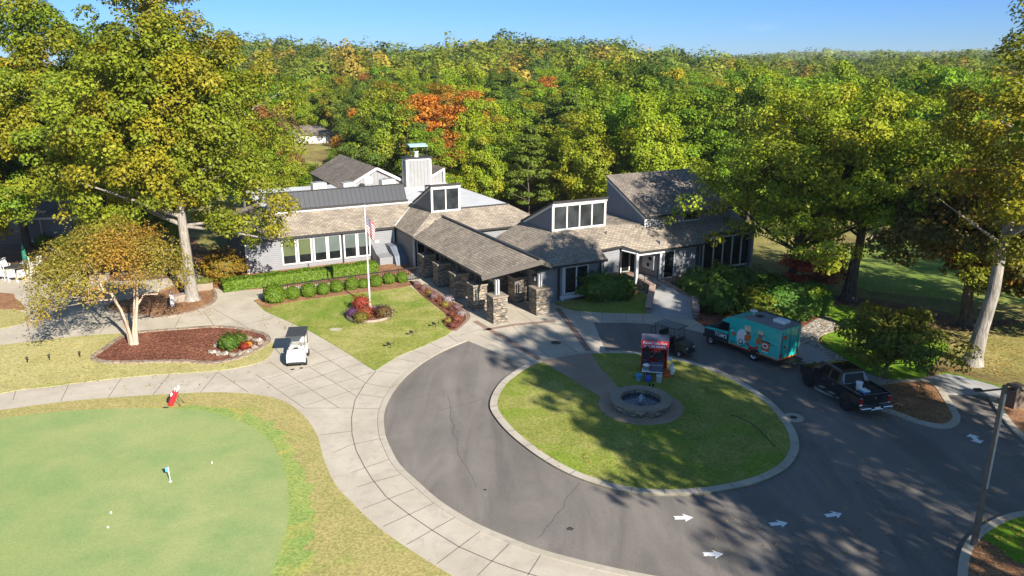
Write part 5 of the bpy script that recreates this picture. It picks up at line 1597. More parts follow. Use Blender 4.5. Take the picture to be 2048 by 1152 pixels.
stone_wall('stepped stone wall on the lawn side of the entry ramp', [w3(1296, 628, 0), w3(1301, 602, .2), w3(1305, 583, .45), w3(1282, 570, .5), w3(1250, 560, .5)], .5)
stone_wall('short stone pier wall on the shrub side of the entry ramp', [w3(1391, 640, 0), w3(1389, 612, .1)], .75)
stone_wall('low stone edge below the notice board wall', [w3(1386, 598, .35), w3(1352, 578, .5), w3(1316, 562, .55)], .12, .25)


def handrail(label, pts):
    t = thing('handrail', label, 'railing', (0, 0, 0))
    P = [Vector((x, y, z + .95)) for x, y, z in pts]
    MB().tube(P, .025, 6).build('rail', M['black_iron'], t)
    MB().tube([p - Vector((0, 0, .45)) for p in P], .018, 6).build('lower_rail', M['black_iron'], t)
    for p in P: MB().tube([p - Vector((0, 0, .95)), p], .025, 6).build('post', M['black_iron'], t)


handrail('black handrail on the stone wall by the white porch post', [w3(1306, 583, .5), w3(1288, 572, .6), w3(1270, 566, .62), w3(1244, 560, .62)])
handrail('black handrail on the notice board side of the ramp', [w3(1376, 592, .5), w3(1344, 573, .6), w3(1314, 560, .65)])

# --- white garage far behind, and the annex in the trees
gx, gy = G(620, 303, -1.5)
gar = thing('garage', 'white garage with a grey hipped roof far behind the club', 'building', (gx, gy + 1.5, relief(gx, gy) - 1.0), R(6))
MB().bx(-4.2, 4.4, 0, 7, -.5, 3.0).build('wall', M['garage_white'], gar)
MB().add([(-4.7, -.5, 3.0), (4.9, -.5, 3.0), (4.9, 7.5, 3.0), (-4.7, 7.5, 3.0), (-4.7, 3.5, 5.0), (2.4, 3.5, 5.0)], [(0, 1, 5, 4), (1, 2, 5), (2, 3, 4, 5), (3, 0, 4), (3, 2, 1, 0)]).build('roof', M['shingles_brown'], gar)
MB().bx(4.2, 7.5, 2, 9, 2.95, 3.3).build('side_roof', M['shingles_brown'], gar)
gd = MB().bx(-3.6, 2.6, -.06, -.003, -.4, 2.5).build('garage_door', M['white_trim'], gar)
MB().bx(-3.7, -3.6, -.09, -.003, -.4, 2.6).bx(2.6, 2.7, -.09, -.003, -.4, 2.6).bx(-3.6, 2.6, -.09, -.003, 2.5, 2.6).build('door_frame', M['ac_grille'], gar)
MB().bx(3.7, 3.8, -.1, -.0, -.4, 2.9).build('downspout', M['dark_gutter'], gar)
an = thing('annex', 'low dark grey annex in tree shade behind the patio', 'building', (-48.8, 80.5, 0), R(8))
MB().bx(-4, 4.2, 0, 6, 0, 2.9).build('wall', M['lap_siding_shade'], an)
MB().bx(4.2, 10, 1.6, 6, 0, 2.2).build('side_wall', M['lap_siding_shade'], an)
MB().prism([(-4.5, -.5, 2.9), (4.7, -.5, 2.9), (4.7, 6.5, 4.6), (-4.5, 6.5, 4.6)], .2).build('roof', M['shingles_brown'], an)
MB().bx(-4.5, 4.7, -.58, -.5, 2.68, 2.9).bx(4.2, 4.3, -.06, .1, 0, 2.7).bx(-1.9, -1.8, -.05, -.003, 0, 2.7).build('trim', M['white_trim'], an)
tarp = MB().bx(.5, 6.0, 3, 7.5, 3.2, 5.2).build('awning', M['blue_tarp'], an)
# ------------------------------------------------------------------ vehicles, furniture, people
def wheel(parent, x, y, z, r, w, rim, axis='y', name='wheel', spokes=6):
    o = MB()
    prof = [(r * .55, -w / 2), (r * .92, -w / 2), (r, -w * .34), (r, w * .34), (r * .92, w / 2), (r * .55, w / 2)]
    o.lathe(prof, 22, cap=False)
    rot = Matrix.Rotation(R(90), 4, 'X')
    o.v = [tuple(rot @ Vector(p) + Vector((x, y, z))) for p in o.v]
    wo = o.build(name, M['rubber'], parent)
    q = MB().lathe([(.02, w * .36), (r * .2, w * .38), (r * .24, w * .3), (r * .48, w * .22), (r * .56, w * .42), (r * .58, w * .42), (r * .58, -w * .42), (.02, -w * .42)], 22, cap=False)
    for k in range(spokes):
        a = 2 * math.pi * k / spokes
        q.box((r * .36 * math.cos(a), r * .36 * math.sin(a), w * .3), (r * .42, r * .12, w * .14), a)
    s = 1 if y > 0 else -1
    q.v = [tuple(Matrix.Rotation(R(-90 * s), 4, 'X') @ Vector(p) + Vector((x, y, z))) for p in q.v]
    q.build('rim', rim, wo)
    return wo


def ground_frame(front, rear, wb_x):
    """place a vehicle from the two ground contacts of its left wheels"""
    f, r = Vector(G(*front)), Vector(G(*rear))
    return f, r, math.atan2((f - r).y, (f - r).x)


def bolt_shape(pts, x_or_y, d, mat, name, parent, axis='y'):
    """flat decal cut-out a few mm thick on a side panel; pts in (x, z)"""
    mb = MB()
    mb.extrude(pts, axis, d, d + .004)
    return mb.build(name, mat, parent, fixn=True)


def ell(cx, cz, rx, rz, n=18, rot=0):
    return [(cx + rx * math.cos(t) * math.cos(rot) - rz * math.sin(t) * math.sin(rot), cz + rx * math.cos(t) * math.sin(rot) + rz * math.sin(t) * math.cos(rot)) for t in np.linspace(0, 2 * math.pi, n + 1)[:-1]]


def make_van():
    f, r, hd = ground_frame((1421, 689), (1508, 721), 0)
    wb = (f - r).length; dx = Vector((math.cos(hd), math.sin(hd))); left = Vector((-dx.y, dx.x))
    hw = 1.04
    c = r - left * (hw - .12)
    t = thing('food_truck', 'teal food truck with a dark cab and painted cartoon side parked on the drive', 'food truck', (c.x, c.y, .015), hd)
    # local: x forward from the rear axle, y to the left
    zb, zt_ = .6, 2.62
    x0, x1 = -1.85, 2.05
    box = MB()
    prof = [(x0, zb), (x0, zt_), (x1 - .95, zt_), (x1 + .12, 2.42), (x1 + .62, 2.12), (x1 + .66, 2.0), (x1, 2.0), (x1, zb)]
    box.extrude(prof, 'y', -hw, hw)
    bo = box.build('box_body', M['teal_paint'], t, fixn=True, bevel=.04)
    MB().bx(x0 - .02, x1 - .95, -hw - .02, hw + .02, zt_ + .002, zt_ + .06).build('roof', M['van_roof'], t, bevel=.02)
    MB().bx(x0 + .1, x1 - 1.0, -hw - .16, -hw + .06, zt_ - .1, zt_ + .12).build('awning', M['charcoal_paint'], t, bevel=.03)
    MB().bx(x0 + .35, x0 + 1.25, -.45, .25, zt_ + .06, zt_ + .3).build('air_conditioner', M['white_plastic'], t, bevel=.08)
    MB().bx(.35, .7, -.2, .2, zt_ + .06, zt_ + .13).build('roof_hatch', M['black_plastic'], t)
    sd = MB().lathe([(.02, .0), (.2, .05), (.26, .1), (.24, .12), (.02, .07)], 14, (.95, .1, zt_ + .28), cap=False).tube([(.95, .1, zt_ + .05), (.95, .1, zt_ + .3)], .03)
    sd.build('roof_dish', M['white_plastic'], t)
    MB().bx(x0, x1, hw + .004, hw + .02, zb - .02, zb + .06).bx(x0, x1, -hw - .02, -hw - .004, zb - .02, zb + .06).bx(x0 - .02, x0 - .004, -hw, hw, zb - .02, zb + .07).build('sill_stripe', M['art_orange'], t)
    MB().bx(x0 - .03, x0 - .003, hw - .07, hw + .015, zb + .08, zt_).bx(x0 - .03, x0 - .003, -hw - .015, -hw + .07, zb + .08, zt_).build('corner_trim', M['galvanised'], t)
    # cab
    cab = MB()
    cp = [(x1 + .003, .5), (x1 + .003, 1.995), (x1 + .6, 1.995), (x1 + 1.08, 1.5), (x1 + 2.0, 1.28), (x1 + 2.14, 1.1), (x1 + 2.16, .5)]
    cab.extrude(cp, 'y', -.98, .98)
    cab.build('cab', M['charcoal_paint'], t, fixn=True, bevel=.06)
    for s in (1, -1):
        MB().extrude([(x1 + .12, 1.42), (x1 + .12, 1.92), (x1 + .56, 1.92), (x1 + .92, 1.5), (x1 + .92, 1.42)], 'y', s * .985, s * .992).build('side_window', M['car_glass'], t, fixn=True)
        MB().extrude([(x1 + .1, 1.16), (x1 + .1, 1.38), (x1 + 1.95, 1.24), (x1 + 2.1, 1.08)], 'y', s * .985, s * .993).build('stripe', M['teal_stripe'], t, fixn=True)
        MB().bx(x1 + .78, x1 + .9, s * 1.0, s * 1.24, 1.45, 1.78).build('mirror', M['black_plastic'], t)
        MB().bx(x1 + 2.1, x1 + 2.17, s * .55, s * .92, .82, .98).build('headlight', M['lamp_clear'], t)
        wheel(t, 0, s * (hw - .1), .37, .37, .26, M['chrome']); wheel(t, wb, s * .88, .37, .37, .24, M['chrome'])
        arch = MB().extrude([(.56 * math.cos(a), .37 + .56 * math.sin(a)) for a in np.linspace(0, math.pi, 12)] , 'y', s * (hw + .003), s * (hw + .007))
        arch.build('wheel_arch', M['black_plastic'], t, fixn=True)
        MB().bx(x0 - .06, x0 - .01, s * .85 - .06, s * .85 + .06, .75, 1.0).build('tail_light', M['tail_red'], t)
    MB().extrude([(x1 + .64, 1.98), (x1 + 1.09, 1.52), (x1 + 1.11, 1.535), (x1 + .66, 1.995)], 'y', -.86, .86).build('windscreen', M['car_glass'], t, fixn=True)
    MB().bx(x1 + 2.12, x1 + 2.28, -.95, .95, .4, .62).build('front_bumper', M['black_plastic'], t, bevel=.03)
    MB().bx(x1 + 2.135, x1 + 2.165, -.5, .5, .68, .95).build('grille', M['black_plastic'], t)
    MB().bx(x0 + .1, x1 + 2.0, -.8, .8, .3, .58).build('chassis', M['black_plastic'], t)
    MB().bx(x0 - .55, x0 - .02, -.8, .8, .42, .5).build('rear_step', M['black_plastic'], t)
    MB().tube([(x0 - .75, .25, .42), (x0, .25, .42)], .035).tube([(x0 - .75, -.65, .42), (x0, -.65, .42)], .035).build('step_rail', M['steel'], t)
    MB().tube([(x0 - .012, hw - .25, .8), (x0 - .012, hw - .25, 2.4)], .012).tube([(x0 - .012, 0, .7), (x0 - .012, 0, 2.5)], .012).tube([(x0 - .012, -hw + .2, .8), (x0 - .012, -hw + .2, 2.4)], .012).build('rear_door_seam', M['art_dark'], t)
    bolt = lambda pts, mat, nm='mural', dd=.004: bolt_shape([(x * .93 - .12, (z - .6) * .87 + .62) for x, z in pts], None, hw + dd, M[mat], nm, t)
    # mural: two round-faced painted figures in pale hats, cups, splashes (plain stand-ins)
    bolt(ell(1.25, 1.45, .42, .62, 20, .2), 'art_white'); bolt([(1.25, 1.0), (1.6, 1.0), (1.5, .74), (1.2, .78)], 'art_cream', dd=.009)
    bolt(ell(.72, 1.98, .2, .2), 'art_skin', dd=.010); bolt([(.46, 2.08), (1.02, 2.06), (1.05, 2.42), (.52, 2.46)], 'art_cream', dd=.016); bolt([(.5, 2.05), (.96, 2.05), (.96, 2.11), (.5, 2.11)], 'art_white', dd=.022)
    ring = ell(.28, 1.38, .62, .62, 26)[15:25] + ell(.28, 1.38, .42, .44, 26)[15:25][::-1]
    bolt(ring, 'art_red', dd=.015)
    bolt([(.98, 1.2), (.55, 1.3), (.42, 1.75), (.75, 1.82), (1.0, 1.62)], 'art_orange', dd=.012)
    bolt(ell(-.3, 1.98, .17, .18), 'art_skin', dd=.010); bolt([(-.52, 2.1), (-.05, 2.1), (-.1, 2.36), (-.46, 2.38)], 'art_cream', dd=.016)
    bolt([(.05, 1.3), (-.3, 1.25), (-.38, 1.78), (-.05, 1.8)], 'art_orange', dd=.012)
    cup = [(-.48, .95), (-1.05, .95), (-1.14, 1.62), (-.38, 1.62)]
    bolt(cup, 'art_orange', dd=.018); bolt(ell(-.76, 1.36, .24, .2), 'art_white', dd=.024); bolt(ell(-.76, 1.36, .16, .1), 'art_red', dd=.029); bolt([(-.36, 1.62), (-1.16, 1.62), (-1.12, 1.72), (-.4, 1.72)], 'art_dark', dd=.022); bolt([(-.52, .86), (-1.0, .86), (-1.03, .95), (-.49, .95)], 'art_white', dd=.020)
    bolt([(1.72, 1.32), (2.15, 1.4), (2.12, 1.62), (1.7, 1.5)], 'art_orange', dd=.006); bolt([(2.02, 1.62), (2.2, 1.66), (2.05, 1.8)], 'art_white', dd=.006)
    for (a0, b0, a1, b1) in ((2.3, 1.75, 1.72, 1.98), (-.5, 2.1, -1.05, 1.92), (.2, 1.9, -.05, 2.25), (-1.15, 1.5, -1.5, 1.62), (.9, .8, 1.25, .7), (2.2, .75, 1.7, .8), (.4, .85, .0, .72)):
        bolt([(a0, b0), (a1, b1), (a1, b1 + .04), (a0, b0 + .05)], 'art_dark', dd=.005)
    bolt(ell(1.28, 1.05, .2, .2), 'art_dark', dd=.011); bolt(ell(1.28, 1.07, .13, .13), 'art_white', dd=.017)
    # rear art
    for (y0, y1, z0, z1, mt) in ((.3, .7, 1.9, 2.15, 'art_orange'), (.35, .6, 1.3, 1.5, 'art_red'), (-.6, -.2, 2.3, 2.4, 'art_white')):
        MB().bx(x0 - .008, x0 - .003, y0, y1, z0, z1).build('mural', M[mt], t)
    Mt = Matrix.Translation((x1 + .72, .999, .93)) @ Matrix.Rotation(R(180), 4, 'Z') @ Matrix.Rotation(R(90), 4, 'X')
    text_mesh("TOM'S", .36, 'lettering', M['letter_white'], t, Mt, .004, .006)


make_van()


def make_truck():
    f, r, hd = ground_frame((1617, 772), (1691, 820), 0)
    wb = (f - r).length; dx = Vector((math.cos(hd), math.sin(hd))); left = Vector((-dx.y, dx.x))
    hw = 1.0
    c = r - left * (hw - .1)
    t = thing('pickup_truck', 'black crew cab pickup with chrome rear bumper parked behind the food truck', 'truck', (c.x, c.y, .015), hd)
    k = wb / 3.57
    X = lambda x: x * k
    P = M['black_paint']
    # lower body: bed sides, doors, bonnet
    body = MB()
    prof = [(X(-1.15), .62), (X(-1.15), 1.2), (X(.72), 1.22), (X(2.75), 1.22), (X(3.1), 1.24), (X(4.3), 1.14), (X(4.48), 1.0), (X(4.52), .6), (X(4.1), .52), (X(-1.0), .52)]
    body.extrude(prof, 'y', -hw, hw)
    bo = body.build('body', P, t, fixn=True, bevel=.07)
    cab = MB()
    b0 = [(X(.66), 1.2), (X(.85), 1.85), (X(1.05), 1.93), (X(2.25), 1.95), (X(2.5), 1.88), (X(3.15), 1.24)]
    n = len(b0)
    vs = [(x, hw - .06 - .26 * max(0, (z - 1.2) / .75), z) for x, z in b0] + [(x, -(hw - .06 - .26 * max(0, (z - 1.2) / .75)), z) for x, z in b0]
    fs = [tuple(range(n)), tuple(n + i for i in reversed(range(n)))] + [(i, n + i, n + (i + 1) % n, (i + 1) % n) for i in range(n)]
    cab.add(vs, fs); cab.build('cab', P, t, fixn=True, bevel=.05)
    yw = lambda z: hw - .06 - .26 * max(0, (z - 1.2) / .75) + .006
    for s in (1, -1):
        for (xa, xb, xc, xd) in ((1.0, 1.72, 1.7, 1.12), (1.84, 2.86, 2.42, 1.86)):
            q = [(X(xa), s * yw(1.3), 1.3), (X(xb), s * yw(1.3), 1.3), (X(xc), s * yw(1.8), 1.8), (X(xd), s * yw(1.8), 1.8)]
            MB().add(q + [(a, b - s * .01, c_) for a, b, c_ in q], [(0, 1, 2, 3), (7, 6, 5, 4), (0, 4, 5, 1), (1, 5, 6, 2), (2, 6, 7, 3), (3, 7, 4, 0)]).build('side_window', M['car_glass'], t, fixn=True)
        for xx in (1.1, 2.0): MB().bx(X(xx), X(xx) + .17, s * hw + s * .005, s * hw + s * .04, 1.05, 1.09).build('door_handle', M['chrome'], t)
        MB().bx(X(2.72), X(2.9), s * (hw - .02), s * (hw + .26), 1.25, 1.52).build('mirror', P, t, bevel=.03)
        MB().tube([(X(.75), s * (hw + .05), .46), (X(2.8), s * (hw + .05), .46)], .05).build('side_step', M['black_plastic'], t)
        MB().bx(X(1.0), X(1.45), s * (hw + .0), s * (hw + .12), .5, .53).bx(X(1.95), X(2.4), s * hw, s * (hw + .12), .5, .53).build('step_tread', M['chrome'], t)
        wheel(t, 0, s * (hw - .08), .43, .43, .3, M['black_plastic']); wheel(t, wb, s * (hw - .08), .43, .43, .3, M['black_plastic'])
        for xx in (0, wb):
            MB().extrude([(xx + .55 * math.cos(a), .43 + .55 * math.sin(a)) for a in np.linspace(-.15, math.pi + .15, 14)], 'y', s * (hw + .004), s * (hw + .012)).build('wheel_arch', M['black_plastic'], t, fixn=True)
        MB().bx(X(-1.19), X(-1.08), s * (hw - .2), s * (hw - .02), .82, 1.12).build('tail_light', M['tail_red'], t)
        MB().bx(X(-1.19), X(-1.1), s * (hw - .2), s * (hw - .04), .74, .81).build('reversing_lamp', M['lamp_clear'], t)
        MB().bx(X(4.3), X(4.5), s * (hw - .35), s * (hw - .04), .82, 1.02).build('headlight', M['lamp_clear'], t)
    # open load bed drawn as a sunken tray
    MB().bx(X(-1.1), X(.6), -hw + .14, hw - .14, 1.225, 1.235).build('bed_floor', M['rubber'], t)
    for s in (1, -1): MB().bx(X(-1.12), X(.62), s * (hw - .13), s * (hw - .01), 1.22, 1.36).build('bed_rail', P, t, bevel=.03)
    MB().bx(X(-1.16), X(-1.1), -hw + .2, hw - .2, .72, 1.36).build('tailgate', P, t, bevel=.02)
    MB().box((X(-1.168), 0, 1.1), (.012, .14, .14), M=Matrix.Rotation(R(45), 4, 'X')).build('badge', M['chrome'], t)
    bm = MB().bx(X(-1.42), X(-1.18), .38, hw - .02, .52, .66).bx(X(-1.42), X(-1.18), -hw + .02, -.38, .52, .66).bx(X(-1.4), X(-1.18), -.38, .38, .44, .56)
    bm.build('rear_bumper', M['chrome'], t, bevel=.03)
    MB().bx(X(-1.44), X(-1.425), -.18, .18, .56, .7).build('number_plate', M['letter_white'], t)
    q = [(X(.72), .66, 1.28), (X(.72), -.66, 1.28), (X(.86), -.58, 1.78), (X(.86), .58, 1.78)]
    MB().add([(a - .04, b, c_) for a, b, c_ in q] + [(a - .02, b, c_) for a, b, c_ in q], [(0, 1, 2, 3), (7, 6, 5, 4), (0, 4, 5, 1), (1, 5, 6, 2), (2, 6, 7, 3), (3, 7, 4, 0)]).build('rear_window', M['car_glass'], t, fixn=True)
    q = [(X(3.16), .78, 1.29), (X(3.16), -.78, 1.29), (X(2.56), -.64, 1.87), (X(2.56), .64, 1.87)]
    MB().add([(a + .04, b, c_) for a, b, c_ in q] + [(a + .02, b, c_) for a, b, c_ in q], [(0, 1, 2, 3), (7, 6, 5, 4), (0, 4, 5, 1), (1, 5, 6, 2), (2, 6, 7, 3), (3, 7, 4, 0)]).build('windscreen', M['car_glass'], t, fixn=True)
    MB().bx(X(1.25), X(2.15), -.5, .5, 1.953, 1.965).build('sunroof', M['car_glass'], t)
    MB().bx(X(4.45), X(4.62), -hw + .03, hw - .03, .5, .72).build('front_bumper', M['chrome'], t, bevel=.03)
    MB().bx(X(3.2), X(4.2), -.35, -.2, 1.2, 1.25).bx(X(3.2), X(4.2), .2, .35, 1.2, 1.25).build('bonnet_rib', P, t)
    # things lying in the bed
    mw = Matrix.Translation((c.x, c.y, .015)) @ Matrix.Rotation(hd, 4, 'Z')
    p = mw @ Vector((-.15, .35, 1.24))
    b = thing('bucket', 'white plastic bucket standing in the pickup bed', 'bucket', p)
    MB().lathe([(.15, 0), (.17, .36), (.185, .38), (.185, .42)], 18).build('pail', M['white_plastic'], b)
    MB().lathe([(.19, .42), (.19, .45), (.1, .47)], 18).build('lid', M['white_plastic'], b)
    p = mw @ Vector((-.55, .3, 1.24))
    b = thing('storage_tub', 'shallow blue-white tub beside the bucket in the pickup bed', 'tub', p, hd)
    MB().box((0, 0, .06), (.46, .34, .12), taper=1.1).build('tub', M['bucket_blue'], b); MB().box((0, 0, .137), (.5, .38, .03)).build('lid', M['white_plastic'], b, bevel=.01)


make_truck()


def golf_cart(name, label, loc, rz, white):
    """front towards +x"""
    t = thing(name, label, 'golf cart', loc, rz, 'golf carts')
    bodym = M['cart_white'] if white else M['cart_black']
    hw = .58
    for s in (1, -1):
        for x in (0, 1.66): wheel(t, x, s * (hw - .06), .23, .23, .2, M['rim_silver'] if not white else M['black_plastic'], spokes=5)
    MB().bx(-.35, 1.9, -.46, .46, .2, .32).build('chassis', M['black_plastic'], t)
    cowl = MB()
    prof = [(1.22, .32), (1.22, .98), (1.42, .95), (1.98, .84), (2.1, .7), (2.12, .36), (2.0, .3)]
    cowl.extrude(prof, 'y', -hw + (.0 if white else .08), hw - (.0 if white else .08)); cowl.build('front_cowl', bodym, t, fixn=True, bevel=.08)
    MB().bx(1.95, 2.18, -.5, .5, .26, .4).build('front_bumper', M['black_plastic'], t, bevel=.04)
    for s in (1, -1): MB().bx(2.02, 2.115, s * .38 - .1, s * .38 + .1, .6, .7).build('headlight', M['lamp_clear'], t)
    MB().bx(.35, 1.25, -.5, .5, .32, .38).build('floor', M['rubber'], t)
    back = MB().extrude([(-.45, .34), (-.45, .72), (-.2, .85), (.42, .8), (.42, .34)], 'y', -hw, hw); back.build('rear_body', bodym, t, fixn=True, bevel=.06)
    st = M['cart_seat'] if white else M['black_plastic']
    MB().bx(.0, .5, -.52, .52, .8, .93).build('seat', st, t, bevel=.05)
    MB().box((-.08, 0, 1.18), (.12, 1.0, .45), M=Matrix.Rotation(R(-10), 4, 'Y')).build('backrest', st, t, bevel=.04)
    MB().bx(1.12, 1.26, -.5, .5, .85, 1.1).build('dashboard', M['cart_seat'] if white else M['black_plastic'], t, bevel=.03)
    if white:
        MB().bx(1.25, 1.62, -.25, .2, .92, 1.06).build('cowl_bag', M['ac_white'], t, bevel=.04)
        MB().bx(1.3, 1.5, -.15, .1, 1.06, 1.1).build('bag_strap', M['black_plastic'], t)
    sw = MB().lathe([(.15, -.012), (.175, 0), (.15, .012), (.14, 0)], 18, cap=False)
    mx = Matrix.Translation((.95, .27, 1.16)) @ Matrix.Rotation(R(-50), 4, 'Y'); sw.v = [tuple(mx @ Vector(p)) for p in sw.v]
    sw.tube([(1.15, .27, .98), (.95, .27, 1.16)], .02).build('steering_wheel', M['black_plastic'], t)
    rx0, rx1, zr = -.5, 1.42, 1.83
    for s in (1, -1):
        MB().tube([(1.3, s * .52, .9), (1.12, s * .54, zr)], .022).build('front_post', M['black_iron'], t)
        MB().tube([(-.35, s * .52, .8), (-.42, s * .54, zr)], .022).build('rear_post', M['black_iron'], t)
    rf = MB().bx(rx0, rx1, -.62, .62, zr, zr + .06)
    for k in range(4): rf.bx(rx0 + .08, rx1 - .08, -.42 + k * .27, -.38 + k * .27, zr + .06, zr + .075)
    rf.build('roof', M['cart_roof'] if white else M['cart_black'], t, bevel=.03)
    q = [(1.3, .5, .95), (1.3, -.5, .95), (1.14, -.52, 1.8), (1.14, .52, 1.8)]
    if not white:
        MB().tube([(-.6, -.55, .55), (-.7, -.55, 1.5), (-.7, .55, 1.5), (-.6, .55, .55)], .025).bx(-.75, -.45, -.5, .5, .5, .56).build('bag_rack', M['black_iron'], t)
    return t


cw0, cw1 = Vector(G(576, 731, 0.07)), Vector(G(613, 731, 0.07))
cc = (cw0 + cw1) / 2
r0, r1 = Vector(G(570, 690, 1.9)), Vector(G(581, 657, 1.9))
hdg = math.atan2((r0 - r1).y, (r0 - r1).x)
fx = Vector((math.cos(hdg), math.sin(hdg)))
o_ = cc - fx * 1.66
golf_cart('golf_cart', 'white nosed golf cart with a flat dark roof on the concrete walk', (o_.x, o_.y, .075), hdg, True)
d0 = Vector(G(1366, 718)); d1 = Vector(G(1340, 712))
hd2 = R(-48)
fx = Vector((math.cos(hd2), math.sin(hd2)))
o2 = Vector(G(1347, 704)) - fx * .8
golf_cart('golf_cart', 'all black golf cart in the shade behind the red funnel cake stand', (o2.x, o2.y, .015), hd2, False)


# --- funnel cake stand
fa, fb = Vector(G(1281, 744, .1)), Vector(G(1333, 748, .1))
fd = (fb - fa); fw = fd.length; fr_ = math.atan2(fd.y, fd.x)
fc = (fa + fb) / 2
st = thing('food_cart', 'red funnel cake stand with white lettering on the island lawn', 'food stand', (fc.x, fc.y, .1), fr_)
hw_ = fw / 2
FD = 1.15
MB().bx(-hw_, hw_, .25, FD, .25, .95).build('counter', M['cart_red'], st, bevel=.02)
MB().bx(-hw_, hw_, FD - .06, FD, .95, 1.6).bx(-hw_, -hw_ + .06, .1, FD, .95, 1.6).bx(hw_ - .06, hw_, .1, FD, .95, 1.6).build('side_panel', M['cart_red'], st)
for s in (-1, 1):
    for yy in (.05, FD - .05): MB().bx(s * (hw_ - .04) - .035, s * (hw_ - .04) + .035, yy - .035, yy + .035, .0, 1.6 if yy < .1 else 2.05).build('post', M['cart_red'], st)
    for yy in (.3, FD - .15):
        wq = wheel(st, s * 0 + (hw_ - .25) * s, yy, .14, .14, .08, M['black_plastic'])
MB().add([(-hw_ - .05, -.05, 1.62), (hw_ + .05, -.05, 1.62), (hw_ + .05, .12, 2.08), (-hw_ - .05, .12, 2.08), (-hw_ - .05, .2, 1.62), (hw_ + .05, .2, 1.62), (hw_ + .05, .2, 2.08), (-hw_ - .05, .2, 2.08)], [(0, 1, 2, 3), (7, 6, 5, 4), (0, 4, 5, 1), (1, 5, 6, 2), (2, 6, 7, 3), (3, 7, 4, 0)]).build('sign_board', M['cart_red'], st, fixn=True)
MB().bx(-hw_ - .05, hw_ + .05, .12, FD + .1, 2.082, 2.12).build('canopy', M['cooler_grey'], st)
ang = math.atan2(2.08 - 1.62, .17)
for txt, tz, sz in (('Funnel Cake Cart', 1.94, .2), ('CALL 704-000-0000', 1.75, .16)):
    yy = -.05 + (tz - 1.62) * .17 / .46
    Mt = Matrix.Translation((0, yy - .008, tz)) @ Matrix.Rotation(ang, 4, 'X')
    if txt.startswith('CALL'): txt = 'CALL 704 840 8040'
    text_mesh(txt, sz, 'lettering', M['letter_white'], st, Mt, .003, .004)
MB().bx(-.5, .35, .4, .95, .955, 1.1).bx(-.25, .2, .45, .8, 1.1, 1.2).build('fryer', M['steel'], st)
MB().bx(hw_ + .005, hw_ + .03, .1, .62, 1.05, 1.62).build('menu_board', M['letter_white'], st)
MB().bx(hw_ + .02, hw_ + .28, .1, .3, .85, 1.0).build('side_shelf', M['white_plastic'], st)


def at_cart(x, y, z=.1):
    return (fc.x + x * math.cos(fr_) - y * math.sin(fr_), fc.y + x * math.sin(fr_) + y * math.cos(fr_), z)


t = thing('gas_cylinder', 'white gas cylinder beside the red funnel cake stand', 'gas bottle', at_cart(hw_ + .3, .02))
MB().lathe([(.1, 0), (.16, .04), (.17, .1), (.17, .42), (.12, .52), (.05, .55)], 18).build('tank', M['white_plastic'], t)
MB().lathe([(.11, .55), (.12, .68)], 14, cap=False).build('collar', M['white_plastic'], t); MB().tube([(0, 0, .55), (0, 0, .64)], .03).build('valve', M['steel'], t)
t = thing('plastic_crate', 'orange-red plastic crate on the lawn at the corner of the stand', 'crate', at_cart(hw_ + .0, -.35), fr_)
MB().bx(-.2, .2, -.2, .2, 0, .03).build('base', M['cart_red'], t)
cr = MB()
for s in (-1, 1):
    for z in (.08, .18, .28): cr.bx(-.2, .2, s * .2 - .012, s * .2 + .012, z, z + .06).bx(s * .2 - .012, s * .2 + .012, -.2, .2, z, z + .06)
    for q in (-1, 1): cr.bx(s * .2 - .02, s * .2 + .02, q * .2 - .02, q * .2 + .02, 0, .36)
cr.build('slats', M['art_orange'], t)
# folding table with supplies in front of the stand
tb = thing('folding_table', 'small folding table with supplies in front of the red stand', 'table', at_cart(-.08, -1.0), fr_)
MB().bx(-.62, .62, -.3, .3, .55, .59).build('table_top', M['white_plastic'], tb, bevel=.01)
for s in (-1, 1):
    for q in (-1, 1): MB().tube([(s * .55, q * .25, 0), (s * .5, q * .25, .55)], .018).build('leg', M['steel'], tb)
t = thing('cool_box', 'dark grey cool box on the folding table', 'cool box', at_cart(.18, -1.0, .69), fr_)
MB().box((0, 0, .2), (.72, .42, .4)).build('box', M['cooler_grey'], t, bevel=.03); MB().box((0, 0, .43), (.76, .46, .07)).build('lid', M['cooler_grey'], t, bevel=.02); MB().box((0, -.235, .42), (.74, .012, .03)).build('handle', M['galvanised'], t)
t = thing('steel_pot', 'round steel pot with a pale lid beside the cool box', 'pot', at_cart(-.42, -1.0, .69))
MB().lathe([(.2, 0), (.22, .02), (.22, .3)], 20).build('pot', M['steel'], t); MB().lathe([(.235, .3), (.235, .33), (.1, .38), (.03, .42)], 20).build('lid', M['white_plastic'], t)
t = thing('bucket', 'pale blue bucket on the grass by the folding table', 'bucket', at_cart(-.85, -1.25))
MB().lathe([(.15, 0), (.2, .34), (.22, .35), (.2, .36), (.14, .06)], 18, cap=False).lathe([(.14, .05), (.01, .055)], 18, cap=False).build('pail', M['bucket_blue'], t)
t = thing('water_jug', 'dark blue water jug under the folding table', 'jug', at_cart(-.28, -1.42))
MB().lathe([(.12, 0), (.155, .04), (.155, .32), (.1, .4), (.05, .42), (.05, .48)], 18).build('jug', M['jug_blue'], t); MB().tube([(.15, 0, .12), (.2, 0, .2), (.15, 0, .3)], .018).build('handle', M['jug_blue'], t)
t = thing('storage_box', 'clear grey plastic box standing under the folding table', 'box', at_cart(.36, -1.3), fr_)
MB().box((0, 0, .2), (.3, .3, .4), taper=1.08).build('box', M['galvanised'], t); MB().box((0, 0, .415), (.35, .35, .03)).build('lid', M['white_plastic'], t)


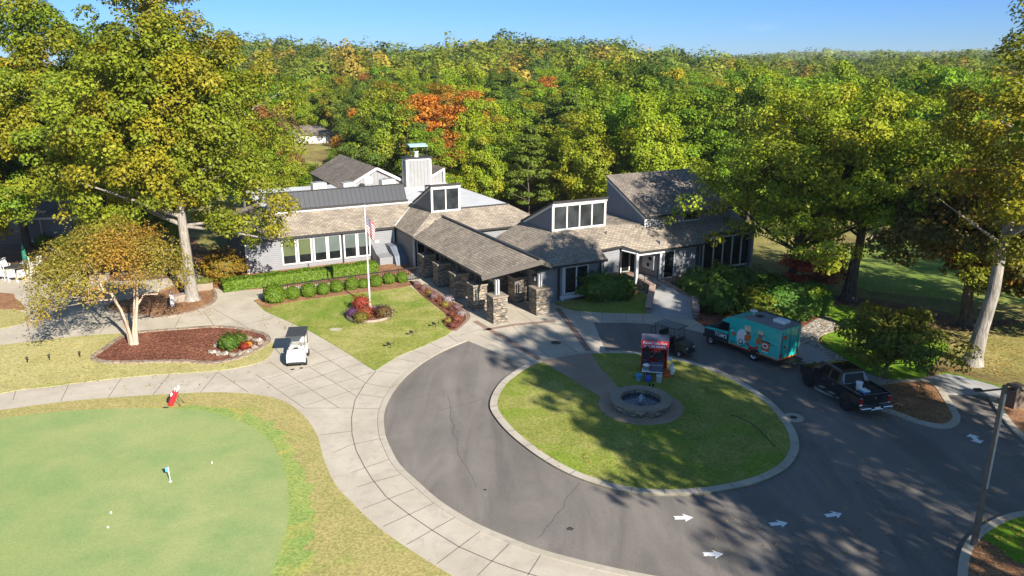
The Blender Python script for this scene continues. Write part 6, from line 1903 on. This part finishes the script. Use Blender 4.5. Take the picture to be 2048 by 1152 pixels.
# --- people: skinned skeletons
def skin_body(name, joints, bones, mat, parent, sub=2):
    me = bpy.data.meshes.new(name)
    idx = {k: i for i, k in enumerate(joints)}
    me.from_pydata([j[0] for j in joints.values()], [(idx[a], idx[b]) for a, b in bones], [])
    o = bpy.data.objects.new(name, me); COL.objects.link(o)
    o.parent = parent
    o.modifiers.new('skin', 'SKIN')
    bpy.context.view_layer.update()
    for i, j in enumerate(joints.values()):
        r = j[1]; me.skin_vertices[0].data[i].radius = (r, r) if not hasattr(r, '__len__') else r
    for i, k in enumerate(joints):
        me.skin_vertices[0].data[i].use_root = (k == 'pelvis')
    sb = o.modifiers.new('smooth', 'SUBSURF'); sb.levels = sub; sb.render_levels = sub
    bpy.context.view_layer.update()
    m2 = bpy.data.meshes.new_from_object(o.evaluated_get(bpy.context.evaluated_depsgraph_get()))
    o.modifiers.clear(); o.data = m2; m2.name = name
    m2.materials.clear(); m2.materials.append(mat)
    for p in m2.polygons: p.use_smooth = True
    return o


def person(label, loc, rz, bend, hat, reach, seed=0):
    """facing +y, a little bent over the counter"""
    t = thing('person', label, 'person', loc, rz)
    s, c = math.sin(bend), math.cos(bend)
    def T(x, y, z):  # bend the upper body forward about the hips
        dz = z - .95
        return (x, y * c + dz * s, .95 + dz * c - y * s)
    J = {'pelvis': ((0, 0, .95), (.16, .12)), 'spine': (T(0, 0, 1.12), (.15, .115)), 'chest': (T(0, .0, 1.32), (.18, .125)), 'neck0': (T(0, .0, 1.46), .07), 'neck': (T(0, .02, 1.53), .055),
         'chin': (T(0, .05, 1.6), .075), 'head': (T(0, .04, 1.68), .1), 'crown': (T(0, .03, 1.76), .075)}
    B = [('pelvis', 'spine'), ('spine', 'chest'), ('chest', 'neck0'), ('neck0', 'neck'), ('neck', 'chin'), ('chin', 'head'), ('head', 'crown')]
    for k, sx in (('l', -1), ('r', 1)):
        rch = reach[0 if k == 'l' else 1]
        sh = T(sx * .19, .0, 1.42)
        el = (sx * .29, sh[1] + rch[0], sh[2] - rch[1]); wr = (sx * .2, el[1] + rch[2], el[2] + rch[3])
        J['sh' + k] = (sh, .075); J['el' + k] = (el, .05); J['wr' + k] = (wr, .035); J['pa' + k] = ((wr[0] - sx * .01, wr[1] + .07, wr[2] - .01), (.042, .02))
        B += [('chest', 'sh' + k), ('sh' + k, 'el' + k), ('el' + k, 'wr' + k), ('wr' + k, 'pa' + k)]
        for f in range(4):
            fx_ = wr[0] + (f - 1.5) * .022
            ln = (.07, .085, .08, .06)[f]
            J[f'f{k}{f}a'] = ((fx_, wr[1] + .11, wr[2] - .015), .0095); J[f'f{k}{f}b'] = ((fx_, wr[1] + .11 + ln * .7, wr[2] - .035), .0085); J[f'f{k}{f}c'] = ((fx_, wr[1] + .11 + ln, wr[2] - .06), .007)
            B += [('pa' + k, f'f{k}{f}a'), (f'f{k}{f}a', f'f{k}{f}b'), (f'f{k}{f}b', f'f{k}{f}c')]
        J['th' + k] = ((wr[0] - sx * .05, wr[1] + .05, wr[2] - .01), .011); J['ti' + k] = ((wr[0] - sx * .075, wr[1] + .1, wr[2] - .02), .009)
        B += [('wr' + k, 'th' + k), ('th' + k, 'ti' + k)]
        J['hip' + k] = ((sx * .1, 0, .88), .105); J['kn' + k] = ((sx * .11, .03, .5), .07); J['an' + k] = ((sx * .12, -.02, .1), .045); J['to' + k] = ((sx * .13, .14, .045), (.045, .04))
        B += [('pelvis', 'hip' + k), ('hip' + k, 'kn' + k), ('kn' + k, 'an' + k), ('an' + k, 'to' + k)]
    skin_body('body', J, B, M['skin'], t, 1)
    # clothes: slightly larger shells over the same joints
    def shell(nm, keys, bones, grow, mat):
        JJ = {k: (J[k][0], (J[k][1] + grow) if not hasattr(J[k][1], '__len__') else (J[k][1][0] + grow, J[k][1][1] + grow)) for k in keys}
        skin_body(nm, JJ, bones, mat, t, 1)
    shell('shirt', ['pelvis', 'spine', 'chest', 'neck0', 'shl', 'ell', 'shr', 'elr', 'wrl', 'wrr'], [('pelvis', 'spine'), ('spine', 'chest'), ('chest', 'neck0'), ('chest', 'shl'), ('chest', 'shr'), ('shl', 'ell'), ('shr', 'elr'), ('ell', 'wrl'), ('elr', 'wrr')], .02, M['cloth_black'])
    shell('trousers', ['pelvis', 'spine', 'hipl', 'hipr', 'knl', 'knr', 'anl', 'anr'], [('pelvis', 'spine'), ('pelvis', 'hipl'), ('pelvis', 'hipr'), ('hipl', 'knl'), ('hipr', 'knr'), ('knl', 'anl'), ('knr', 'anr')], .014, M['denim'])
    for sx in (-1, 1): MB().box((sx * .125, .06, .045), (.1, .28, .08), taper=.85).build('shoe', M['rubber'], t, bevel=.03)
    h = Vector(T(0, .045, 1.69))
    hd_ = MB().ball((h.x, h.y + .02, h.z - .015), .098, 16, sz=1.2)
    hd_.ball((h.x, h.y + .125, h.z - .02), .02, 8)
    for sx in (-1, 1): hd_.ball((h.x + sx * .1, h.y + .01, h.z - .01), .022, 8)
    hd_.build('head', M['skin'], t)
    ey = MB()
    for sx in (-1, 1): ey.ball((h.x + sx * .036, h.y + .106, h.z + .012), .013, 8)
    ey.box((h.x, h.y + .112, h.z - .062), (.045, .012, .01)).build('eyes_and_mouth', M['hair_dark'], t)
    if hat:
        MB().ball((h.x, h.y - .005, h.z + .035), .125, 14, sz=.95).lathe([(.14, 0), (.15, .035), (.12, .06)], 16, (h.x, h.y, h.z + .02)).build('hat', M['cloth_orange'], t)
        MB().ball((h.x, h.y - .03, h.z - .04), .09, 10, sz=.8).build('hair', M['hair_dark'], t)
    else:
        MB().ball((h.x, h.y - .02, h.z + .03), .118, 14, sz=1.05).ball((h.x, h.y - .07, h.z - .1), .09, 10, sz=1.5).build('hair', M['hair_dark'], t)


person('person in black with an orange hat bending over the red stand', at_cart(.36, -.3), fr_ + R(12), R(30), True, ((.2, .28, .2, .02), (.24, .26, .16, .05)))
person('person in black with long dark hair working at the red stand', at_cart(-.5, -.28), fr_ + R(-18), R(10), False, ((.1, .28, .25, .02), (.26, .2, .26, .06)))

# --- fountain
fo = thing('fountain', 'round stone fountain basin with bubbling water in the turning circle', 'fountain', (FC[0], FC[1], .12))
MB().lathe([(1.16, 0), (1.62, 0), (1.62, .42), (1.16, .42), (1.16, 0.0)], 48, cap=False).build('basin_wall', M['ledgestone'], fo)
MB().lathe([(1.14, .421), (1.70, .421), (1.70, .5), (1.14, .5), (1.14, .421)], 48, cap=False, smooth=False).build('coping', M['cap_stone'], fo)
MB().lathe([(1.158, .0), (1.158, .24)], 40).build('water', M['pool_water'], fo)
jet = MB(); rj = random.Random(4)
for i in range(70):
    a = rj.uniform(0, 6.28); rr = rj.uniform(0, .3) ** 1.0; h = .45 * (1 - (rr / .32) ** 2) * rj.uniform(.3, 1)
    jet.ball((rr * math.cos(a), rr * math.sin(a), .25 + h), rj.uniform(.012, .03), 6)
jet.lathe([(.1, .24), (.07, .5), (.02, .66)], 10)
jet.build('water_jet', M['water_spray'], fo)
nz = MB().lathe([(.03, 0), (.03, .3)], 8, (-.55, .35, 0)).build('pipe', M['black_iron'], fo)
for k, (x, y, lab) in enumerate([(1299, 775, 'black spotlight on the fountain apron nearer the water jug'), (1306, 776, 'black spotlight on the fountain apron nearer the storage box')]):
    g = G(x, y, .12); t = thing('garden_spotlight', lab, 'spotlight', (g[0], g[1], .12), k)
    MB().tube([(0, 0, 0), (0, 0, .14)], .02).build('stake', M['black_iron'], t); MB().lathe([(.05, .1), (.07, .26)], 10).build('lamp_head', M['black_iron'], t)

# --- flagpole and flag
fp = G(740, 613, .1)
pole = thing('flagpole', 'tall white flagpole rising from the round flower bed', 'flagpole', (fp[0], fp[1], .1))
MB().tube([(0, 0, 0), (0, 0, 4), (0, 0, 8.0)], [.07, .055, .035], 12).build('pole', M['pole_white'], pole)
MB().lathe([(.16, 0), (.16, .1), (.1, .16)], 16).build('base_collar', M['galvanised'], pole); MB().ball((0, 0, 8.08), .085, 12).build('finial', M['pole_white'], pole)
MB().tube([(.09, -.06, .9), (.06, -.05, 7.9)], .008, 5).build('halyard', M['white_trim'], pole)
fl = MB(); nu, nv = 26, 18; uvs = []
for j in range(nv + 1):
    for i in range(nu + 1):
        s_, t_ = i / nu, j / nv
        x = .06 + .8 * s_ * (1 - .25 * (1 - t_)) ; y = .10 * math.sin(s_ * 10 + t_ * 2.0) * min(1, s_ * 3) * (.6 + .5 * (1 - t_))
        z = 6.85 - 1.3 * (1 - t_) - .78 * s_ ** 1.15 + .03 * math.sin(s_ * 9)
        fl.v.append((fp[0] + x * .92 + y * .3, fp[1] - .02 - y + x * -.15, z + .55)); uvs.append((s_, t_))
for j in range(nv):
    for i in range(nu):
        a = j * (nu + 1) + i; fl.f.append((a, a + 1, a + nu + 2, a + nu + 1)); fl.m.append(0); fl.sm.append(True)
fo_ = fl.build('flag', M['flag_cloth']); tag(fo_, 'limp stars and stripes flag hanging from the white pole', 'flag')
ul = fo_.data.uv_layers.new(name='cloth')
for lp in fo_.data.loops: ul.data[lp.index].uv = uvs[lp.vertex_index]
sm = fo_.modifiers.new('cloth', 'SOLIDIFY'); sm.thickness = .006
# flag bed edging
eg = thing('planter_ring', 'low round stone ring around the flagpole flowers', 'planter', (*G(740, 632, .1), .1))
MB().lathe([(1.58, 0), (1.78, 0), (1.78, .22), (1.58, .22), (1.58, 0)], 40, cap=False).build('edging', M['cap_stone'], eg); MB().lathe([(1.585, 0), (1.585, .15)], 30).build('soil', M['mulch'], eg)

# --- lamp post at the drive
lp = G(1947, 1090, .1)
t = thing('light_pole', 'brown wooden light pole with floodlights at the drive corner', 'lamp post', (lp[0], lp[1], .1))
MB().tube([(0, 0, 0), (0, 0, 3.5), (0, 0, 6.9)], [.125, .105, .085], 12).build('pole', M['pole_wood'], t)
MB().bar((-.85, .1, 6.62), (.05, .1, 6.72), .05, .06).bar((-.85, .2, 6.5), (.0, .1, 6.15), .03, .03).build('arm', M['pole_wood'], t)
MB().box((-.92, .1, 6.68), (.3, .2, .1)).build('floodlight', M['black_plastic'], t, bevel=.04)
MB().box((0, -.12, 4.6), (.06, .05, 4.0)).build('conduit', M['galvanised'], t)
lb = G(2026, 812, .1)
t = thing('litter_bin', 'square brown litter bin with a roofed top by the east walk', 'bin', (lb[0], lb[1], .1), R(15))
MB().box((0, 0, .5), (.72, .72, 1.0)).build('bin_body', M['bin_brown'], t, bevel=.02)
for a in (-1, 1):
    for b in (-1, 1): MB().box((a * .32, b * .32, 1.1), (.06, .06, .22)).build('top_post', M['bin_brown'], t)
MB().box((0, 0, 1.25), (.82, .82, .1), taper=.8).build('bin_roof', M['bin_brown'], t)

# --- road arrows
def arrow(label, px, rz, L=1.05, double=False):
    g = G(*px, .02); w = .17; hw2 = .42
    if double: hw2 = .36; w = .14; prof = [(-.55, 0), (-.2, hw2), (-.2, w), (.2, w), (.2, hw2), (.55, 0), (.2, -hw2), (.2, -w), (-.2, -w), (-.2, -hw2)]
    else: prof = [(-.6, w), (.1, w), (.02, hw2), (.6, 0), (.02, -hw2), (.1, -w), (-.6, -w), (-.52, 0)]
    o = MB().prism([Vector((x, y, .006)) for x, y in prof], .005).build('road_arrow', M['paint_arrow'])
    o.location = (g[0], g[1], .012); o.rotation_euler = (0, 0, rz); o.scale = (L, L, 1)
    tag(o, label, 'road marking', 'white arrows on the drive')


arrow('white arrow on the sunlit asphalt closest to the island kerb', (1367, 1035), R(2), .68)
arrow('white arrow at the lower edge, closest to the south walk', (1426, 1108), R(1), .68)
arrow('white arrow on the edge between sun and shade', (1557, 1047), R(8), .68)
arrow('white arrow fully in shade toward the light pole', (1667, 1029), R(13), .68)
arrow('white two-headed arrow on the asphalt in front of the light pole', (1950, 877), R(86), .95, True)

# --- drain covers
g = G(1112, 685, .08); o = MB().lathe([(.36, 0), (.36, .008)], 24).build('manhole_cover', M['oil_stain']); o.location = (g[0], g[1], .076); tag(o, 'round dark manhole cover in the forecourt paving', 'manhole cover')
g = G(1587, 835, .02); t = thing('storm_drain', 'pale storm drain inlet beside the island kerb', 'drain', (g[0], g[1], .014), R(60))
MB().lathe([(.55, 0), (.55, .02)], 20).build('apron', M['kerb_concrete'], t); MB().lathe([(.2, .02), (.2, .03)], 14).build('grate', M['black_iron'], t)

# --- putting green
g = G(341, 963, .1); t = thing('putting_flag', 'short white stick with a small blue flag standing in the putting green hole', 'golf flag', (g[0], g[1], .1))
MB().tube([(0, 0, 0), (-.02, 0, .75)], .022, 8).build('stick', M['pole_white'], t); MB().bx(-.16, .02, -.012, .012, .5, .72).build('flag', M['bucket_blue'], t); MB().lathe([(.07, .0), (.07, .012)], 14).build('cup', M['golf_white'], t)
for (x, y, lab) in [(424, 926, 'golf ball on the putting green closest to the fringe'), (216, 1055, 'golf ball on the putting green nearest the bottom edge'), (222, 1026, 'golf ball on the putting green between the flag and the bottom edge')]:
    g = G(x, y, .12); o = MB().ball((0, 0, .045), .045, 10).build('golf_ball', M['golf_white']); o.location = (g[0], g[1], .1); tag(o, lab, 'golf ball', 'golf balls on the putting green')
bgx, bgy = G(345, 812, .1)
t = thing('golf_bag', 'red stand bag of clubs leaning on its legs at the green edge', 'golf bag', (bgx, bgy, .1))
tilt = Vector((.36, .1, .85)).normalized()
base = Vector((-.1, 0, .06))
MB().tube([base, base + tilt * .12, base + tilt * .85], [.14, .15, .17], 14).build('bag', M['bag_red'], t)
pk = MB(); mid_ = base + tilt * .42
pk.box(mid_ + Vector((-.16, -.02, .05)), (.12, .18, .4), M=Matrix.Rotation(R(22), 4, 'Y')).build('pocket', M['black_plastic'], t, bevel=.03)
pk2 = MB().box(base + tilt * .68 + Vector((-.1, -.1, .02)), (.14, .1, .22), M=Matrix.Rotation(R(22), 4, 'Y')).build('white_panel', M['golf_white'], t, bevel=.03)
for s in (-1, 1): MB().tube([base + tilt * .8, base + Vector((.62, s * .26 + .1, -.05))], .014, 6).build('leg', M['black_iron'], t)
MB().tube([base + tilt * .8 + Vector((.1, -.08, 0)), base + tilt * .6 + Vector((.24, -.12, .02)), base + tilt * .35 + Vector((.16, -.1, 0))], .02, 6).build('strap', M['bag_red'], t)
rj = random.Random(8)
for k in range(7):
    a = rj.uniform(0, 6.28); e = base + tilt * rj.uniform(1.02, 1.16) + Vector((.11 * math.cos(a), .11 * math.sin(a), 0))
    cl = MB().tube([base + tilt * .8 + Vector((.06 * math.cos(a), .06 * math.sin(a), 0)), e], .012, 5)
    cl.ball(e, .05 if k < 4 else .03, 8); cl.build('club', M['golf_white'] if k < 5 else M['steel'], t)
g = G(331, 815, .1); o = MB().lathe([(.14, 0), (.14, .006)], 16).build('golf_hole', M['oil_stain']); o.location = (g[0], g[1], .096); o.scale = (1.3, .7, 1); tag(o, 'dark patch on the green collar beside the red golf bag', 'hole')

# --- lawn lights
for (x, y, lab) in [(871, 655, 'black lawn spotlight closest to the portico bed'), (826, 672, 'black lawn spotlight between the other two'), (781, 696, 'black lawn spotlight closest to the lawn point')]:
    g = G(x, y, .1); t = thing('lawn_spotlight', lab, 'spotlight', (g[0], g[1], .1), .4, 'black spotlights on the flag lawn')
    MB().tube([(0, 0, 0), (0, 0, .3)], .02).tube([(0, 0, .28), (.22, .1, .32)], .018).build('stake', M['black_iron'], t)
    hd_ = MB().lathe([(.06, 0), (.1, .22)], 12); mx = Matrix.Translation((-.02, 0, .3)) @ Matrix.Rotation(R(-70), 4, 'Y'); hd_.v = [tuple(mx @ Vector(p)) for p in hd_.v]; hd_.build('lamp_head', M['black_iron'], t)
    MB().tube([(.25, .1, .05), (.28, .12, .5)], .015).build('stem', M['black_iron'], t)
for (x, y, lab) in [(55, 725, 'dark path light stub farthest out on the dry lawn'), (99, 720, 'dark path light stub in the middle of the dry lawn'), (160, 714, 'dark path light stub beside the mulch bed tip')]:
    g = G(x, y, .1); t = thing('path_light', lab, 'garden light', (g[0], g[1], .09), 0, 'path lights on the dry lawn')
    MB().tube([(0, 0, 0), (0, 0, .34)], .035).build('stake', M['black_iron'], t); MB().lathe([(.07, .3), (.09, .36), (.03, .42)], 10).build('hood', M['black_iron'], t)

# --- rock nook with pumpkins at the end of the mulch bed
rn = random.Random(2)
NK = [(425, 704), (434, 690), (448, 681), (462, 676), (480, 674), (498, 676), (515, 680), (521, 685), (508, 694), (496, 703), (480, 707), (465, 710), (448, 708), (436, 707)]
words = ['at the path tip', 'on the outer bend', 'beside the mulch', 'near the inner bend', 'at the back middle', 'behind the pumpkins', 'at the cart end', 'at the lawn tip', 'by the lawn edge', 'in front of the pumpkins', 'at the front middle', 'below the low plant', 'near the front bend', 'next to the path tip']
for i, (x, y) in enumerate(NK):
    g = G(x, y, .2); b = bmesh.new(); bmesh.ops.create_icosphere(b, subdivisions=2, radius=.24)
    for v in b.verts: v.co *= 1 + .35 * math.sin(v.co.x * 17 + i) * math.sin(v.co.y * 13 + v.co.z * 11)
    for v in b.verts: v.co.z *= .62
    me = bpy.data.meshes.new('stone'); b.to_mesh(me); b.free(); me.materials.append(M['cap_stone'] if i % 3 else M['river_rock'])
    o = bpy.data.objects.new('edging_rock', me); COL.objects.link(o); o.location = (g[0], g[1], .2); o.rotation_euler = (0, 0, i * 1.1); o.scale = (1.35, .85, 1)
    tag(o, f'pale garden rock {words[i]} of the flower nook', 'rock', 'rocks around the flower nook')
for (x, y, k, lab) in [(484, 686, .27, 'largest orange pumpkin in the rock nook'), (497, 694, .24, 'orange pumpkin beside the lawn edge of the nook'), (448, 697, .2, 'small orange pumpkin at the mulch side of the nook')]:
    g = G(x, y, .15); t = thing('pumpkin', lab, 'pumpkin', (g[0], g[1], .13), 0, 'pumpkins in the rock nook')
    pb = MB(); nn = 30
    for j in range(9):
        a = -math.pi / 2 + math.pi * j / 8
        for i in range(nn):
            th = 2 * math.pi * i / nn; rr = k * math.cos(a) * (1 + .08 * math.cos(th * 8)); pb.v.append((max(.002, rr) * math.cos(th), max(.002, rr) * math.sin(th), k * .8 + k * .8 * math.sin(a)))
    for j in range(8):
        for i in range(nn): pb.f.append((j * nn + i, j * nn + (i + 1) % nn, (j + 1) * nn + (i + 1) % nn, (j + 1) * nn + i)); pb.m.append(0); pb.sm.append(True)
    pb.build('fruit', M['pumpkin'], t); MB().tube([(0, 0, k * 1.55), (.03, 0, k * 1.95)], .03).build('stalk', M['pole_wood'], t)
flower('low_plant', 'dark green low plant in the rock nook', 'plant', 459, 697, .13, fo_ and lm, (0.06, .12, .012), .75, .2)
flower('low_plant', 'green leafy plant under the largest pumpkin', 'plant', 478, 690, .13, lm, (0.07, .1, .015), .65, .3)
flower('red_plant', 'red leaved plant at the lawn edge of the nook', 'plant', 490, 698, .13, fm, (0.25, .04, .02), .6, .3)

# --- patio chairs, table and closed parasol
def patio_chair(label, loc, rz):
    t = thing('patio_chair', label, 'chair', loc, rz, 'white slatted patio chairs')
    sl = MB()
    for k in range(5): sl.bx(-.28, .28, -.25 + k * .11, -.16 + k * .11, .4, .425)
    sl.build('seat', M['white_trim'], t)
    bk = MB()
    for k in range(6): bk.box((-.25 + k * .1, -.33, .76), (.08, .025, .72), M=Matrix.Rotation(R(12), 4, 'X'))
    bk.bx(-.3, .3, -.36, -.33, .6, .68).build('backrest', M['white_trim'], t)
    for s in (-1, 1):
        MB().bx(s * .3 - .03, s * .3 + .03, -.3, .32, .6, .63).build('armrest', M['white_trim'], t)
        for q in (-.28, .28): MB().bx(s * .29 - .03, s * .29 + .03, q - .03, q + .03, 0, .6).build('leg', M['white_trim'], t)


tx, ty = G(36, 548, .1)
t = thing('patio_table', 'dark round patio table between the white chairs', 'table', (tx, ty, .095))
MB().lathe([(.85, .7), (.87, .72), (.85, .75)], 24).build('table_top', M['dark_timber'], t); MB().lathe([(.35, 0), (.06, .08), (.06, .7)], 14).build('pedestal', M['dark_timber'], t)
for i, (x, y, lab) in enumerate([(8, 560, 'white patio chair cut by the picture edge'), (27, 562, 'white patio chair facing the table in the near row, between two others'), (44, 562, 'white patio chair at the path end of the near row'), (66, 556, 'white patio chair turned sideways at the path end of the table'), (52, 538, 'white patio chair behind the table beside the parasol'), (75, 536, 'white patio chair behind the table nearest the crape myrtle'), (12, 540, 'white patio chair behind the table at the picture edge')]):
    g = G(x, y, .1); patio_chair(lab, (g[0], g[1], .095), math.atan2(ty - g[1], tx - g[0]) - math.pi / 2)
g = G(41, 552, .1); t = thing('parasol', 'closed dark green parasol rising behind the patio table', 'parasol', (tx + .1, ty + 1.2, .095))
MB().tube([(0, 0, 0), (0, 0, 2.6)], .03).build('pole', M['pole_wood'], t); MB().lathe([(.03, .95), (.22, 1.0), (.2, 1.5), (.09, 2.4), (.02, 2.6)], 12).build('canopy', M['umbrella_green'], t); MB().lathe([(.3, 0), (.3, .08), (.05, .12)], 16).build('base', M['galvanised'], t)

# --- things by the tall maple
def tall_planter(label, x, y, rz):
    g = G(x, y, .1); t = thing('stone_planter', label, 'planter', (g[0], g[1], .1), rz)
    MB().box((0, 0, .3), (1.5, .55, .6)).build('box', M['cap_stone'], t, bevel=.03)
    f_ = bpy.data.objects.new('plant', lm); COL.objects.link(f_); f_.parent = t; f_.location = (0, .1, .45); f_.scale = (.8, .35, .5); f_.color = (.12, .13, .015, .4)


tall_planter('pale stone planter beside the tall maple trunk', 408, 580, R(20))
g = G(402, 580, .1); t = thing('bollard_light', 'black bollard at the end of the stone planter', 'bollard', (g[0], g[1], .1)); MB().lathe([(.13, 0), (.13, .85), (.16, .88), (.16, 1.0), (.05, 1.08)], 14).build('post', M['black_iron'], t); MB().lathe([(.165, .9), (.165, .98)], 14).build('lens', M['lamp_clear'], t)
for (x, y, lab, rz) in [(415, 562, 'sandstone block seat by the dome shaped shrub', .3), (200, 560, 'sandstone block partly behind the crape myrtle', .1), (362, 602, 'sloping pale stone slab beside the maple roots', .8)]:
    g = G(x, y, .1); t = thing('stone_block', lab, 'stone', (g[0], g[1], .1), rz); MB().box((0, 0, .28), (1.5, .8, .56), taper=.94).build('block', M['cap_stone'], t, bevel=.04); MB().box((.02, 0, .565), (1.3, .68, .012)).build('worn_top', M['pink_granite'], t)
for (x, y, lab, mt) in [(345, 612, 'white and black golf bag standing in the bed by the maple', 'golf_white'), (156, 566, 'white golf bag standing on the patio behind the crape myrtle', 'ac_white')]:
    g = G(x, y, .1); t = thing('golf_bag', lab, 'golf bag', (g[0], g[1], .1))
    MB().tube([(0, 0, 0), (.02, .02, .95)], [.15, .17], 14).build('bag', M[mt], t); MB().box((-.14, -.1, .45), (.12, .16, .5)).build('pocket', M['black_plastic'], t, bevel=.03)
    for k in range(5): MB().tube([(.02, .02, .9), (.1 * math.cos(k * 1.3), .1 * math.sin(k * 1.3), 1.2)], .012, 5).ball((.1 * math.cos(k * 1.3), .1 * math.sin(k * 1.3), 1.22), .045, 8).build('club', M['steel'], t)

# --- small things on the east side
g = G(1505, 722, .02)
g = G(1988, 1148, .1); t = thing('sign_board', 'small blue sign at the bottom edge beside the light pole bed', 'sign', (g[0] - .1, g[1] - 2.2, .1), R(-6))
MB().bx(-.42, .42, -.03, .03, .5, 1.2).build('panel', M['sign_blue'], t); MB().bx(-.06, .06, -.034, -.03, .5, 1.2).build('stripe', M['art_dark'], t)
for s in (-1, 1): MB().bx(s * .38 - .03, s * .38 + .03, -.03, .03, 0, .5).build('leg', M['black_iron'], t)
cab_ = MB().tube([P3(1460, 830, .115), P3(1475, 833, .115), P3(1495, 842, .115), P3(1515, 855, .115), P3(1530, 872, .115), P3(1550, 893, .115)], .02, 6).build('garden_hose', M['black_plastic']); tag(cab_, 'thin dark cable lying across the island lawn', 'cable')
# ------------------------------------------------------------------ daylight
SUN_AZ, SUN_EL = 147.0, 28.0     # clockwise from the view direction; low afternoon sun over the right shoulder
w = bpy.data.worlds.new('World'); SC.world = w; w.use_nodes = True
nt = w.node_tree
for n in list(nt.nodes): nt.nodes.remove(n)
out = N(nt, 'OutputWorld'); bg = N(nt, 'Background')
sky = N(nt, 'TexSky'); sky.sky_type = 'NISHITA'; sky.sun_disc = False
sky.sun_elevation = R(SUN_EL); sky.sun_rotation = R(SUN_AZ); sky.altitude = 200; sky.air_density = 1.0; sky.dust_density = 0.0; sky.ozone_density = 4.0
tc = N(nt, 'TexCoord'); sx = N(nt, 'SeparateXYZ'); L(nt, tc.outputs['Generated'], sx.inputs[0])
grade = ramp(nt, sx.outputs[2], [(0.0, (0.36, 0.58, 1.0)), (0.07, (0.33, 0.57, 1.04)), (0.3, (0.86, 0.97, 1.0))])
tint = mixc(nt, 1.0, sky.outputs[0], grade, 'MULTIPLY')
# one thin wisp of cloud, high in the east
cdir = Vector((0.30, 0.95, 0.043)).normalized()
rel = N(nt, 'VectorMath', operation='SUBTRACT'); L(nt, tc.outputs['Generated'], rel.inputs[0]); rel.inputs[1].default_value = cdir
stv = N(nt, 'VectorMath', operation='MULTIPLY'); L(nt, rel.outputs[0], stv.inputs[0]); stv.inputs[1].default_value = (34, 34, 170)
ln = N(nt, 'VectorMath', operation='LENGTH'); L(nt, stv.outputs[0], ln.inputs[0])
wn = noise(nt, stv.outputs[0], 1.3, 5, 0.65, 0.8)
cf = math_n(nt, 'MULTIPLY', math_n(nt, 'SUBTRACT', 1.0, ln.outputs['Value'], True), math_n(nt, 'MULTIPLY', math_n(nt, 'SUBTRACT', wn, 0.35, True), 2.2), True)
tint = mixc(nt, math_n(nt, 'MULTIPLY', cf, 0.6), tint, mixc(nt, 1.0, tint, (1.9, 1.35, 1.08), 'MULTIPLY'))
L(nt, tint, bg.inputs[0]); bg.inputs[1].default_value = 0.068
L(nt, bg.outputs[0], out.inputs[0])
sd = bpy.data.lights.new('sun', 'SUN'); sd.energy = 5.0; sd.angle = R(0.5); sd.color = (1.0, 0.925, 0.82)
so = bpy.data.objects.new('sun', sd); COL.objects.link(so)
az, el = R(SUN_AZ), R(SUN_EL)
to_sun = Vector((math.sin(az) * math.cos(el), math.cos(az) * math.cos(el), math.sin(el)))
so.rotation_euler = to_sun.to_track_quat('Z', 'Y').to_euler()
vs = SC.view_settings; vs.view_transform = 'Standard'; vs.look = 'None'; vs.exposure = 1.1; vs.gamma = 1
SC.render.engine = 'CYCLES'
SC.cycles.max_bounces = 6; SC.cycles.diffuse_bounces = 3; SC.cycles.glossy_bounces = 3; SC.cycles.transmission_bounces = 4; SC.cycles.transparent_max_bounces = 6
SC.cycles.use_denoising = True

# ------------------------------------------------------------------ the air over the far woods
hz = MB().bx(-2300, 2300, -70, 2500, -5.5, 70).build('haze', new_mat('haze_air')[0], uv=False)
hm_ = M['haze_air']; nh = hm_.node_tree
for n in list(nh.nodes): nh.nodes.remove(n)
ho = N(nh, 'OutputMaterial'); pv = N(nh, 'VolumePrincipled')
pv.inputs['Color'].default_value = (0.82, 0.90, 1.0, 1); pv.inputs['Density'].default_value = 0.00013; pv.inputs['Anisotropy'].default_value = 0.2
L(nh, pv.outputs[0], ho.inputs['Volume'])
hz['kind'] = 'stuff'
